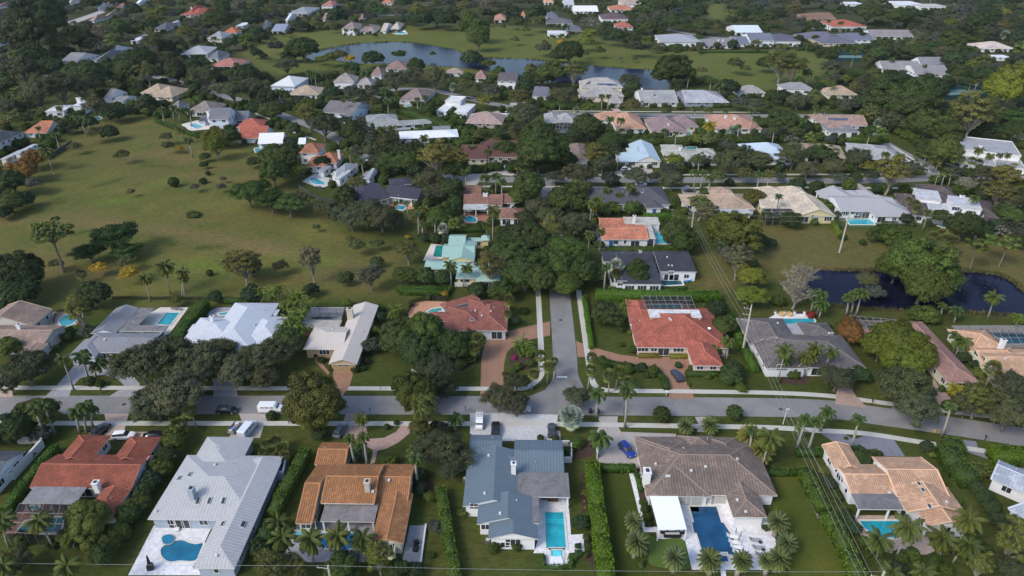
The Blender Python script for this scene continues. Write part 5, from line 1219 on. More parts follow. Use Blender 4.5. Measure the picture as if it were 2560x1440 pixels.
# ---------------------------------------------------------------- vehicles
PAINT=objcol('car_paint',.3,.5,0,.6); TYRE=plain('tyre_rubber',(.02,.02,.02),.8)
def loft(secs,name,mat,par=None):
    """secs: list of (x, half width bottom, half width top, z0, z1)"""
    m=MB(); V=[]
    for x,wb,wt,z0,z1 in secs: V+=[(x,-wb,z0),(x,-wb*1.02,(z0+z1)/2),(x,-wt,z1-.05),(x,-wt*.9,z1),(x,wt*.9,z1),(x,wt,z1-.05),(x,wb*1.02,(z0+z1)/2),(x,wb,z0)]
    n=8; F=[(i*n+k,i*n+(k+1)%n,(i+1)*n+(k+1)%n,(i+1)*n+k) for i in range(len(secs)-1) for k in range(n)]
    F+=[tuple(range(n-1,-1,-1)),tuple((len(secs)-1)*n+k for k in range(n))]; m.add(V,F); return m.build(name,mat,par)
def car_proto(kind):
    r=empty('car',(0,0,0)); ks=[]
    W_=.92 if kind!='van' else 1.0
    body={'suv':[(-2.3,.78,.7,.42,.85),(-2.2,W_,.86,.32,1.02),(-1.2,W_,.9,.28,1.05),(.7,W_,.9,.28,1.06),(1.7,W_,.86,.3,.98),(2.25,.85,.75,.36,.84),(2.36,.7,.6,.42,.7)],
          'sedan':[(-2.3,.75,.68,.42,.8),(-2.2,.88,.8,.3,.93),(-1.2,.9,.85,.26,.95),(.7,.9,.85,.26,.93),(1.7,.9,.82,.28,.86),(2.25,.82,.72,.34,.74),(2.36,.66,.56,.4,.62)],
          'van':[(-2.7,.95,.88,.4,2.0),(-2.6,1.0,.92,.34,2.12),(.9,1.0,.92,.34,2.12),(1.2,1.0,.9,.34,2.0),(1.75,1.0,.88,.34,1.3),(2.4,.95,.82,.36,1.15),(2.6,.85,.72,.4,.95)],
          'pickup':[(-2.8,.92,.85,.45,1.1),(-2.7,.98,.9,.36,1.15),(-.6,.98,.9,.34,1.12),(1.0,.98,.92,.34,1.14),(2.3,.95,.86,.36,1.08),(2.7,.85,.75,.42,.9)]}[kind]
    b=loft(body,'body',PAINT,r); parts=[b]
    if kind!='van':
        cab={'suv':[(-2.1,.8,.6,.98,1.05),(-1.85,.82,.66,1.0,1.55),(-.3,.84,.68,1.0,1.64),(.35,.84,.68,1.0,1.6),(1.1,.8,.7,1.0,1.06)],'sedan':[(-1.75,.78,.6,.9,.96),(-1.1,.8,.6,.9,1.34),(-.2,.8,.62,.9,1.42),(.3,.8,.62,.9,1.38),(1.15,.76,.66,.88,.94)],'pickup':[(-.75,.85,.66,1.08,1.15),(-.55,.86,.7,1.1,1.7),(.5,.86,.72,1.1,1.76),(.8,.84,.7,1.1,1.7),(1.5,.8,.7,1.08,1.14)]}[kind]
        parts.append(loft(cab,'cabin_glass',glass(),r))
        x0,x1,zt={'suv':(-1.85,.38,1.62),'sedan':(-1.05,.28,1.40),'pickup':(-.5,.72,1.74)}[kind]
        parts.append(loft([(x0,.62,.58,zt-.1,zt),(-.3,.66,.62,zt-.06,zt+.04),(x1,.64,.6,zt-.1,zt)],'roof_panel',PAINT,r))
    else:
        m=MB(); m.add([(1.22,-.86,1.9),(1.22,.86,1.9),(1.8,.9,1.32),(1.8,-.9,1.32)],[(0,3,2,1)]); parts.append(m.build('windscreen',glass(),r))
        for s_ in(-1,1):
            for x in(-1.6,-.6,.5): m=MB(); m.box((x,s_*.965,1.3),.8,.05,.45); parts.append(m.build('side_window',glass(),r))
    if kind=='pickup': m=MB(); m.box((-1.75,0,1.13),1.9,1.5,.04); parts.append(m.build('cargo_bed',mdark(),r))
    L={'suv':1.45,'sedan':1.4,'van':1.75,'pickup':1.8}[kind]
    for sx in(-1,1):
        for sy in(-1,1):
            m=MB(); m.tube([(sx*L,sy*.72,.36),(sx*L,sy*.99,.36)],.36,12); wh=m.build('wheel',TYRE,r); m=MB(); m.tube([(sx*L,sy*.98,.36),(sx*L,sy*1.01,.36)],.2,8); m.build('rim',plain('rim_alloy',(.4,.4,.42),.4),wh); parts.append(wh)
    fx=body[-1][0]-.1; rx=body[0][0]+.05
    for sy in(-1,1):
        m=MB(); m.box((fx,sy*.62,.68),.12,.3,.12); parts.append(m.build('headlight',plain('lamp_glass',(.7,.7,.72),.2),r)); m=MB(); m.box((rx,sy*.68,.78),.1,.2,.16); parts.append(m.build('tail_light',plain('lamp_red',(.35,.02,.02),.3),r))
    return r,[(p,[c for c in p.children]) for p in parts]
CP_={}
def car(tile,x,y,kind,col,rot,label,cat='car',z=.09):
    p=GT(tile,x,y,.9); p.z=z
    if kind not in CP_:
        CP_[kind]=car_proto(kind); r,k=CP_[kind]; r.location=p; r.rotation_euler=(0,0,R(rot))
    else: r=copy_tree(CP_[kind][0],CP_[kind][1],p,R(rot))
    r.name={'van':'parked_van','pickup':'pickup_truck'}.get(kind,'parked_car')
    for c in r.children:
        if c.name.split('.')[0] in('body','roof_panel'): c.color=(*col,1)
    tag(r,label,cat,'vehicles parked in drives and streets'); return r
bpy.context.view_layer.update()
BLK=(.012,.012,.014); WHT=(.72,.72,.72); SIL=(.42,.43,.45)
CARS=[('C1',2265,1212,'suv',BLK,0,'black estate car driving on the main street'),
('C2',150,1200,'van',WHT,0,'white windowed van on the street beside the big round tree'),
('C1',1000,1412,'suv',BLK,75,'black car nose-in beside the palms'),
('D1',1235,28,'suv',WHT,4,'white SUV parked behind the red barrel-tiled roof'),
('D1',1540,22,'sedan',BLK,12,'black car between the white SUV and the hedge trees'),
('D1',2480,-35,'van',(.62,.66,.72),78,'white van beside a loaded trailer in the silver house drive'),
('C2',840,1415,'suv',(.10,.12,.15),80,'blue-grey car beside the orange house garage'),
('C2',2235,1335,'van',WHT,-90,'white work van with a ladder rack on speckled pavers'),
('C2',2395,1400,'suv',BLK,90,'black SUV beside the ladder van'),
('C3',400,1415,'sedan',(.03,.035,.045),88,'dark sedan beside the silver fan palm'),
('C3',85,1200,'sedan',SIL,0,'silver car under the thin street tree'),
('C3',1652,868,'suv',(.022,.028,.055),103,'dark navy car on the brown circular drive'),
('D3',1150,168,'suv',(.008,.03,.24),-66,'bright blue SUV beside the taupe roof'),
('B3',1140,248,'suv',WHT,12,'white SUV by the light blue roofed house'),
('B3',1255,245,'sedan',BLK,0,'black car next to the white SUV by the light blue roof'),
('B3',745,238,'suv',BLK,88,'dark car in the brown hip-roofed house drive'),
('B3',1775,460,'sedan',BLK,-4,'black car on the tan house curved drive'),
('B3',1290,398,'sedan',SIL,0,'silver car half under a street tree on the middle street'),
('B4',595,480,'sedan',BLK,0,'dark car beside the light grey metal roof'),
('B4',1430,182,'suv',(.55,.56,.58),-35,'white car parked on the slanting side street'),
('B4',1395,160,'suv',BLK,-35,'black car ahead of the white one on the side street'),
('B4',1905,210,'sedan',(.02,.025,.05),0,'dark blue car by the white modern corner house'),
('B4',2420,238,'sedan',BLK,-12,'dark coupe below the white modern corner house'),
('B2',1110,190,'van',(.6,.62,.64),80,'white truck behind the blue-grey roofs'),
('A2',2500,1135,'pickup',WHT,6,'white pickup in the wide grey drive','pickup truck'),
('A2',330,1052,'suv',WHT,60,'white car at the bend of the curved lane'),
('A2',2130,975,'sedan',(.12,.02,.02),0,'dark red car by the cube-like white house'),
('A4',2090,862,'suv',SIL,0,'silver SUV above the second tennis court'),
('A1',1255,405,'sedan',(.02,.04,.12),0,'small blue car on the far lawn'),
('B4',140,232,'pickup',BLK,0,'black pickup under the oak by the middle street')]
for c in CARS:
    r_=car(*c[:6],c[6],c[7] if len(c)>7 else ('van' if c[3]=='van' else 'car'))
    if 'ladder rack' in c[6]: r_.scale=(.84,.88,.88)
def thing_at(tile,x,y,name,label,cat,z=0,rz=0,group=None):
    p=GT(tile,x,y,z); return empty(name,Vector((p.x,p.y,z)),label,cat,group,R(rz))
# ladder rack on the work van
t=thing_at('C2',2235,1335,'ladder_rack','ladder rack on the roof of the work van','roof rack',0,-90); t.location.z=1.95; t.scale=(.84,.88,.9)
m=MB(); [m.tube([(-2.2,s_,.12),(.9,s_,.12)],.04,5) for s_ in(-.5,-.15,.3,.6)]; [m.tube([(x,-.8,.1),(x,.8,.1)],.04,5) for x in(-2,-1,0,.8)]; m.build('rails',plain('rack',(.35,.33,.3),.5),t)
# trailer
t=thing_at('D1',2350,-20,'utility_trailer','open trailer loaded with junk beside the white van','trailer',0,80)
m=MB(); m.box((0,0,.5),3.6,1.7,.08); 
for s_ in(-1,1): m.box((0,s_*.82,.55),3.6,.06,.45)
m.build('bed',plain('trailer_steel',(.2,.2,.2),.5),t)
for s_ in(-1,1): m=MB(); m.tube([(-.2,s_*.85,.3),(-.2,s_*1.02,.3)],.3,10); m.build('wheel',TYRE,t)
for i,c in enumerate([(.5,.45,.4),(.12,.25,.45),(.3,.2,.15),(.6,.6,.6)]): m=MB(); m.box((-1.2+i*.75,random.uniform(-.3,.3),.62),.6,.8,.4,random.random()); m.build('load',plain('load%d'%i,c),t)
# ---------------------------------------------------------------- utility poles and wires
PC=plain('concrete_pole',(.42,.39,.33),.85,.25,1.5); METAL=plain('galvanised',(.38,.39,.40),.5)
def zof(b,v):
    lo,hi=1,40
    for _ in range(40):
        z=(lo+hi)/2
        if Pj(b.x,b.y,z)[1]>v: lo=z
        else: hi=z
    return z
def upole(b,h,label,arms=3,side=-1,ang=0):
    t=empty('utility_pole',b,label,'utility pole','poles of the power line'); m=MB(); m.tube([(0,0,0),(0,0,h)],[.30,.17],8); m.build('pole',PC,t)
    tips=[]
    for k in range(arms):
        z=h-1.0-k*1.7 if arms==3 else h-.5; L_=1.7; dx,dy=math.cos(ang)*side,math.sin(ang)*side
        m=MB(); m.tube([(0,0,z-.25),(dx*L_*.6,dy*L_*.6,z),(dx*L_,dy*L_,z+.05)],.06,5); a=m.build('cross_arm',METAL,t)
        m=MB(); m.tube([(dx*L_,dy*L_,z),(dx*L_,dy*L_,z+.35)],[.09,.05],6); m.build('insulator',plain('porcelain',(.5,.5,.48),.3),a)
        tips.append(Vector((b.x+dx*L_,b.y+dy*L_,z+.35)))
    return t,tips,Vector((b.x,b.y,h))
P1=G(1855,885); h1=zof(P1,762); P2=G(1728,578); h2=zof(P2,516); P3=G(2098,632); h3=zof(P3,523); P4=G(2437,598); h4=zof(P4,537)
_,t1,top1=upole(P1,h1,'tall concrete power pole beside the dark grey-brown roof')
_,t2,top2=upole(P2,h2,'leaning-looking pole behind the terracotta house trees')
_,t3,top3=upole(P3,h3,'power pole standing alone on the grass field above the pond',1)
_,t4,top4=upole(P4,h4,'power pole near the modern brown-roofed house',1)
P5=Vector((0,0,0)); q=G(2211,1429,h1); P5=Vector((q.x,q.y,0)); _,t5,top5=upole(P5,h1,'power pole top at the lower frame edge behind the peach house')
q=G(820,1414,10.5); P6=Vector((q.x,q.y,0)); _,t6,top6=upole(P6,10.5,'short pole top at the lower edge among feathery trees',1)
for b,l in ((P3,'transformer'),(P4,'transformer')):
    pass
WIRE=plain('wire',(.30,.30,.31),.5)
def wire(a,b,label,sag=.6,r=.02):
    P_=[a.lerp(b,k/14)-Vector((0,0,sag*4*(k/14)*(1-k/14))) for k in range(15)]; m=MB(); m.tube([p-a for p in P_],r,4); o=m.build('power_line',WIRE); o.location=a; tag(o,label,'power line','wires strung between the poles'); return o
nm3=['upper','middle','lower']
for k in range(3):
    wire(t5[k],t1[k],f'{nm3[k]} wire running down to the bottom edge pole'); wire(t1[k],t2[k],f'{nm3[k]} wire between the tall concrete pole and the terracotta house pole',1.0)
    far=t2[k]+(t2[k]-t1[k])*.0
z0=Vector((0,0,0))
for k in range(3):
    a=t2[k]; b=Vector((P3.x,P3.y,h3-.3-k*1.8)); wire(a,b,f'{nm3[k]} wire from the terracotta house pole to the field pole',.8)
    c=Vector((P4.x,P4.y,h4-.3-k*1.6)); wire(b,c,f'{nm3[k]} wire between the field pole and the modern house pole',.8); wire(c,c+(c-b)*.9,f'{nm3[k]} wire leaving past the modern house pole',.8)
wire(top6,top5,'long wire along the bottom edge',.5); wire(top6,top6+(top6-top5)*.9,'wire along the bottom edge west of the short pole',.3)
wire(top5,Vector((P5.x+4,P5.y+45,6)),'thin service wire to the peach house hedge',.3,.02)
for i,(x,y,b) in enumerate([(1640,0,(1610,70)),(1990,10,(1960,95)),(2290,85,(2255,185)),(1875,0,(1860,50))]):
    g=GT('A4',*b); u,v=tp('A4',x,y); upole(g,min(24,zof(g,v)),f"{['','second ','third ','fourth '][i]}far power pole in the wood at the top",1)
for x,y,b,l in ((1690,322,(1662,430),'one'),(1755,322,(1728,430),'two')):
    g=GT('B4',*b); t=empty('street_lamp',g,f"slim street lamp at the side street junction, {'by the kerb' if l=='one' else 'the second of two'}",'street lamp','street lamps'); u,v=tp('B4',x,y); h=zof(g,v); m=MB(); m.tube([(0,0,0),(0,0,h)],[.1,.07],6); m.build('post',METAL,t); m=MB(); m.box((.4,0,h),1.0,.25,.12); m.build('lamp_head',METAL,t)
g=GT('C4',150,1362); t=empty('street_lamp',g,'pale street lamp on the verge beside the power wires','street lamp','street lamps'); h=zof(g,tp('C4',180,1215)[1]); m=MB(); m.tube([(0,0,0),(0,0,h)],[.11,.07],6); m.build('post',plain('pale_post',(.55,.55,.53)),t); m=MB(); m.box((.25,0,h),.7,.35,.14); m.build('lamp_head',plain('pale_post',(.55,.55,.53)),t)
# ---------------------------------------------------------------- walls and fences
def fence(tile,s,h,label,mat,name='garden_wall',th=.2,posts=False,cat='wall'):
    Q=pts(tile,s); c=Q[0]; t=empty(name,c,label,cat)
    m=MB()
    for a,b in zip(Q[:-1],Q[1:]):
        d=b-a; L=d.length; mid=(a+b)/2-c; z=0 if not posts else .15; m.box((mid.x,mid.y,z),L+th*(0 if posts else 1),th,h-z,math.atan2(d.y,d.x))
    m.build('panel' if posts else 'wall_body',mat,t)
    if posts:
        for a,b in zip(Q[:-1],Q[1:]):
            n=max(1,int((b-a).length/2.6))
            for k in range(n): p=a.lerp(b,k/n)-c; m=MB(); m.box((p.x,p.y,0),.1,.1,h+.05); m.build('post',mdark() if name!='vinyl_fence' else mwhite(),t)
    else:
        m=MB()
        for a,b in zip(Q[:-1],Q[1:]):
            d=b-a; mid=(a+b)/2-c; m.box((mid.x,mid.y,h),d.length+th*.8,th+.1,.07,math.atan2(d.y,d.x))
        m.build('coping',mat,t)
    return t
WM=wallmat((.62,.60,.57))
fence('D1','190 115 430 115 440 150 150 470 40 500',2.0,'white garden wall beside the dark grey corner house',WM,th=.3)
fence('D3','500 140 590 140 592 305 525 305',1.4,'low white planter wall by the blue-grey house',wallmat((.6,.6,.6)))
fence('D2','225 300 320 300 285 480 215 480',2.2,'blue-grey courtyard wall at the silver metal house',wallmat((.30,.34,.42)))
fence('D2','1700 940 1640 1390',.5,'low white wall edging the side patio',wallmat((.6,.6,.62)))
fence('D2','1400 1140 1390 1290 1260 1250',1.8,'cream yard wall at the barrel-tiled gable',wallmat(CREAM))
fence('B2','1990 1430 2160 1430',1.7,'white vinyl fence in front of the turquoise house',plain('vinyl',(.55,.55,.5),.5),'vinyl_fence',.08,True,'fence')
fence('B3','960 1300 990 1425 1170 1430',1.3,'white wall round the front corner of the black-roofed house',wallmat((.66,.66,.66)))
fence('C4','2170 850 2310 1010',2.0,'white side wall at the peach cream house',wallmat((.62,.62,.6)))
fence('D3','845 150 850 270',1.8,'white wall at the head of the massive hedge',wallmat((.62,.62,.62)))
fence('C1','545 360 555 300 600 262 680 245 840 238',1.4,'dark curved pool fence',screenmat(),'pool_fence',.05,True,'fence')
fence('C2','1925 130 1700 118 1560 170 1510 290',1.6,'black mesh fence round the peach terrace',screenmat(),'pool_fence',.05,True,'fence')
fence('C1','1130 118 2100 122',1.2,'thin wire fence along the meadow edge',screenmat(),'wire_fence',.03,True,'fence')
fence('B2','430 440 620 560 800 600',1.5,'dark fence between the meadow and the kidney pool garden',plain('dark_fence',(.06,.06,.055)),'garden_fence',.08,False,'fence')
fence('B1','480 160 700 20 720 0',2.0,'dark wall along the meadow corner',plain('dark_fence',(.06,.06,.055)),th=.3)
fence('D4','320 430 420 700 500 860 570 880 640 1000 830 1440',.35,'low stone edging beside the large lawn',wallmat((.22,.19,.16)),'stone_edging',.3,False,'edging')
fence('C2','1560 830 1740 950',.5,'low stone edging under the broad grey tree',wallmat((.3,.27,.25)),'stone_edging',.3,False,'edging')
# tennis courts
CT=plain('court_green',(.11,.19,.19),.8)
for s,lab in (('665 615 960 615 940 555 700 555','tennis court with a blue-green surface behind tall green screens'),('1760 1000 2180 970 2130 900 1745 895','second tennis court beside the huge green tree')):
    Q=pts('A4',s); c=sum(Q,Vector())/4; t=empty('tennis_court',c,lab,'tennis court'); m=MB(); m.prism(Q,0,.09); m.build('surface',CT,t,org=c)
    m=MB(); 
    for i in range(4): a=Q[i-1].lerp(c,.14);b=Q[i].lerp(c,.14); d=b-a; m.box((*((a+b)/2)[:2],.093),d.length,.12,.012,math.atan2(d.y,d.x))
    m.build('line_marking',plain('line_paint',(.5,.5,.5)),t,org=c)
    m=MB()
    for i in range(4): a=Q[i-1];b=Q[i]; d=b-a; m.box((*((a+b)/2)[:2],0),d.length,.08,2.6,math.atan2(d.y,d.x))
    m.build('windscreen',plain('windscreen_green',(.015,.05,.052),.8),t,org=c)
    CLEAR.append([Pj(p.x,p.y,0)[:2] for p in Q])
# ---------------------------------------------------------------- pergola, furniture
Q=[GT('D3',*p,3.0) for p in((1465,978),(1748,972),(1652,620),(1372,620))]; c=sum(Q,Vector())/4; c.z=0; t=empty('pergola',c,'large white louvred pergola beside the navy pool','pergola')
m=MB(); m.prism([Vector((q.x,q.y,0)) for q in Q],2.85,3.0,bottom=True)
for k in range(1,3): a=Q[0].lerp(Q[3],k/3);b=Q[1].lerp(Q[2],k/3); m.box((*((a+b)/2)[:2],3.0),(b-a).length,.16,.05,0)
m.build('louvre_roof',plain('pergola_white',(.78,.78,.79),.6,.03),t,org=c)
for q in Q: k=Vector((q.x,q.y,0)).lerp(c,.03); m=MB(); m.box((k.x-c.x,k.y-c.y,0),.2,.2,2.85); m.build('post',mwhite(),t)
def lounger_proto():
    r=empty('sun_lounger',(0,0,0)); m=MB(); m.add([(-.33,-.95,.30),(.33,-.95,.30),(.33,.35,.34),(-.33,.35,.34),(-.33,.95,.72),(.33,.95,.72),(-.33,-.95,.18),(.33,-.95,.18),(.33,.35,.22),(-.33,.35,.22),(-.33,.95,.60),(.33,.95,.60)],[(0,1,2,3),(3,2,5,4),(0,6,7,1),(1,7,8,2),(2,8,11,5),(4,5,11,10),(0,3,9,6),(3,4,10,9),(6,9,8,7),(9,10,11,8)]); b=m.build('cushion',objcol('lounger_cloth',.8,.2),r); out=[b]
    for sx in(-1,1):
        for y in(-.8,.4): m=MB(); m.box((sx*.28,y,0),.06,.06,.25); out.append(m.build('leg',METAL,r))
    return r,[(o,[]) for o in out]
LP=lounger_proto(); usedL=[]
def lounger(tile,x,y,rot,col,label,group,z=.09):
    p=GT(tile,x,y,.3); p.z=z
    if not usedL: r=LP[0]; r.location=p; r.rotation_euler=(0,0,R(rot)); usedL.append(1)
    else: r=copy_tree(LP[0],LP[1],p,R(rot))
    for c in r.children:
        if c.name.startswith('cushion'): c.color=(*col,1)
    r.scale=(1.15,1.15,1); tag(r,label,'sun lounger',group)
O4=['first','second','third','fourth']
for i,(x,y) in enumerate(((2205,1048),(2225,1105),(2243,1152),(2265,1203))): lounger('D3',x,y,80,(.75,.75,.75),f'white wave lounger on the sun shelf, {O4[i]} from the house','white loungers in the navy pool',.12)
for i,(x,y) in enumerate(((2430,1080),(2462,1156),(2492,1226),(2540,1300))): lounger('D3',x,y,88,(.30,.31,.33),f'grey lounger on the white terrace, {O4[i]} from the house','grey loungers beside the navy pool')
lounger('B3',1745,1350,-60,(.02,.22,.55),'bright blue lounger nearer the dark pool roof','blue loungers'); lounger('B3',1768,1366,-60,(.02,.22,.55),'bright blue lounger on the lawn side of its pair','blue loungers')
lounger('C1',1745,208,70,(.2,.2,.21),'grey lounger at the head of the rectangular pool','pool loungers'); lounger('C1',1790,210,70,(.2,.2,.21),'grey lounger nearer the tall glossy hedge','pool loungers')
lounger('B2',625,437,60,(.05,.05,.05),'dark lounger on the kidney pool terrace','kidney pool loungers'); lounger('B2',655,437,60,(.05,.05,.05),'dark lounger on the lawn corner of the kidney pool terrace','kidney pool loungers')
lounger('D1',1780,945,10,(.72,.72,.72),'white lounger under the silver roof edge','silver house loungers')
lounger('D3',1815,1260,0,(.42,.47,.58),'pale blue daybed between two date palms','daybeds'); 
for i,(x,y) in enumerate(((900,1245),(960,1255),(1010,1255))): lounger('D2',x,y,5,(.03,.03,.035),f'black lounger below the palm-shaded pool, {O4[i]} from the palms','black loungers')
for i,(x,y) in enumerate(((400,1295),(445,1300),(488,1295))): lounger('D3',x,y,180+(i-1)*12,(.7,.7,.7),f'small white chair below the square spa, {O4[i]} of three','white chairs below the spa')
for i,(x,y) in enumerate(((2478,1117),(2506,1192),(2524,1255))):
    t=thing_at('D3',x,y,'side_table',f'small black round table, {O4[i]} between grey loungers','side table',.09,0,'black round tables'); m=MB(); m.tube([(0,0,.42),(0,0,.47)],.32,14); m.build('table_top',mdark(),t); m=MB(); m.tube([(0,0,0),(0,0,.42)],.06,6); m.build('stem',mdark(),t)
for i,(x,y) in enumerate(((2228,1048),(2256,1125),(2275,1085))):
    t=thing_at('D3',x,y,'folded_parasol',f'folded grey parasol, {O4[i]} among the white loungers','parasol',.09,0,'folded grey parasols'); m=MB(); m.tube([(0,0,0),(0,0,2.5)],.03,6); m.build('pole',METAL,t); m=MB(); m.tube([(0,0,1.1),(0,0,1.6),(0,0,2.45)],[.16,.12,.03],8); m.build('canopy',plain('parasol_grey',(.25,.24,.22)),t)
def sofa(tile,x,y,w,rot,label,col=(.02,.02,.022),cush=(.6,.6,.6),z=.09):
    t=thing_at(tile,x,y,'outdoor_sofa',label,'sofa',z,rot); m=MB(); m.box((0,0,0),w,.9,.38); m.build('base',plain('wicker',col),t); m=MB(); m.box((0,-.03,.382),w-.25,.7,.16); m.build('seat',plain('cushion_white',cush,.8),t); m=MB(); m.box((0,.40,.383),w,.14,.42); m.build('backrest',plain('wicker',col),t)
    for s_ in(-1,1): m=MB(); m.box((s_*(w/2-.08),-.05,.383),.14,.72,.25); m.build('armrest',plain('wicker',col),t)
sofa('D3',1600,1040,3.0,180,'long black wicker sofa at the open side of the pergola'); sofa('D3',1505,993,1.2,90,'black armchair at one end of the pergola set'); sofa('D3',1695,997,1.2,-90,'black armchair under the pergola nearer the pool'); sofa('D3',1590,990,1.6,0,'black loveseat facing the long pergola sofa')
sofa('D3',325,660,1.1,0,'brown wicker chair by the sliding doors',(.10,.05,.03),(.12,.07,.05)); sofa('D3',385,678,1.1,0,'brown wicker chair in the middle of the porch three',(.10,.05,.03),(.12,.07,.05)); sofa('D3',430,680,1.1,0,'brown wicker chair on the outer side of the porch',(.10,.05,.03),(.12,.07,.05))
sofa('D2',1605,1112,.9,200,'black chair on the grey side patio nearer the roof',cush=(.03,.03,.03)); sofa('D2',1597,1180,.9,-10,'black chair on the grey side patio nearer the lawn',cush=(.03,.03,.03))
for i,x in enumerate((135,215)):
    t=thing_at('C4',x,270,'round_daybed',f"round yellow daybed {'beside the porch end' if i==0 else 'in the middle'} of the pond terrace",'daybed',.09,0,'yellow daybeds'); m=MB(); m.tube([(0,0,0),(0,0,.4)],.9,16); m.build('base',plain('daybed_yellow',(.45,.30,.12)),t); m=MB(); m.tube([(0,0,.4),(0,0,.52)],[.86,.8],16); m.build('cushion',plain('daybed_cushion',(.50,.36,.17)),t); m=MB(); m.tube([(-.7,.4,.45),(0,.75,.75),(.7,.4,.45)],.14,6); m.build('backrest',plain('daybed_yellow',(.45,.30,.12)),t)
for i,x in enumerate((72,165,262,363)):
    t=thing_at('C4',x,256,'planter',f'white round planter on the pond terrace, {O4[i]} from the house wing','planter',.09,0,'white planters'); m=MB(); m.tube([(0,0,0),(0,0,.7)],[.3,.42],10); m.build('pot',mwhite(),t); m=MB(); m.tube([(0,0,.6),(0,0,.705)],.34,10); m.build('soil',plain('soil',(.05,.035,.02)),t)
t=thing_at('D1',1510,1370,'gas_grill','tall black covered grill on the white terrace','grill',.1,15); m=MB(); m.box((0,0,0),1.0,.8,1.0); m.build('cabinet',mdark(),t); m=MB(); m.box((0,0,1.0),.9,.7,.35,0,0,.75); m.build('lid',mdark(),t); m=MB(); m.tube([(0,0,1.3),(-.2,.7,2.6)],[.3,.12],7); m.build('cover',plain('black_cloth',(.015,.015,.018)),t)
for x,y,l in ((783,1250,'beside the street palms'),(858,1256,'next to the palm trunk')):
    t=thing_at('C3',x,y,'rubbish_bin','dark wheeled bin '+l,'bin',.03,0,'wheeled bins'); m=MB(); m.box((0,0,.08),.6,.65,.95,0,0,1.12); m.build('body',plain('bin_dark',(.025,.03,.045),.5),t); m=MB(); m.box((0,0,1.04),.72,.78,.08); m.build('lid',plain('bin_dark',(.025,.03,.045),.5),t)
    for s_ in(-1,1): m=MB(); m.tube([(s_*.3,.3,.1),(s_*.36,.3,.1)],.1,8); m.build('wheel',TYRE,t)
MBX=[('C1',165,1240,0,'black mailbox at the western driveway'),('C1',1022,1050,0,'black mailbox on the verge by the grey paver drive'),('C2',1142,1255,0,'black mailbox by the pink drive'),('C2',1250,1020,0,'thin black mailbox post beside the pavement'),('C2',2097,1235,0,'black mailbox by the speckled drive'),('C3',1117,1262,0,'black mailbox on the grass island'),('C3',1540,1078,1,'white mailbox by the brown drive'),('C4',1035,1165,0,'black mailbox east of the pink paver drive'),('D4',2165,85,0,'dark mailbox by the bright corner hedge')]
for tl,x,y,c,l in MBX:
    t=thing_at(tl,x,y,'mailbox',l,'mailbox',0,0,'kerbside mailboxes'); m=MB(); m.box((0,0,0),.1,.1,1.1); m.build('post',mdark() if not c else mwhite(),t); m=MB(); m.box((0,-.05,1.1),.25,.55,.28); m.build('box',mdark() if not c else mwhite(),t); m=MB(); m.box((0,-.33,1.12),.2,.02,.22); m.build('door',METAL,t)
t=thing_at('D4',1665,5,'fire_hydrant','yellow fire hydrant on the verge','hydrant'); YL=plain('hydrant_yellow',(.65,.38,.02),.5); m=MB(); m.tube([(0,0,0),(0,0,.65),(0,0,.8)],[.16,.15,.05],8); m.build('body',YL,t); m=MB(); m.tube([(-.28,0,.5),(.28,0,.5)],.08,6); m.build('nozzle',YL,t)
for tl,x,y,l in (('C3',485,321,'dark manhole cover in the cross street'),('C1',1240,1163,'oval-looking manhole cover on the main street'),('C4',130,1212,'manhole cover beside the street lamp'),('C2',2155,1070,'storm drain at the kerb by the oak')):
    t=thing_at(tl,x,y,'manhole_cover',l,'manhole cover',.035); m=MB(); m.tube([(0,0,0),(0,0,.02)],.42,16); m.build('lid',plain('cast_iron',(.04,.04,.04),.7),t); m=MB(); m.tube([(0,0,0),(0,0,.012)],.5,16); m.build('frame',plain('iron_ring',(.09,.09,.09),.7),t)
t=thing_at('B3',1500,490,'portable_toilet','lime green portable toilet beside the dark-roofed house','portable toilet'); m=MB(); m.box((0,0,0),1.2,1.2,2.1); m.build('cabin',plain('lime',(.25,.6,.04),.5),t); m=MB(); m.box((0,0,2.1),1.25,1.25,.3,0,0,.7); m.build('roof',plain('translucent_white',(.7,.72,.7),.4),t); m=MB(); m.box((0,-.61,.1),.8,.03,1.85); m.build('door',plain('lime_door',(.2,.5,.04),.5),t)
t=thing_at('B4',1230,795,'trampoline','rectangular black trampoline beside the green terrace','trampoline',0,-3); m=MB(); m.box((0,0,.85),4.6,2.7,.05); m.build('mat',plain('tramp_mat',(.012,.012,.02),.6),t); 
for a,b in(((-2.3,-1.35),(2.3,-1.35)),((2.3,-1.35),(2.3,1.35)),((2.3,1.35),(-2.3,1.35)),((-2.3,1.35),(-2.3,-1.35))): m=MB(); m.tube([(*a,.9),(*b,.9)],.06,6); m.build('frame_bar',METAL,t)
for a in((-2.2,-1.3),(2.2,-1.3),(2.2,1.3),(-2.2,1.3)): m=MB(); m.box((*a,0),.08,.08,.87); m.build('leg',METAL,t)
for i,(tl,x,y,l) in enumerate((('D1',700,1155,'small white wind-blown parasol panel on the dark lawn'),)):
    t=thing_at(tl,x,y,'garden_bench',"small pale bench on the lawn below the red house tree",'bench',0,20); m=MB(); m.box((0,0,.4),1.4,.5,.06); m.build('seat',plain('bench_grey',(.4,.42,.45)),t); m=MB(); m.box((0,.24,.46),1.4,.05,.45); m.build('backrest',plain('bench_grey',(.4,.42,.45)),t)
    for sx in(-1,1):
        for sy in(-1,1): m=MB(); m.box((sx*.6,sy*.2,0),.06,.06,.4); m.build('leg',plain('bench_grey',(.4,.42,.45)),t)
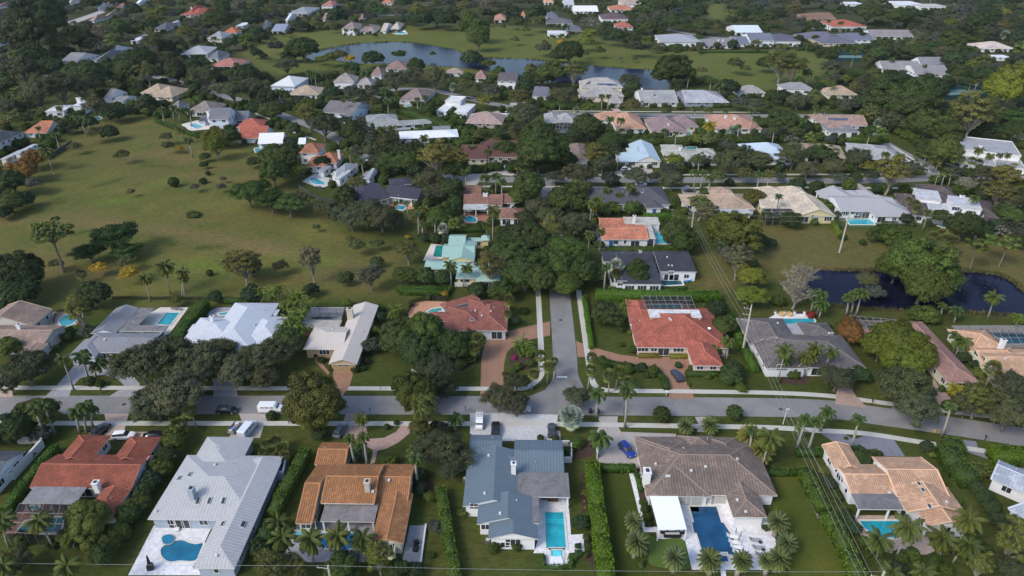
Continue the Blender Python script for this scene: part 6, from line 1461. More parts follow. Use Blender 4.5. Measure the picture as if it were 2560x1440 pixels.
t=thing_at('B3',1545,790,'dining_set','black round dining table on the court behind the terracotta house','table',.06); m=MB(); m.tube([(0,0,.7),(0,0,.75)],.8,14); m.build('table_top',mdark(),t)
for k in range(4): m=MB(); m.box((math.cos(k*1.57+.7)*.55,math.sin(k*1.57+.7)*.55,0),.07,.07,.7); m.build('leg',mdark(),t)
for k in range(4):
    a=k*1.5708+.4; q=Vector((t.location.x+1.3*math.cos(a),t.location.y+1.3*math.sin(a),.06)); ch=empty('patio_chair',q,'black chair around the round dining table','chair','chairs around the black dining table',a-1.57)
    m=MB(); m.box((0,0,.4),.5,.5,.06); m.build('seat',mdark(),ch); m=MB(); m.box((0,.24,.46),.5,.05,.5); m.build('backrest',mdark(),ch)
    for sx in(-1,1):
        for sy in(-1,1): m=MB(); m.box((sx*.2,sy*.2,0),.05,.05,.4); m.build('leg',mdark(),ch)
for i,(x,y) in enumerate(((1290,440),(1297,478))):
    t=thing_at('D3',x,y,'air_conditioner',f"boxy outdoor air conditioner, {'upper' if i==0 else 'lower'} of two by the white chimney",'air conditioner',0,0,'outdoor units'); m=MB(); m.box((0,0,0),.9,.9,.85); m.build('casing',plain('unit_grey',(.1,.1,.1)),t); m=MB(); m.tube([(0,0,.85),(0,0,.9)],.33,12); m.build('fan_grille',plain('unit_light',(.4,.4,.4)),t)
for x,y,l in ((2090,490,'under the blue-grey eave'),(2318,1105,'below the white gable')):
    t=thing_at('D2',x,y,'air_conditioner','round-topped air conditioner '+l,'air conditioner',0,0,'outdoor units'); m=MB(); m.box((0,0,0),.9,.9,.8); m.build('casing',plain('unit_grey',(.1,.1,.1)),t); m=MB(); m.tube([(0,0,.8),(0,0,.86)],.36,12); m.build('fan_grille',plain('unit_light',(.4,.4,.4)),t)
# ---- the person in the meadow: one continuous skinned body
p=GT('B1',545,325); root=empty('person',p,'person in a white top and dark trousers walking in the meadow','person')
vs=[(0,0,.93),(0,0,1.15),(0,0,1.42),(0,.02,1.52),(0,.02,1.66),(.09,0,.88),(.12,.12,.5),(.12,.16,.08),(.12,.28,.03),(-.09,0,.88),(-.12,-.05,.5),(-.12,-.14,.1),(-.12,-.02,.03),(.2,0,1.4),(.25,-.06,1.12),(.24,.06,.88),(-.2,0,1.4),(-.25,.08,1.12),(-.24,.2,.92)]
es=[(0,1),(1,2),(2,3),(3,4),(0,5),(5,6),(6,7),(7,8),(0,9),(9,10),(10,11),(11,12),(2,13),(13,14),(14,15),(2,16),(16,17),(17,18)]
rd=[.15,.15,.17,.06,.11,.09,.065,.045,.04,.09,.065,.045,.04,.07,.045,.035,.07,.045,.035]
me=bpy.data.meshes.new('body'); me.from_pydata(vs,es,[]); o=link('body',me,root)
md=o.modifiers.new('skin','SKIN'); 
for i,v in enumerate(me.skin_vertices[0].data): v.radius=(rd[i],rd[i]*.8); v.use_root=(i==0)
o.modifiers.new('sub','SUBSURF').levels=1; o.modifiers['sub'].render_levels=1
pm=NM('clothing',.8); x=pm.n('ShaderNodeSeparateXYZ'); pm.l(pm.coord('Object'),x.inputs[0]); pm.base(pm.ramp(pm.math('DIVIDE',x.outputs[2],1.8),[(0,(.03,.03,.05)),(.53,(.65,.65,.68)),(.83,(.35,.22,.16)),(.93,(.05,.03,.02))],'CONSTANT')); me.materials.append(pm.m)
# ---------------------------------------------------------------- trees (kind, crown centre x y, half width in tile pixels)
TS('D1','''G 870 860 250;G 700 1030 140;G 1745 80 120;F 1690 220 120;G 1610 350 120;F 1520 480 115;F 1440 600 110;G 1370 720 120;F 1290 840 120;G 1180 990 130;G 1090 1120 130;F 1020 1250 130;O 160 1300 170;b 330 170 60;b 275 240 55;F 90 50 120;O 400 20 110;b 230 1060 90;b 540 1090 80;W 90 1420 150;O -100 40 160''')
TS('D2','''O 1860 170 270;O 1960 370 150;O 1750 60 150;W 1640 10 120;b 505 390 34;L 1730 650 65;F 1630 430 85;F 1640 560 75;O 1800 940 90;G 850 1380 190;W 190 1370 200;W 420 1400 140;W 1240 1330 150;F 1420 1390 120;F 1590 1370 95;G 640 20 90;b 1350 290 80;b 1750 1230 40;F 100 980 90;F 40 1150 110;F 120 1290 100;b 690 560 40;b 2380 1150 70;b 2250 780 50;b 2080 800 60''')
TS('D3','''b 650 110 75;b 560 200 60;t 285 58 38;t 437 62 42;F 690 900 90;b 760 830 50;b 740 490 45;L 735 610 48;b 830 1010 38;b 750 1060 42;b 760 1150 46;b 830 1120 24;b 850 1350 40;b 855 1260 28;t 48 1140 58;b 1310 700 45;b 1335 770 45;b 1350 850 48;b 1370 920 35;b 1280 580 24;b 1275 520 22;b 545 190 40;F 550 240 50;K 660 1140 40;K 670 1210 50;b 1290 1320 40;b 2540 960 40;b 740 1230 34;b 630 1250 36;Y 725 690 14;Y 730 760 16''')
TS('D4','''G 950 240 115;L 555 380 60;F 620 510 75;b 690 640 60;F 790 840 80;F 860 950 85;F 1590 150 75;L 1640 230 45;F 2090 560 90;F 2170 650 90;G 2240 760 95;F 2320 880 100;F 2420 980 110;W 2400 1180 200;O 2480 1340 200;G 1160 1330 90;F 1300 1380 110;b 1440 1220 80;b 1330 1250 80;b 1650 1300 85;b 1780 1380 80;b 1930 1270 60;b 1110 220 40;b 1890 690 50;W 2100 1400 130;Y 1740 1360 20;b 2170 1180 80;b 950 1090 60;b 990 1200 60;b 780 60 20''')
TS('C1','''F 190 30 200;F 960 80 165;W 820 340 140;O 870 430 90;F 2150 90 75;L 1770 125 80;O 260 800 250;O 90 950 170;G 70 590 130;F 400 700 90;O 1420 800 270;O 1750 1060 330;O 1700 700 250;O 2020 740 260;O 2380 800 250;O 2200 620 170;O 1560 1180 240;G 360 1260 210;W 1400 1270 110;L 560 590 36;F 670 490 60;b 900 940 60;b 1000 960 50;F 2520 60 110;b 2080 700 70;b 1170 690 70;L 1250 660 50;F 890 180 50;b 700 420 40;F 220 1380 190;b 1050 670 60;O 1900 900 260;F 60 220 110''')
TS('C2','''G 330 550 160;O 140 690 220;O 90 870 180;O -60 640 150;t 762 800 44;t 985 808 46;t 597 672 28;b 1060 800 40;F 1440 520 215;G 1700 450 210;F 1930 560 210;G 1350 420 110;F 1600 640 210;G 2080 560 150;F 1520 380 120;O 1800 860 230;O 1900 1010 140;O 1150 570 110;F 1230 290 65;b 1240 210 55;t 1552 155 38;G 600 1120 335;G 600 1270 210;G 1600 1060 230;W 1700 1330 165;O 1830 1400 110;b 150 1275 56;L 1185 420 56;L 900 140 55;Y 1885 60 46;O 2430 1120 180;t 1405 1345 32;t 1308 1385 34;O 2150 470 90;b 660 720 40;F 1090 660 40;b 2340 460 50;b 2440 430 45;G 2450 30 130;F 2200 20 100;F 540 20 90;b 1730 90 40;b 1480 260 26;F 1100 730 40;b 2140 690 80;b 2050 760 60''')
TS('C3','''F 930 240 165;b 1090 405 48;b 1085 560 34;t 1500 1262 94;t 2228 1243 88;O 650 1080 140;B 640 1170 110;b 1215 615 50;F 2040 220 115;G 2110 390 120;F 2210 820 130;G 2160 900 80;b 1660 770 40;b 1790 800 36;L 2380 60 170;b 900 720 50;b 1160 800 70;F 1290 790 60;b 950 790 38;b 1420 830 70;b 1340 870 36;O 40 940 130;O 50 1180 150;F 40 330 50;b 120 230 46;b 180 750 50;b 60 790 50;F 1000 80 45;L 1185 440 34;b 20 830 30;b 2290 1000 60;F 2330 130 60;B 600 950 60;b 1960 880 40;b 1770 960 24;b 2020 620 90''')
treeat('C3','b',18,700,26,(.30,.02,.12)); treeat('C4','b',430,272,46,(.16,.02,.02)); treeat('B2','b',2020,1370,30,(.2,.17,.03))
TS('C4','''G 1290 530 250;G 1120 600 170;G 1500 640 210;G 1400 740 180;G 1250 700 170;R 835 440 150;B 280 50 190;O 1080 50 110;O 690 900 190;O 1320 1000 290;O 1490 1210 240;W 2120 1090 220;O 2440 1000 190;O 2400 1290 250;F 930 860 105;F 1960 690 70;L 2100 860 80;b 1600 270 120;b 1480 250 90;b 1820 1180 80;F 2080 760 60;b 100 130 70;R 130 110 40;b 720 360 40;L 1795 400 30;b 260 870 60;b 90 920 40;O 1990 1180 170;F 2210 1130 130;O 2560 1180 180;b 2000 620 60;b 1920 590 40;b 1740 1010 40;b 590 380 40;b 1220 1060 60;F 10 800 40''')
TS('B1','''K 1130 950 220;K 900 1080 150;K 1240 1060 150;N 500 880 230;F 190 1300 260;O 40 1170 110;W 560 1195 72;Y 985 1240 85;Y 1300 1290 110;W 1260 1180 90;t 2095 1288 38;W 2420 1190 200;F 2500 1230 130;t 1735 380 58;Z 1945 430 52;Z 2210 430 52;Z 2235 350 36;b 2030 370 42;G 2050 130 55;G 2035 210 45;t 2078 290 28;W 1230 110 80;W 1310 480 48;W 1680 20 68;Y 1790 50 46;L 2150 40 140;R 240 260 150;R 330 160 120;Z 320 400 100;F 120 400 150;G 80 570 150;F 220 560 110;K 2500 490 190;G 2540 180 70;W 1920 690 30;F 30 690 90;F -60 520 150;W 740 30 70''')
TS('B2','''G 230 150 210;G 180 300 150;F 330 100 120;L 390 270 115;K 150 560 170;K 330 610 160;K 60 410 120;O 420 560 130;W 1000 390 105;O 700 620 150;F 900 540 130;O 950 740 180;O 1250 720 210;O 1110 700 190;O 1360 760 130;W 602 835 46;W 1010 1020 95;W 940 950 50;W 1220 1000 70;W 240 1220 85;Z 560 1260 130;G 890 1350 85;Z 1140 1290 160;G 1200 1180 70;W 1510 1060 135;G 1500 1310 120;G 1700 1320 110;G 1880 1330 100;G 1920 670 115;G 1990 600 90;F 2540 940 170;W 2330 1230 190;O 1150 80 130;F 1370 190 145;F 1560 80 140;W 1800 150 190;W 2000 180 140;G 1980 250 130;O 1720 380 170;O 1800 480 150;G 1930 450 150;L 1650 230 70;F 650 190 85;b 760 400 50;G 2490 600 50;F 1800 940 70;F 1680 930 60;F 1920 950 60;Y 1520 930 30;b 1880 990 34;F 1570 200 60;O 1000 90 110;O 1240 160 120;b 1060 330 50;b 1200 340 40;F 2250 1430 60;G 2560 1120 170;G 2420 1070 110;O 100 220 60;F 2490 690 50;b 2360 770 60;F 2240 800 40;F 2480 40 120''')
TS('B3','''F 170 930 250;F 330 1010 180;G 560 1040 220;G 140 1260 250;G 400 1240 210;G 700 1260 180;G 260 1380 170;G 540 1390 170;G 860 1300 110;O 600 810 180;O 760 850 110;O 260 620 150;G 560 560 200;W 620 470 140;G 160 400 180;G 60 520 120;W 700 440 110;O 680 330 170;G 250 110 220;G 400 80 180;F 150 200 140;F 570 150 95;W 840 70 160;G 900 150 120;O 900 200 130;b 1160 170 50;O 1260 330 130;L 1630 170 100;O 1560 250 100;O 1600 350 140;O 2150 200 180;O 1860 170 110;O 2300 130 150;W 2320 300 115;W 1890 600 145;Z 1960 700 140;G 2200 870 250;F 2400 950 140;F 2130 1000 140;G 1640 880 170;G 1720 980 140;F 1580 950 70;G 1260 1240 125;G 1250 1320 110;L 2380 1330 160;Z 2260 1180 160;Z 2140 1100 110;b 990 400 55;b 1050 395 42;G 2430 540 110;b 1200 640 90;b 1000 640 80;b 900 660 80;b 1280 650 60;F 460 640 90;O 370 700 130;O 120 720 120;b 880 1010 50;b 1100 985 36;F 30 210 60;O 2480 160 160;b 1940 485 60;F 2180 380 50;L 1500 660 40;O 100 330 80;F 780 940 70;b 2400 1200 70;F 350 160 120;b 1680 560 50;b 1690 590 36''')
TS('B4','''O 250 130 160;B 300 60 110;F 530 90 140;O 650 220 125;O 400 250 130;O 900 140 140;L 1010 230 80;W 1240 280 195;O 1420 240 115;G 1770 60 180;F 290 400 85;G 480 430 85;b 810 410 78;F 1090 450 55;W 2370 330 150;O 2180 330 130;B 2000 400 120;O 2200 500 120;G 2420 720 120;O 2400 580 120;G 220 760 105;G 10 730 60;b 1130 900 120;b 1300 930 140;b 1220 880 110;G 1740 730 95;F 1950 840 170;F 2150 880 120;F 2300 830 100;N 2100 1010 140;N 2400 1000 130;N 2250 970 110;G 1500 1210 330;G 1280 1230 190;G 1720 1240 210;G 1560 1380 270;G 1400 1090 170;B 330 1330 210;O 1000 1360 120;B 2320 880 100;b 520 590 70;b 600 640 60;b 550 480 60;b 750 930 45;b 710 830 28;F 20 990 70;F 700 700 40;b 1340 650 60;b 1240 580 60;F 1380 750 70;b 950 985 36;O 2530 880 110;G 2500 980 90;F 1600 60 130;b 1900 470 80;O 2330 680 110;b 1590 780 40;L 1860 750 50''')
TS('A1','''F 380 180 230;F 330 370 240;F 520 250 150;O 830 290 140;G 1190 280 125;F 780 440 170;F 900 450 100;W 1040 390 72;L 1610 120 110;L 1920 770 90;G 880 640 190;F 900 770 210;G 760 720 150;O 600 880 240;O 230 720 190;O 1690 380 180;F 2170 200 150;O 1960 190 130;F 2400 380 85;O 1600 600 130;F 1920 610 140;F 2440 700 190;L 1320 830 72;G 1640 480 110;O 1430 460 100;F 560 660 90;Y 380 640 44;O 110 430 130;F 330 570 140;F 1450 980 150;F 1620 970 100;O 2330 930 150;O 2500 900 150;F 1150 1080 150;O 60 1080 150;O 400 1010 200;O 800 860 200;L 2150 1350 150;F 2300 1320 150;F 1110 1330 95;W 940 1330 90;W 1660 1370 70;O 1260 420 90;F 560 560 56;F 1380 600 160;O 2050 780 160;F 2200 1040 60;F 880 1230 90;F 1250 1090 120;R 30 1240 60;O 1760 900 90;O 110 240 120;G 1880 230 80;L 1540 200 90;F 30 250 90;F 1960 230 100;G 1500 250 90;L 330 20 60''')
TS('A2','''F 460 480 160;O 200 470 90;F 10 530 66;F 370 540 90;L 740 590 90;L 640 600 60;W 840 560 85;Y 940 590 66;G 960 700 95;F 1170 590 105;K 1430 590 110;G 1600 650 95;W 1770 540 40;F 2150 590 115;L 2330 640 78;G 2430 710 66;O 1400 750 190;O 1790 800 150;W 2090 830 130;O 2350 850 150;O 1600 760 120;L 510 1060 110;W 510 1160 130;O 780 1180 170;G 360 1290 86;G 160 1090 130;L 2290 1010 95;G 1700 1100 88;G 2200 280 150;G 2100 170 120;G 2230 400 120;F 800 170 110;O 910 180 100;O 90 200 90;W 1190 240 44;F 1190 310 56;F 1560 190 80;O 300 640 140;F 320 560 80;O 1000 880 140;O 1180 900 120;O 940 900 110;F 750 930 90;O 450 940 110;O 900 1130 110;O 1080 1290 110;O 680 1290 150;F 60 300 60;F 270 310 46;F 340 330 36;N 2470 240 56;F 350 1380 90;F 1040 1390 100;W 170 400 44;W 350 380 26;F 400 860 60;W 330 1000 60;O 2460 1260 90;G 2400 1300 110;F 80 560 40;O 1540 700 120;F 1650 200 110;F 1800 170 120;G 1900 200 110''')
TS('A3','''L 770 350 100;L 740 430 90;G 1030 360 105;F 1260 380 110;O 1250 480 110;Z 1490 400 70;G 1650 430 120;F 1600 700 190;F 1500 760 110;F 1720 760 100;F 570 530 140;F 460 560 90;O 310 485 95;Y 490 430 58;W 880 510 66;W 740 540 44;W 1900 710 58;W 2240 640 90;W 1870 470 60;F 2195 400 50;G 2440 470 50;W 250 220 90;L 130 300 60;F 230 130 110;G 400 710 160;F 300 760 130;W 620 720 130;W 200 700 90;F 160 790 90;O 1170 800 120;G 1210 920 115;F 1670 930 85;O 560 950 120;L 770 1030 125;W 1200 1060 110;W 1540 1070 110;O 150 1160 170;O 60 1290 120;G 250 1330 180;F 760 1250 180;F 1000 1330 160;F 640 1330 100;B 720 1360 46;G 1900 290 115;G 1790 330 90;F 1370 60 150;F 1560 60 130;F 1820 120 130;G 1380 250 90;G 1600 240 120;W 1440 480 50;t 1392 1030 28;Z 1080 590 28;Z 1225 590 32;F 2180 880 110;O 2280 980 130;O 2440 1000 130;G 2530 640 90;F 1130 110 44;F 2470 1290 130;W 30 400 50;F 120 880 90;O 380 950 80;W 1950 1050 100;W 2330 690 60;G 40 230 70;F 920 320 90''')
TS('A4','''F 1400 940 330;F 1200 960 190;F 1560 960 200;F 1370 800 200;G 2370 930 240;L 2480 880 150;W 2050 1120 240;W 1930 1180 170;W 2180 1180 150;G 1590 1240 190;G 1800 1400 170;O 780 1010 165;F 120 950 110;W 480 950 115;F 150 1200 170;O 620 1340 130;W 1300 1110 120;W 150 600 200;W 260 680 150;G 600 560 100;W 1000 600 80;F 500 260 105;F 900 250 110;Z 1310 240 75;O 640 680 110;W 470 400 70;F 1080 400 110;O 1370 690 150;F 1300 730 120;O 980 820 120;O 300 1000 120;F 1500 500 130;W 1480 430 120;O 1760 560 140;F 1780 760 140;F 2100 230 130;F 1850 420 140;O 1240 1200 150;O 1400 1240 130;B 240 1420 110;G 1020 1240 110;F 400 1270 70;G 2330 1400 120;F 2460 1310 130;W 1450 1130 120;O 260 250 110;G 1000 110 150;G 1300 120 150;O 800 130 90''')
for t in TREES:
    tl,k=t['tile'],t['k']
    if tl=='C4' and k=='G': t['col']=(.062,.084,.014)
    elif tl=='B4' and k=='G' and t['rp']>40: t['col']=(.045,.064,.018)
    elif tl=='C2' and k=='G' and t['v']>980: t['col']=(.050,.057,.014)
    elif tl=='A4' and k=='G' and t['u']>2450: t['col']=(.085,.095,.014)
    elif tl=='B3' and k=='G' and t['u']>1780: t['col']=(.065,.07,.016)
    elif tl in('D1','C1') and k=='G': t['col']=(.050,.066,.018)
TS('B3','O 990 350 105;O 420 330 95;O 1150 300 60;O 1420 330 80;W 2050 330 100')
TS('B4','O 720 350 95;O 1040 320 85;F 880 330 60;O 120 330 70')
TS('B4','F 300 -1045 60;O 660 -1050 55;F 940 -1075 50;G 480 -1060 40')
TS('B3','F 2205 -1000 60;O 1885 -985 55;W 2440 -1010 50;G 2050 -990 40')
# ---- palms (kind, crown x y, half width [, trunk base x y])
PS('D1','c 385 890 150 540 1165;c 20 880 160 92 1152;c 670 1340 150;c 40 1340 130')
PS('D2','''s 110 130 80 3;s 200 90 70 3;s 270 170 80 3;s 170 200 80 2.6;s 290 240 70 2.6;s 80 210 70 2.6;c 230 900 160 340 1010;c 260 1060 180 300 1290;c 540 1070 180 575 1290;c 810 1040 180 850 1290;c 1060 1070 170 1090 1260;q 930 60 90;q 1070 50 100;q 985 190 90 1005 300;q 1050 130 80 1075 270;q 1580 170 100 1600 330;q 1590 250 80''')
PS('D3','q 880 60 140 855 240;d 1215 890 110;d 1255 1110 142;d 1630 1260 142;d 1975 1280 132;d 2300 1290 126;d 2545 1290 110')
for a in((2390,60,150),(2490,190,130)): palmat('D3','d',*a); PALMS[-1]['col']=(.16,.15,.04)
PS('D4','d 100 900 115;d 190 1110 122;d 110 1270 130;c 1110 1080 180 1080 1290;c 1400 950 200 1270 1280;c 1750 1060 170 1700 1280;c 2010 880 170;c 2000 1130 210 1850 1300;c 1560 1400 150;c 1240 1410 120;c 20 60 160;d 30 100 90')
PS('C1','q 815 680 120 890 912;q 970 760 110 960 900;q 760 1230 120 800 1440;q 850 1170 90 870 1440;q 920 1220 90 930 1400;s 1790 1370 100 3;s 1750 1300 70 3;s 1900 1230 80 5;c 620 700 60;q 340 1210 90;q 440 1180 90')
PS('C2','''a 400 80 110 6;a 500 150 100 6;a 330 160 110 6;a 420 250 110 6;a 330 310 100 5;a 440 390 100 4;a 280 400 90 4;a 130 60 90 5;a 30 20 80 4;s 2230 520 100 5;s 2180 600 80 4.5;s 2520 260 60;s 2530 120 66;a 1400 190 80 2.6;a 1360 260 60 2;q 2000 1310 120 1990 1420;c 1050 1300 30 4;a 210 0 90 4''')
PS('C3','''m 590 1300 135;m 560 1270 90;q 860 1060 125 840 1300;q 1150 1010 125 1128 1400;s 290 680 68 5;s 365 790 74 5;s 220 860 70 5;s 425 730 52 5;s 800 700 72 6;s 790 820 66 6;s 970 880 74 5;s 1070 840 74 5.5;s 1160 930 56 5;a 100 560 110 2.2;a 180 610 90 2;a 1130 170 66 3;a 1120 260 50 2.4;q 2160 530 90 2145 712;d 1745 1380 110 2.4;d 1985 1370 102 2.4;q 2400 1420 90''')
PS('C4','''c 170 620 110 100 930;c 190 700 90 128 870;c 370 680 100 365 880;c 470 600 105 380 875;c 640 640 90 540 880;c 440 690 80 220 890;q 810 90 90 780 272;q 860 60 70 830 260;q 935 50 100 880 272;q 1890 220 90 1860 345;c 2260 90 110 2192 312;q 460 60 110 430 235;q 540 60 90 490 265;q 540 160 100 512 302;q 1740 170 60 1722 300;c 1940 530 125 1870 680;q 1870 470 80 1855 650;s 2250 800 84 6;s 2310 870 56 5;q 380 1310 80;q 600 1240 110 520 1430;q 910 1310 90;q 490 1330 70;y 1880 1000 90 1840 1170;a 2520 290 80 3;q 1830 1180 40;a 320 1400 60''')
PS('B1','s 810 1300 62 825 1400;c 1640 1220 110 1705 1500;c 1450 1340 100 1505 1580;c 1820 1280 90 1860 1580;c 1830 1340 70 1830 1560;c 460 70 90')
PS('B2','''c 1680 640 80;q 1670 800 56 1668 960;q 1790 760 50 1795 960;m 1870 850 56 5;c 2370 660 105 2368 1030;c 2300 800 60 2310 930;c 1945 1210 82 1955 1440;c 2110 1235 85 2070 1440;q 2090 280 66;q 2290 330 72;q 2400 320 72;q 2460 370 60;q 1000 130 66;q 1050 170 60;d 2160 50 56 5;q 2320 70 60;q 1500 590 40;q 1400 590 40;c 2340 480 40 3;c 930 60 60;q 1620 700 60''')
PS('B3','''c 950 460 56 917 600;c 1070 510 52 1057 620;c 1175 425 66 1130 625;c 1215 460 56 1190 600;c 850 560 90;c 830 730 66 820 790;m 1040 1220 86 5;s 1040 1290 60 4;c 890 870 54;q 940 1220 60;c 1640 740 70 4;q 1830 280 68;q 1920 280 60;q 1980 340 60;c 800 600 60;q 1060 90 40;s 120 240 60;s 60 230 50;s 560 290 50;s 660 250 60;s 190 110 40;q 2480 300 70;c 780 900 60;y 820 640 50;q 1870 140 56;a 1060 640 66 3;a 960 660 60 3''')
PS('B4','''s 1490 120 46;s 1580 100 48;s 1712 150 62;s 1640 160 42;s 1868 160 46;s 1942 155 44;s 2040 170 60;s 2110 190 50;s 1770 280 46;s 1830 290 40;q 1180 100 64;q 1320 120 62;c 2110 60 56;c 2220 120 40;c 2400 110 40;c 1605 680 56 1545 862;s 1410 560 46;s 1480 600 52;s 1490 650 46;s 1650 930 74;s 1740 900 76;s 1790 960 80;s 1600 990 80;s 1860 970 60;c 20 290 66;q 110 520 30;q 2320 110 50;c 2070 540 40''')
PS('A1','''q 1200 720 44 1215 860;q 1620 1090 60;q 1730 1070 60 1740 1200;q 1790 1100 60 1800 1220;q 1900 1120 56 1920 1270;q 1880 1400 60;c 1800 1290 60 1820 1440;q 800 1190 70;q 700 1180 80;q 870 1210 60;q 560 1350 60;m 1355 175 42;m 120 900 60;m 1910 380 44;q 2140 380 36;q 380 1280 40;c 590 1080 40;q 2360 640 40;q 1310 510 40;q 1410 510 40;s 1690 690 46;s 1830 740 46;q 60 960 60 80 1080;q 160 980 60 200 1090;q 100 780 60;a 1940 990 60;q 1170 400 36;q 1500 50 40;q 1180 90 44''')
PS('A2','''q 540 720 56;q 640 760 60 660 860;q 590 740 50;m 1970 875 50 1970 965;m 1395 1395 52;q 1290 900 70 1300 1050;q 1320 1010 70;q 1410 985 44;q 1610 990 40;q 1690 970 42;c 1260 1290 56;c 1360 1280 52;c 1680 1370 60;q 1080 730 60;q 900 300 34;q 1000 300 40 1005 360;c 870 1000 40;c 980 1000 40;q 1100 230 36;q 230 910 66;q 1110 20 50;q 1180 30 50;q 940 40 50''')
PS('A3','''s 965 1320 50 940 1430;s 1095 1325 46;y 1980 1250 80 1975 1370;m 2210 1330 76;m 640 1100 40;q 1530 1310 60 1530 1420;q 980 1190 54;q 1090 1200 54;q 2270 1260 40;q 1770 770 42 1750 890;q 1895 900 50 1895 980;y 2130 800 60;q 2080 860 70;q 2150 870 60 2120 960;q 1990 790 50;q 900 960 50;q 970 960 46;q 540 270 50;q 500 350 30;q 1830 1080 50;q 2140 1100 44;q 1900 1300 60;q 2400 1100 60 2390 1340;q 2450 1180 60;q 1510 50 40;q 1280 190 36;q 1360 200 36;q 1690 150 36;q 480 1020 50;q 1640 1330 30''')
PS('A4','''c 865 520 42 822 690;q 605 740 66 575 890;q 400 720 66 380 870;q 500 780 50 492 860;m 1110 1240 58;m 2370 355 50;m 475 262 38;q 610 210 30 595 330;q 715 230 28 705 345;q 742 225 28 720 345;q 575 1080 50;q 480 1070 50;s 1895 760 30;s 1955 760 32;s 2035 830 32;s 2095 820 32;q 320 780 60;q 640 840 60;s 1300 400 30;q 1240 590 40;q 1570 660 30;q 60 1300 60;q 1020 1350 30;q 390 1170 40;s 400 430 26''')
# ---- hedges
hedge('D1','545 120 430 250 250 470 40 760',1.6,2.0,'bright hedge beside the white garden wall',(.045,.10,.012))
hedge('D2','490 150 400 330 260 580 170 780',2.2,2.8,'tall leafy hedge beside the orange barrel-tiled house',(.05,.085,.014))
hedge('D2','150 880 60 1060',2.6,2.6,'dark hedge under the coconut palms',(.03,.06,.016))
hedge('D2','1840 540 1880 760 1910 1000 1960 1200 1985 1430',2.0,2.2,'winding hedge between the orange and the blue-grey roofed houses',(.05,.085,.014))
hedge('D3','800 290 850 700 890 1000 930 1250 950 1440',2.7,3.0,'massive bright green hedge west of the long lawn',(.062,.11,.009))
hedge('D3','870 335 1235 335',1.3,1.6,'low hedge closing the lawn below the blue car',(.04,.085,.015))
hedge('D3','1245 390 1290 560',.9,1.0,'short hedge by the white walkway',(.04,.085,.015))
hedge('D3','318 1225 322 1335 585 1335 588 1225',.7,.8,'low box hedge wrapped round the square spa terrace',(.04,.08,.02))
hedge('D4','365 340 440 520 560 740',2.4,2.2,'long hedge beside the far lawn, upper stretch',(.05,.085,.014))
hedge('D4','600 800 690 920 800 1150 930 1440',2.6,2.4,'long hedge beside the far lawn, lower stretch',(.05,.085,.014))
hedge('D4','290 180 560 180',1.5,1.5,'dark hedge behind the peach wing'); hedge('D4','-160 385 325 385',1.2,1.2,'low hedge at the head of the large lawn')
hedge('D4','1760 90 1960 120',3.6,2.6,'rounded olive hedge on the street corner',(.05,.085,.02)); hedge('D4','1800 130 1900 300 2060 450',4.2,3.0,'broad hedge bending along the grey drive',(.045,.08,.02))
hedge('D4','2260 190 2700 205',4.0,2.6,'bright rectangular hedge by the street corner',(.062,.11,.009)); hedge('D4','2010 340 2230 370',2.8,1.8,'short olive hedge beside the grey drive',(.07,.085,.025))
hedge('C1','2040 115 1960 210 1870 310 1750 480',2.8,3.2,'tall glossy hedge between the rectangular pool and the white roof',(.04,.085,.014))
hedge('C1','2240 105 2500 110',1.4,1.6,'thin hedge on the meadow line'); hedge('C2','1440 12 1930 25',1.8,1.6,'hedge behind the maroon house'); hedge('C2','2390 465 2520 440',1.1,1.0,'yellow-green hedge under the maroon roof wall',(.12,.13,.03))
hedge('C3','722 70 760 330 795 560',1.1,1.7,'narrow hedge beside the pavement',(.055,.12,.012))
hedge('C3','850 35 2080 45',3.2,2.6,'long bright hedge behind the screened pool',(.06,.12,.014))
hedge('C3','1272 662 1468 662',1.4,.9,'yellow and red hedge left of the red house door',(.15,.13,.03)); hedge('C3','1580 668 1752 668',1.4,.9,'yellow hedge right of the red house door',(.16,.15,.03))
hedge('C3','870 700 1000 742 1150 765 1300 795 1430 812',1.8,1.3,'curving hedge inside the circular drive',(.035,.065,.015)); hedge('C3','1450 820 1520 890 1552 985',1.6,1.1,'hedge bend beside the parked dark car',(.035,.065,.015))
hedge('C3','1745 840 2090 842',1.6,1.1,'hedge below the garage wing windows',(.035,.07,.014)); hedge('C3','2170 230 2290 500 2430 790',2.0,2.0,'hedge along the utility line',(.05,.10,.014))
hedge('B2','1410 1425 1950 1425',1.8,1.6,'hedge under the three round trees',(.04,.08,.015)); hedge('B2','1940 845 2290 850',1.4,1.3,'dark hedge below the brick terrace')
hedge('B3','1330 700 1610 700',3.0,2.6,'bright hedge behind the white wall',(.05,.11,.014)); hedge('B3','1510 450 1600 600',2.2,2.0,'hedge beside the pale side yard',(.05,.10,.014)); hedge('B3','965 1035 1640 1040',3.0,2.4,'long hedge between terracotta and black roofs',(.05,.085,.014))
hedge('B3','970 1430 1760 1435',1.0,1.2,'thin hedge in front of the dark pool')
hedge('B3','-260 -20 30 -20',2.5,2.5,'hedge behind the maroon house ridge'); hedge('A3','850 1388 2500 1392',3.6,2.8,'very long hedge under the mauve and salmon houses',(.05,.08,.016)); hedge('A2','1440 1345 1850 1225',2.6,2.4,'hedge between the grey-green and white long roofs',(.045,.10,.014))
hedge('A2','1480 1090 1850 1215 1930 1260',5,3.0,'broad hedge behind the grey-green L-shaped house',(.05,.09,.018)); hedge('A2','2010 1425 2250 1345',3.6,2.6,'hedge right of the bright white roof',(.05,.08,.016)); hedge('A4','740 1385 1200 1375',3.2,2.4,'hedge below the bright pool',(.05,.085,.015))
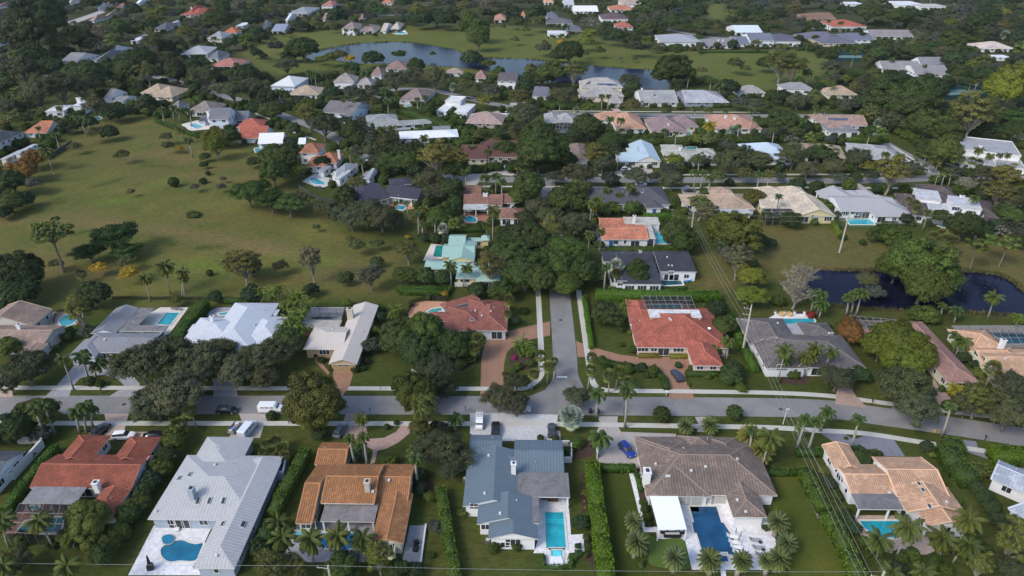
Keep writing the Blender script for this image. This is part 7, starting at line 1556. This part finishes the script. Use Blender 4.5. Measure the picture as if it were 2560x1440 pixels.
hedge('A1','1910 1320 2350 1290',2.2,1.8,'hedge on the meadow edge by the white house'); hedge('A1','1990 1350 1560 1190',2.2,1.6,'hedge along the meadow corner'); hedge('A4','280 1150 370 1240',3,2.4,'bright slanting hedge by the pink-brown house',(.05,.11,.014)); hedge('A4','1860 840 2010 870',3,2,'hedge by the second tennis court')
hedge('B4','645 745 720 900',1.4,1.4,'bright thin hedge beside the light grey house',(.10,.15,.02)); hedge('B4','660 515 560 620',2.2,2.2,'hedge beside the light grey drive'); hedge('B1','1870 680 1880 715 1975 715 1985 680 1940 665',.8,1.0,'small square hedge ring in the meadow',(.05,.08,.02)); hedge('A3','1870 505 2560 508',2.4,1.6,'long low hedge above the golf lawn')
hedge('A4','300 480 400 470',2.4,2.2,'hedge end by the white walled garden'); hedge('A4','790 440 1000 470',2.6,1.8,'hedge beside the bright blue pool')
# ---------------------------------------------------------------- far planting
# raster occupancy: 640 x 360 cells over the photograph's frame
occ=np.zeros((360,640),bool); cov=np.zeros((360,640),bool)
gyy,gxx=np.mgrid[0:360,0:640]
def ras(Pq,grid):
    Pq=[(a/4.,b/4.) for a,b in Pq]; ins=np.zeros(grid.shape,bool); xs=[p[0] for p in Pq]; ys=[p[1] for p in Pq]
    x0,x1=max(0,int(min(xs))-1),min(640,int(max(xs))+2); y0,y1=max(0,int(min(ys))-1),min(360,int(max(ys))+2)
    if x0>=x1 or y0>=y1: return
    X_=gxx[y0:y1,x0:x1]+.5; Y_=gyy[y0:y1,x0:x1]+.5; s=np.zeros(X_.shape,bool)
    for i in range(len(Pq)):
        a=Pq[i-1];b=Pq[i]
        if abs(b[1]-a[1])<1e-9: continue
        s^=((a[1]>Y_)!=(b[1]>Y_))&(X_<(b[0]-a[0])*(Y_-a[1])/(b[1]-a[1])+a[0])
    grid[y0:y1,x0:x1]|=s
for q in CLEAR: ras(q,occ)
def clr(s):
    n=nums(s); ras([(n[i],n[i+1]) for i in range(0,len(n),2)],occ)
clr('1100 436 2300 436 2300 462 1100 462'); clr('1380 276 2100 276 2100 296 1380 296'); clr('700 286 740 286 860 345 820 360'); clr('1060 215 1180 225 1290 262 1200 270 1060 232'); clr('2200 345 2250 345 2370 430 2300 440'); clr('430 290 560 290 560 330 430 330'); clr('2085 135 2160 135 2170 170 2085 170'); clr('2355 222 2450 222 2450 250 2355 250');clr('160 40 260 20 270 30 180 66');clr('1290 450 1420 455 1400 480 1290 480')
rp_=random.Random(21)
for h_ in HOUSES:
    if h_.tile[0] not in 'AB': continue
    for j,r in enumerate(h_.rects):
        a,ex,ey,L,W_=r[:5]
        if r[7]: continue
        for _ in range(int(L/(3.2 if h_.tile[0]=='A' else 5.5))):
            q=a+ex*rp_.uniform(0,L)-ey*rp_.uniform(.3,1.6); q.z=0
            if h_.inside(q,j): continue
            if any(float(insd(Pq,np.array([q.x]),np.array([q.y]))[0])<1.2 for Pq in POOLS): continue
            Rm=rp_.uniform(.8,1.9); u,v,dp=Pj(q.x,q.y,Rm*.62); TREES.append(dict(k='b',x=q.x,y=q.y,z=Rm*.62,R=Rm,u=u,v=v,rp=Rm*FPX/dp,col=None,hk=1,tile='Z0'))
occH=np.zeros((360,640),bool)
for q in CLEAR[:NHC]: ras(q,occH)
for t in TREES:
    if t['tile'][0]!='A': continue
    for _ in range(4):
        u,v,r=t['u']/4,t['v']/4,t['rp']/4; m_=((gxx+.5-u)**2+((gyy+.5-v)/.85)**2)<r*r
        if m_.sum()==0 or (occH&m_).sum()/m_.sum()<.07: break
        jj=np.argwhere(occH&m_)[:,0].mean()*4; t['rp']*=.86; t['v']+=t['rp']*(.25 if t['v']>jj else -.25)
        k=t['k']; hb=SHAPE[k][1]; z=3.
        for _ in range(5): q_=G(t['u'],t['v'],z); Rm=t['rp']*Pj(q_.x,q_.y,z)[2]/FPX; z=Rm*hb
        t.update(x=q_.x,y=q_.y,z=z,R=Rm)
for t in TREES:
    u,v,r=t['u']/4,t['v']/4,t['rp']/4; cov|=((gxx+.5-u)**2+((gyy+.5-v)*1.15)**2)<(r*.95)**2
for t in PALMS:
    u,v,r=t['u']/4,t['v']/4,t['rp']/4; cov|=((gxx+.5-u)**2+((gyy+.5-v)*1.15)**2)<(r*.8)**2
forest=np.zeros((360,640),bool)
fz=[(0,0),(2560,0),(2560,560),(2380,560),(2300,520),(2150,450),(1500,450),(1480,560),(1300,600),(1240,560),(1060,560),(1040,500),(900,430),(860,400),(780,370),(740,330),(640,345),(430,295),(250,290),(190,300),(130,360),(60,470),(0,500)]
ras([(a,b) for a,b in fz],forest)
rf=random.Random(5)
miss=forest&~cov&~occ; tot=forest.sum()
FK=['O']*7+['F']*5+['G']*4+['W']*4+['L']*2+['Z']*2+['K','N','B']
tries=0
while tries<9000:
    tries+=1
    if tries%60==1:
        miss=forest&~cov&~occ; cand=np.argwhere(miss)
        if len(cand)<tot*.05: break
    j,i=cand[rf.randrange(len(cand))]
    if cov[j,i]: continue
    u,v=i*4+2,j*4+2
    Rm=rf.choice([3,4,4.5,5,5.5,6,7,8]) if v>120 else rf.choice([5,6,7,8,9,10])
    g=G(u,v,Rm*.85); rp=Rm*FPX/Pj(g.x,g.y,Rm*.85)[2]/4
    y0,y1,x0,x1=int(max(0,v/4-rp)),int(min(360,v/4+rp*.9+1)),int(max(0,u/4-rp)),int(min(640,u/4+rp+1))
    m_=((gxx[y0:y1,x0:x1]+.5-u/4)**2+(gyy[y0:y1,x0:x1]+.5-v/4)**2)<rp*rp
    if m_.sum()==0: continue
    if (occ[y0:y1,x0:x1]&m_).sum()/m_.sum()>(.05 if v>90 else .04): 
        if Rm<=3.5 or rf.random()<.5: continue
        Rm=2.5; rp=Rm*FPX/Pj(g.x,g.y,2)[2]/4; y0,y1,x0,x1=int(max(0,v/4-rp)),int(min(360,v/4+rp*.9+1)),int(max(0,u/4-rp)),int(min(640,u/4+rp+1)); m_=((gxx[y0:y1,x0:x1]+.5-u/4)**2+(gyy[y0:y1,x0:x1]+.5-v/4)**2)<rp*rp
        if m_.sum()==0 or (occ[y0:y1,x0:x1]&m_).sum()/m_.sum()>.08: continue
    cov[y0:y1,x0:x1]|=m_
    k=rf.choice(FK) if Rm>3 else 'b'; hb=SHAPE[k][1]; g=G(u,v,Rm*hb)
    TREES.append(dict(k=k,x=g.x,y=g.y,z=Rm*hb,R=Rm,u=u,v=v,rp=rp*4,col=None,hk=1,fill=True))
# beyond the frame: the wood goes on to the sides and behind the top edge
for _ in range(420):
    x=rf.uniform(-900,900); y=rf.uniform(300,1500)
    u,v,d=Pj(x,y,5)
    if -60<u<2620 and v>-30: continue
    Rm=rf.uniform(6,10); k=rf.choice(FK); TREES.append(dict(k=k,x=x,y=y,z=Rm*SHAPE[k][1],R=Rm,u=u,v=v,rp=0,col=None,hk=1,fill=True))
# ---------------------------------------------------------------- build plants
REL=lambda dx,dy: ('beside' if abs(dx)>abs(dy)*1.1 else ('behind' if dy>0 else 'in front of'))
def near(x,y):
    b=min(LAND,key=lambda l:(l[0]-x)**2+((l[1]-y))**2); return b[2],REL(x-b[0],y-b[1]),math.hypot(b[0]-x,b[1]-y)
MD=MEADOW
def inmeadow(x,y): return float(insd(MEADOW,np.array([x]),np.array([y]))[0])<3
def ingolf(x,y): return float(insd(GOLF,np.array([x]),np.array([y]))[0])<6
def shore(x,y):
    a=float(insd(POND,np.array([x]),np.array([y]))[0]); b=float(insd(LAKE,np.array([x]),np.array([y]))[0])
    return 'on the bank of the dark pond' if a<9 else ('on the lake shore' if b<14 else None)
def jit(c,r,k=.26):
    f=1+r.uniform(-k,k); return (c[0]*f*(1+r.uniform(-.12,.12)),c[1]*f,c[2]*f*(1+r.uniform(-.15,.15)))
vis=[t for t in TREES if t['rp']>0 and -40<t['u']<2600 and t['v']>-20]
big=sorted([t for t in vis if t['k'] not in 'bS'],key=lambda t:-t['rp'])
ind=set(id(t) for t in big[:292]); bush=sorted([t for t in vis if t['k'] in 'bS'],key=lambda t:-t['rp'])
for t in bush[:295]: ind.add(id(t))
rr=random.Random(11)
built=[]
for n,t in enumerate(TREES):
    k=t['k']; sh=SHAPE[k][0]; t['vi']=rr.randrange(NV[sh]); t['rot']=rr.uniform(0,6.28); t['c']=jit(t['col'] or COLR[k],rr); t['asp']=rr.uniform(.86,1.14); t['vs']=rr.uniform(.85,1.2)*(1.45 if k in 'WZYwzv' and t['R']<4 else 1)
    if id(t) not in ind: continue
    cm,tr=tree_proto(k,t['vi']); hb=SHAPE[k][1]*t['hk']
    bushy=tr is None
    nm={'b':'shrub','S':'shrub','N':'pine_tree','t':'topiary_tree'}.get(k,'tree')
    if t['R']<1.6 and not bushy and k!='t': nm='small_tree'
    if bushy:
        root=link(nm,cm,None,(t['x'],t['y'],t['z'])); root.color=(*t['c'],1)
    else:
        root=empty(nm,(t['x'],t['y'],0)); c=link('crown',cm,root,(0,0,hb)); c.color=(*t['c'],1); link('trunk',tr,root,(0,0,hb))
    root.rotation_euler=(0,0,t['rot']); root.scale=(t['R']*t['asp'],t['R']/t['asp'],t['R']*(t['vs'] if not bushy else 1))
    built.append((root,t,WORD[k] if t['col'] is None or k!='b' else {0:'magenta flowering shrub',1:'dark red shrub',2:'yellow shrub'}[(n)%3],'shrub' if bushy else 'tree'))
# palms
for t in PALMS:
    kn,c,w_,hd,nv=PK[t['k']]; t['sc']*=rr.uniform(.88,1.12); vi=rr.randrange(nv); key=(kn,vi)
    if key not in PALMP: PALMP[key]=palm_crown(kn,vi*7+3)
    root=empty('palm_tree',(t['x'],t['y'],0)); s=t['sc']; h=t['h']; lx,ly=t['lean']
    c_=link('crown',PALMP[key],root,(lx,ly,h)); c_.scale=(s,s,s); c_.rotation_euler=(rr.uniform(-.08,.08),rr.uniform(-.08,.08),rr.uniform(0,6.28)); c_.color=(*jit(t.get('col') or c,rr,.12 if kn!='bismarck' else .02),1)
    m=MB(); b=.26 if kn in('royal','date','bismarck') else .17; b=b*(1.0 if kn!='date' else 1.5)
    if kn=='areca':
        for q in range(4): m.tube([(rr.uniform(-.5,.5),rr.uniform(-.5,.5),0),(lx+rr.uniform(-.8,.8),ly+rr.uniform(-.8,.8),h-.2)],.06,5)
    else: m.tube([(0,0,0),(lx*.15,ly*.15,h*.35),(lx*.55,ly*.55,h*.7),(lx,ly,h)],[b*1.4,b,b*.85,b*.7],7)
    m.build('trunk',PALMBARK,root,smooth=True)
    if kn in('royal',) : 
        m=MB(); m.tube([(lx*.86,ly*.86,h-1.1*s),(lx,ly,h+.1)],[.2,.13],7); o=m.build('crownshaft',plain('crownshaft',(.10,.16,.05),.5),root)
    built.append((root,t,w_,'palm tree'))
# the remaining far trees: one mass
VV=[];QQ=[];TT=[];CC=[];off=0; cache={}
rest=[t for t in TREES if id(t) not in ind]
for t in rest:
    k=t['k']; sh=SHAPE[k][0]; key=(sh,t['vi']%2)
    if key not in cache:
        V,Q,T_,tn,C=crown_arrays(sh,(sum(map(ord,sh))*31+key[1]*17),.30); cache[key]=(V,Q,T_,tn)
    V,Q,T_,tn=cache[key]; co,si=math.cos(t['rot']),math.sin(t['rot']); W=np.stack([V[:,0]*co-V[:,1]*si,V[:,0]*si+V[:,1]*co,V[:,2]],1)*t['R']+np.array([t['x'],t['y'],t['z']])
    VV.append(W); QQ.append(Q+off); 
    if T_ is not None: TT.append(T_+off)
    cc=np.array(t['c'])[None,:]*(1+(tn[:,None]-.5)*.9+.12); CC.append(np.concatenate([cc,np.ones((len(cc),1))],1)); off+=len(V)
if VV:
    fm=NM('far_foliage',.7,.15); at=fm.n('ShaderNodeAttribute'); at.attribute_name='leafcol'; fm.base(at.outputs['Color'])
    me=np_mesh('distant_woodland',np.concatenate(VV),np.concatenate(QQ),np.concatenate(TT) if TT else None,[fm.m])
    a=me.attributes.new('leafcol','FLOAT_COLOR','POINT'); a.data.foreach_set('color',np.concatenate(CC).astype(np.float32).ravel())
    o=link('distant_woodland',me); tag(o,'mass of small far trees filling the top of the view','woodland',kind='stuff')
# ---- labels that single each plant out
ORD=['first','second','third','fourth','fifth','sixth','seventh','eighth','ninth','tenth','eleventh','twelfth','thirteenth','fourteenth','fifteenth']+['next']*90
def sizew(t,cat):
    if cat=='palm tree': return 'tall' if t['h']>6.5 else ('low' if t['h']<3.3 else 'mid-height')
    R_=t['R']; 
    if cat=='shrub': return 'large' if R_>2 else ('small' if R_<1 else 'medium')
    return 'huge' if R_>8.5 else ('broad' if R_>6 else ('small' if R_<3 else 'mid-sized'))
byl={}
for root,t,wd,cat in built:
    x,y=t['x'],t['y']; sh=shore(x,y); nm,rel,ds=near(x,y)
    nm=nm.replace(' with the ',' with ').replace('white two-storey','white')
    if inmeadow(x,y): place='in the meadow'
    elif sh: place=sh
    elif ingolf(x,y): place='on the golf lawn'
    else: place=rel
    for pre in('tall ','small ','low ','broad ','wide '):
        if wd.startswith(pre): wd=wd[len(pre):]
    byl.setdefault((sizew(t,cat),wd,nm,place,cat),[]).append((ds,root,t))
GRP={'tree':'garden and street trees','shrub':'shrubs and clipped bushes','palm tree':'palm trees'}
SIDE={'behind':'behind it','beside':'to its side','in front of':'in front'}; seen=set()
for (sz,wd,nm,pl,cat),L in byl.items():
    L.sort(key=lambda q:q[0])
    for i,(ds,root,t) in enumerate(L):
        if len(L)==1: lb=f'{sz} {wd} {pl} the {nm}' if pl in SIDE else f'{sz} {wd} {pl} by the {nm}'
        else: lb=f'{ORD[min(i,14)]} {sz} {wd} out from the {nm}, {SIDE.get(pl,pl)}'
        for cut in ((sz+' ',''),('grey-green oak-like','grey-green'),(' out from the ',' from the '),(' with an open crown',''),(' of the dark pond','')):
            if len(lb.split())<=16: break
            if lb.replace(*cut) not in seen: lb=lb.replace(*cut,1)
        if len(lb.split())>16: lb=' '.join(lb.split()[:16])
        seen.add(lb); tag(root,lb,cat,GRP[cat])
m=bpy.data.materials.new('air_haze'); m.use_nodes=True; nt=m.node_tree; nt.nodes.remove(nt.nodes['Principled BSDF']); v=nt.nodes.new('ShaderNodeVolumePrincipled'); v.inputs['Color'].default_value=(.86,.90,1,1); v.inputs['Density'].default_value=.00003; nt.links.new(v.outputs[0],[n for n in nt.nodes if n.type=='OUTPUT_MATERIAL'][0].inputs['Volume'])
b=MB(); b.box((0,4000,-3),13000,11000,125); o=b.build('haze',m); o['kind']='stuff'; o['label']='thin pale air haze over the whole suburb'
SC.cycles.volume_bounces=0; SC.cycles.volume_step_rate=4
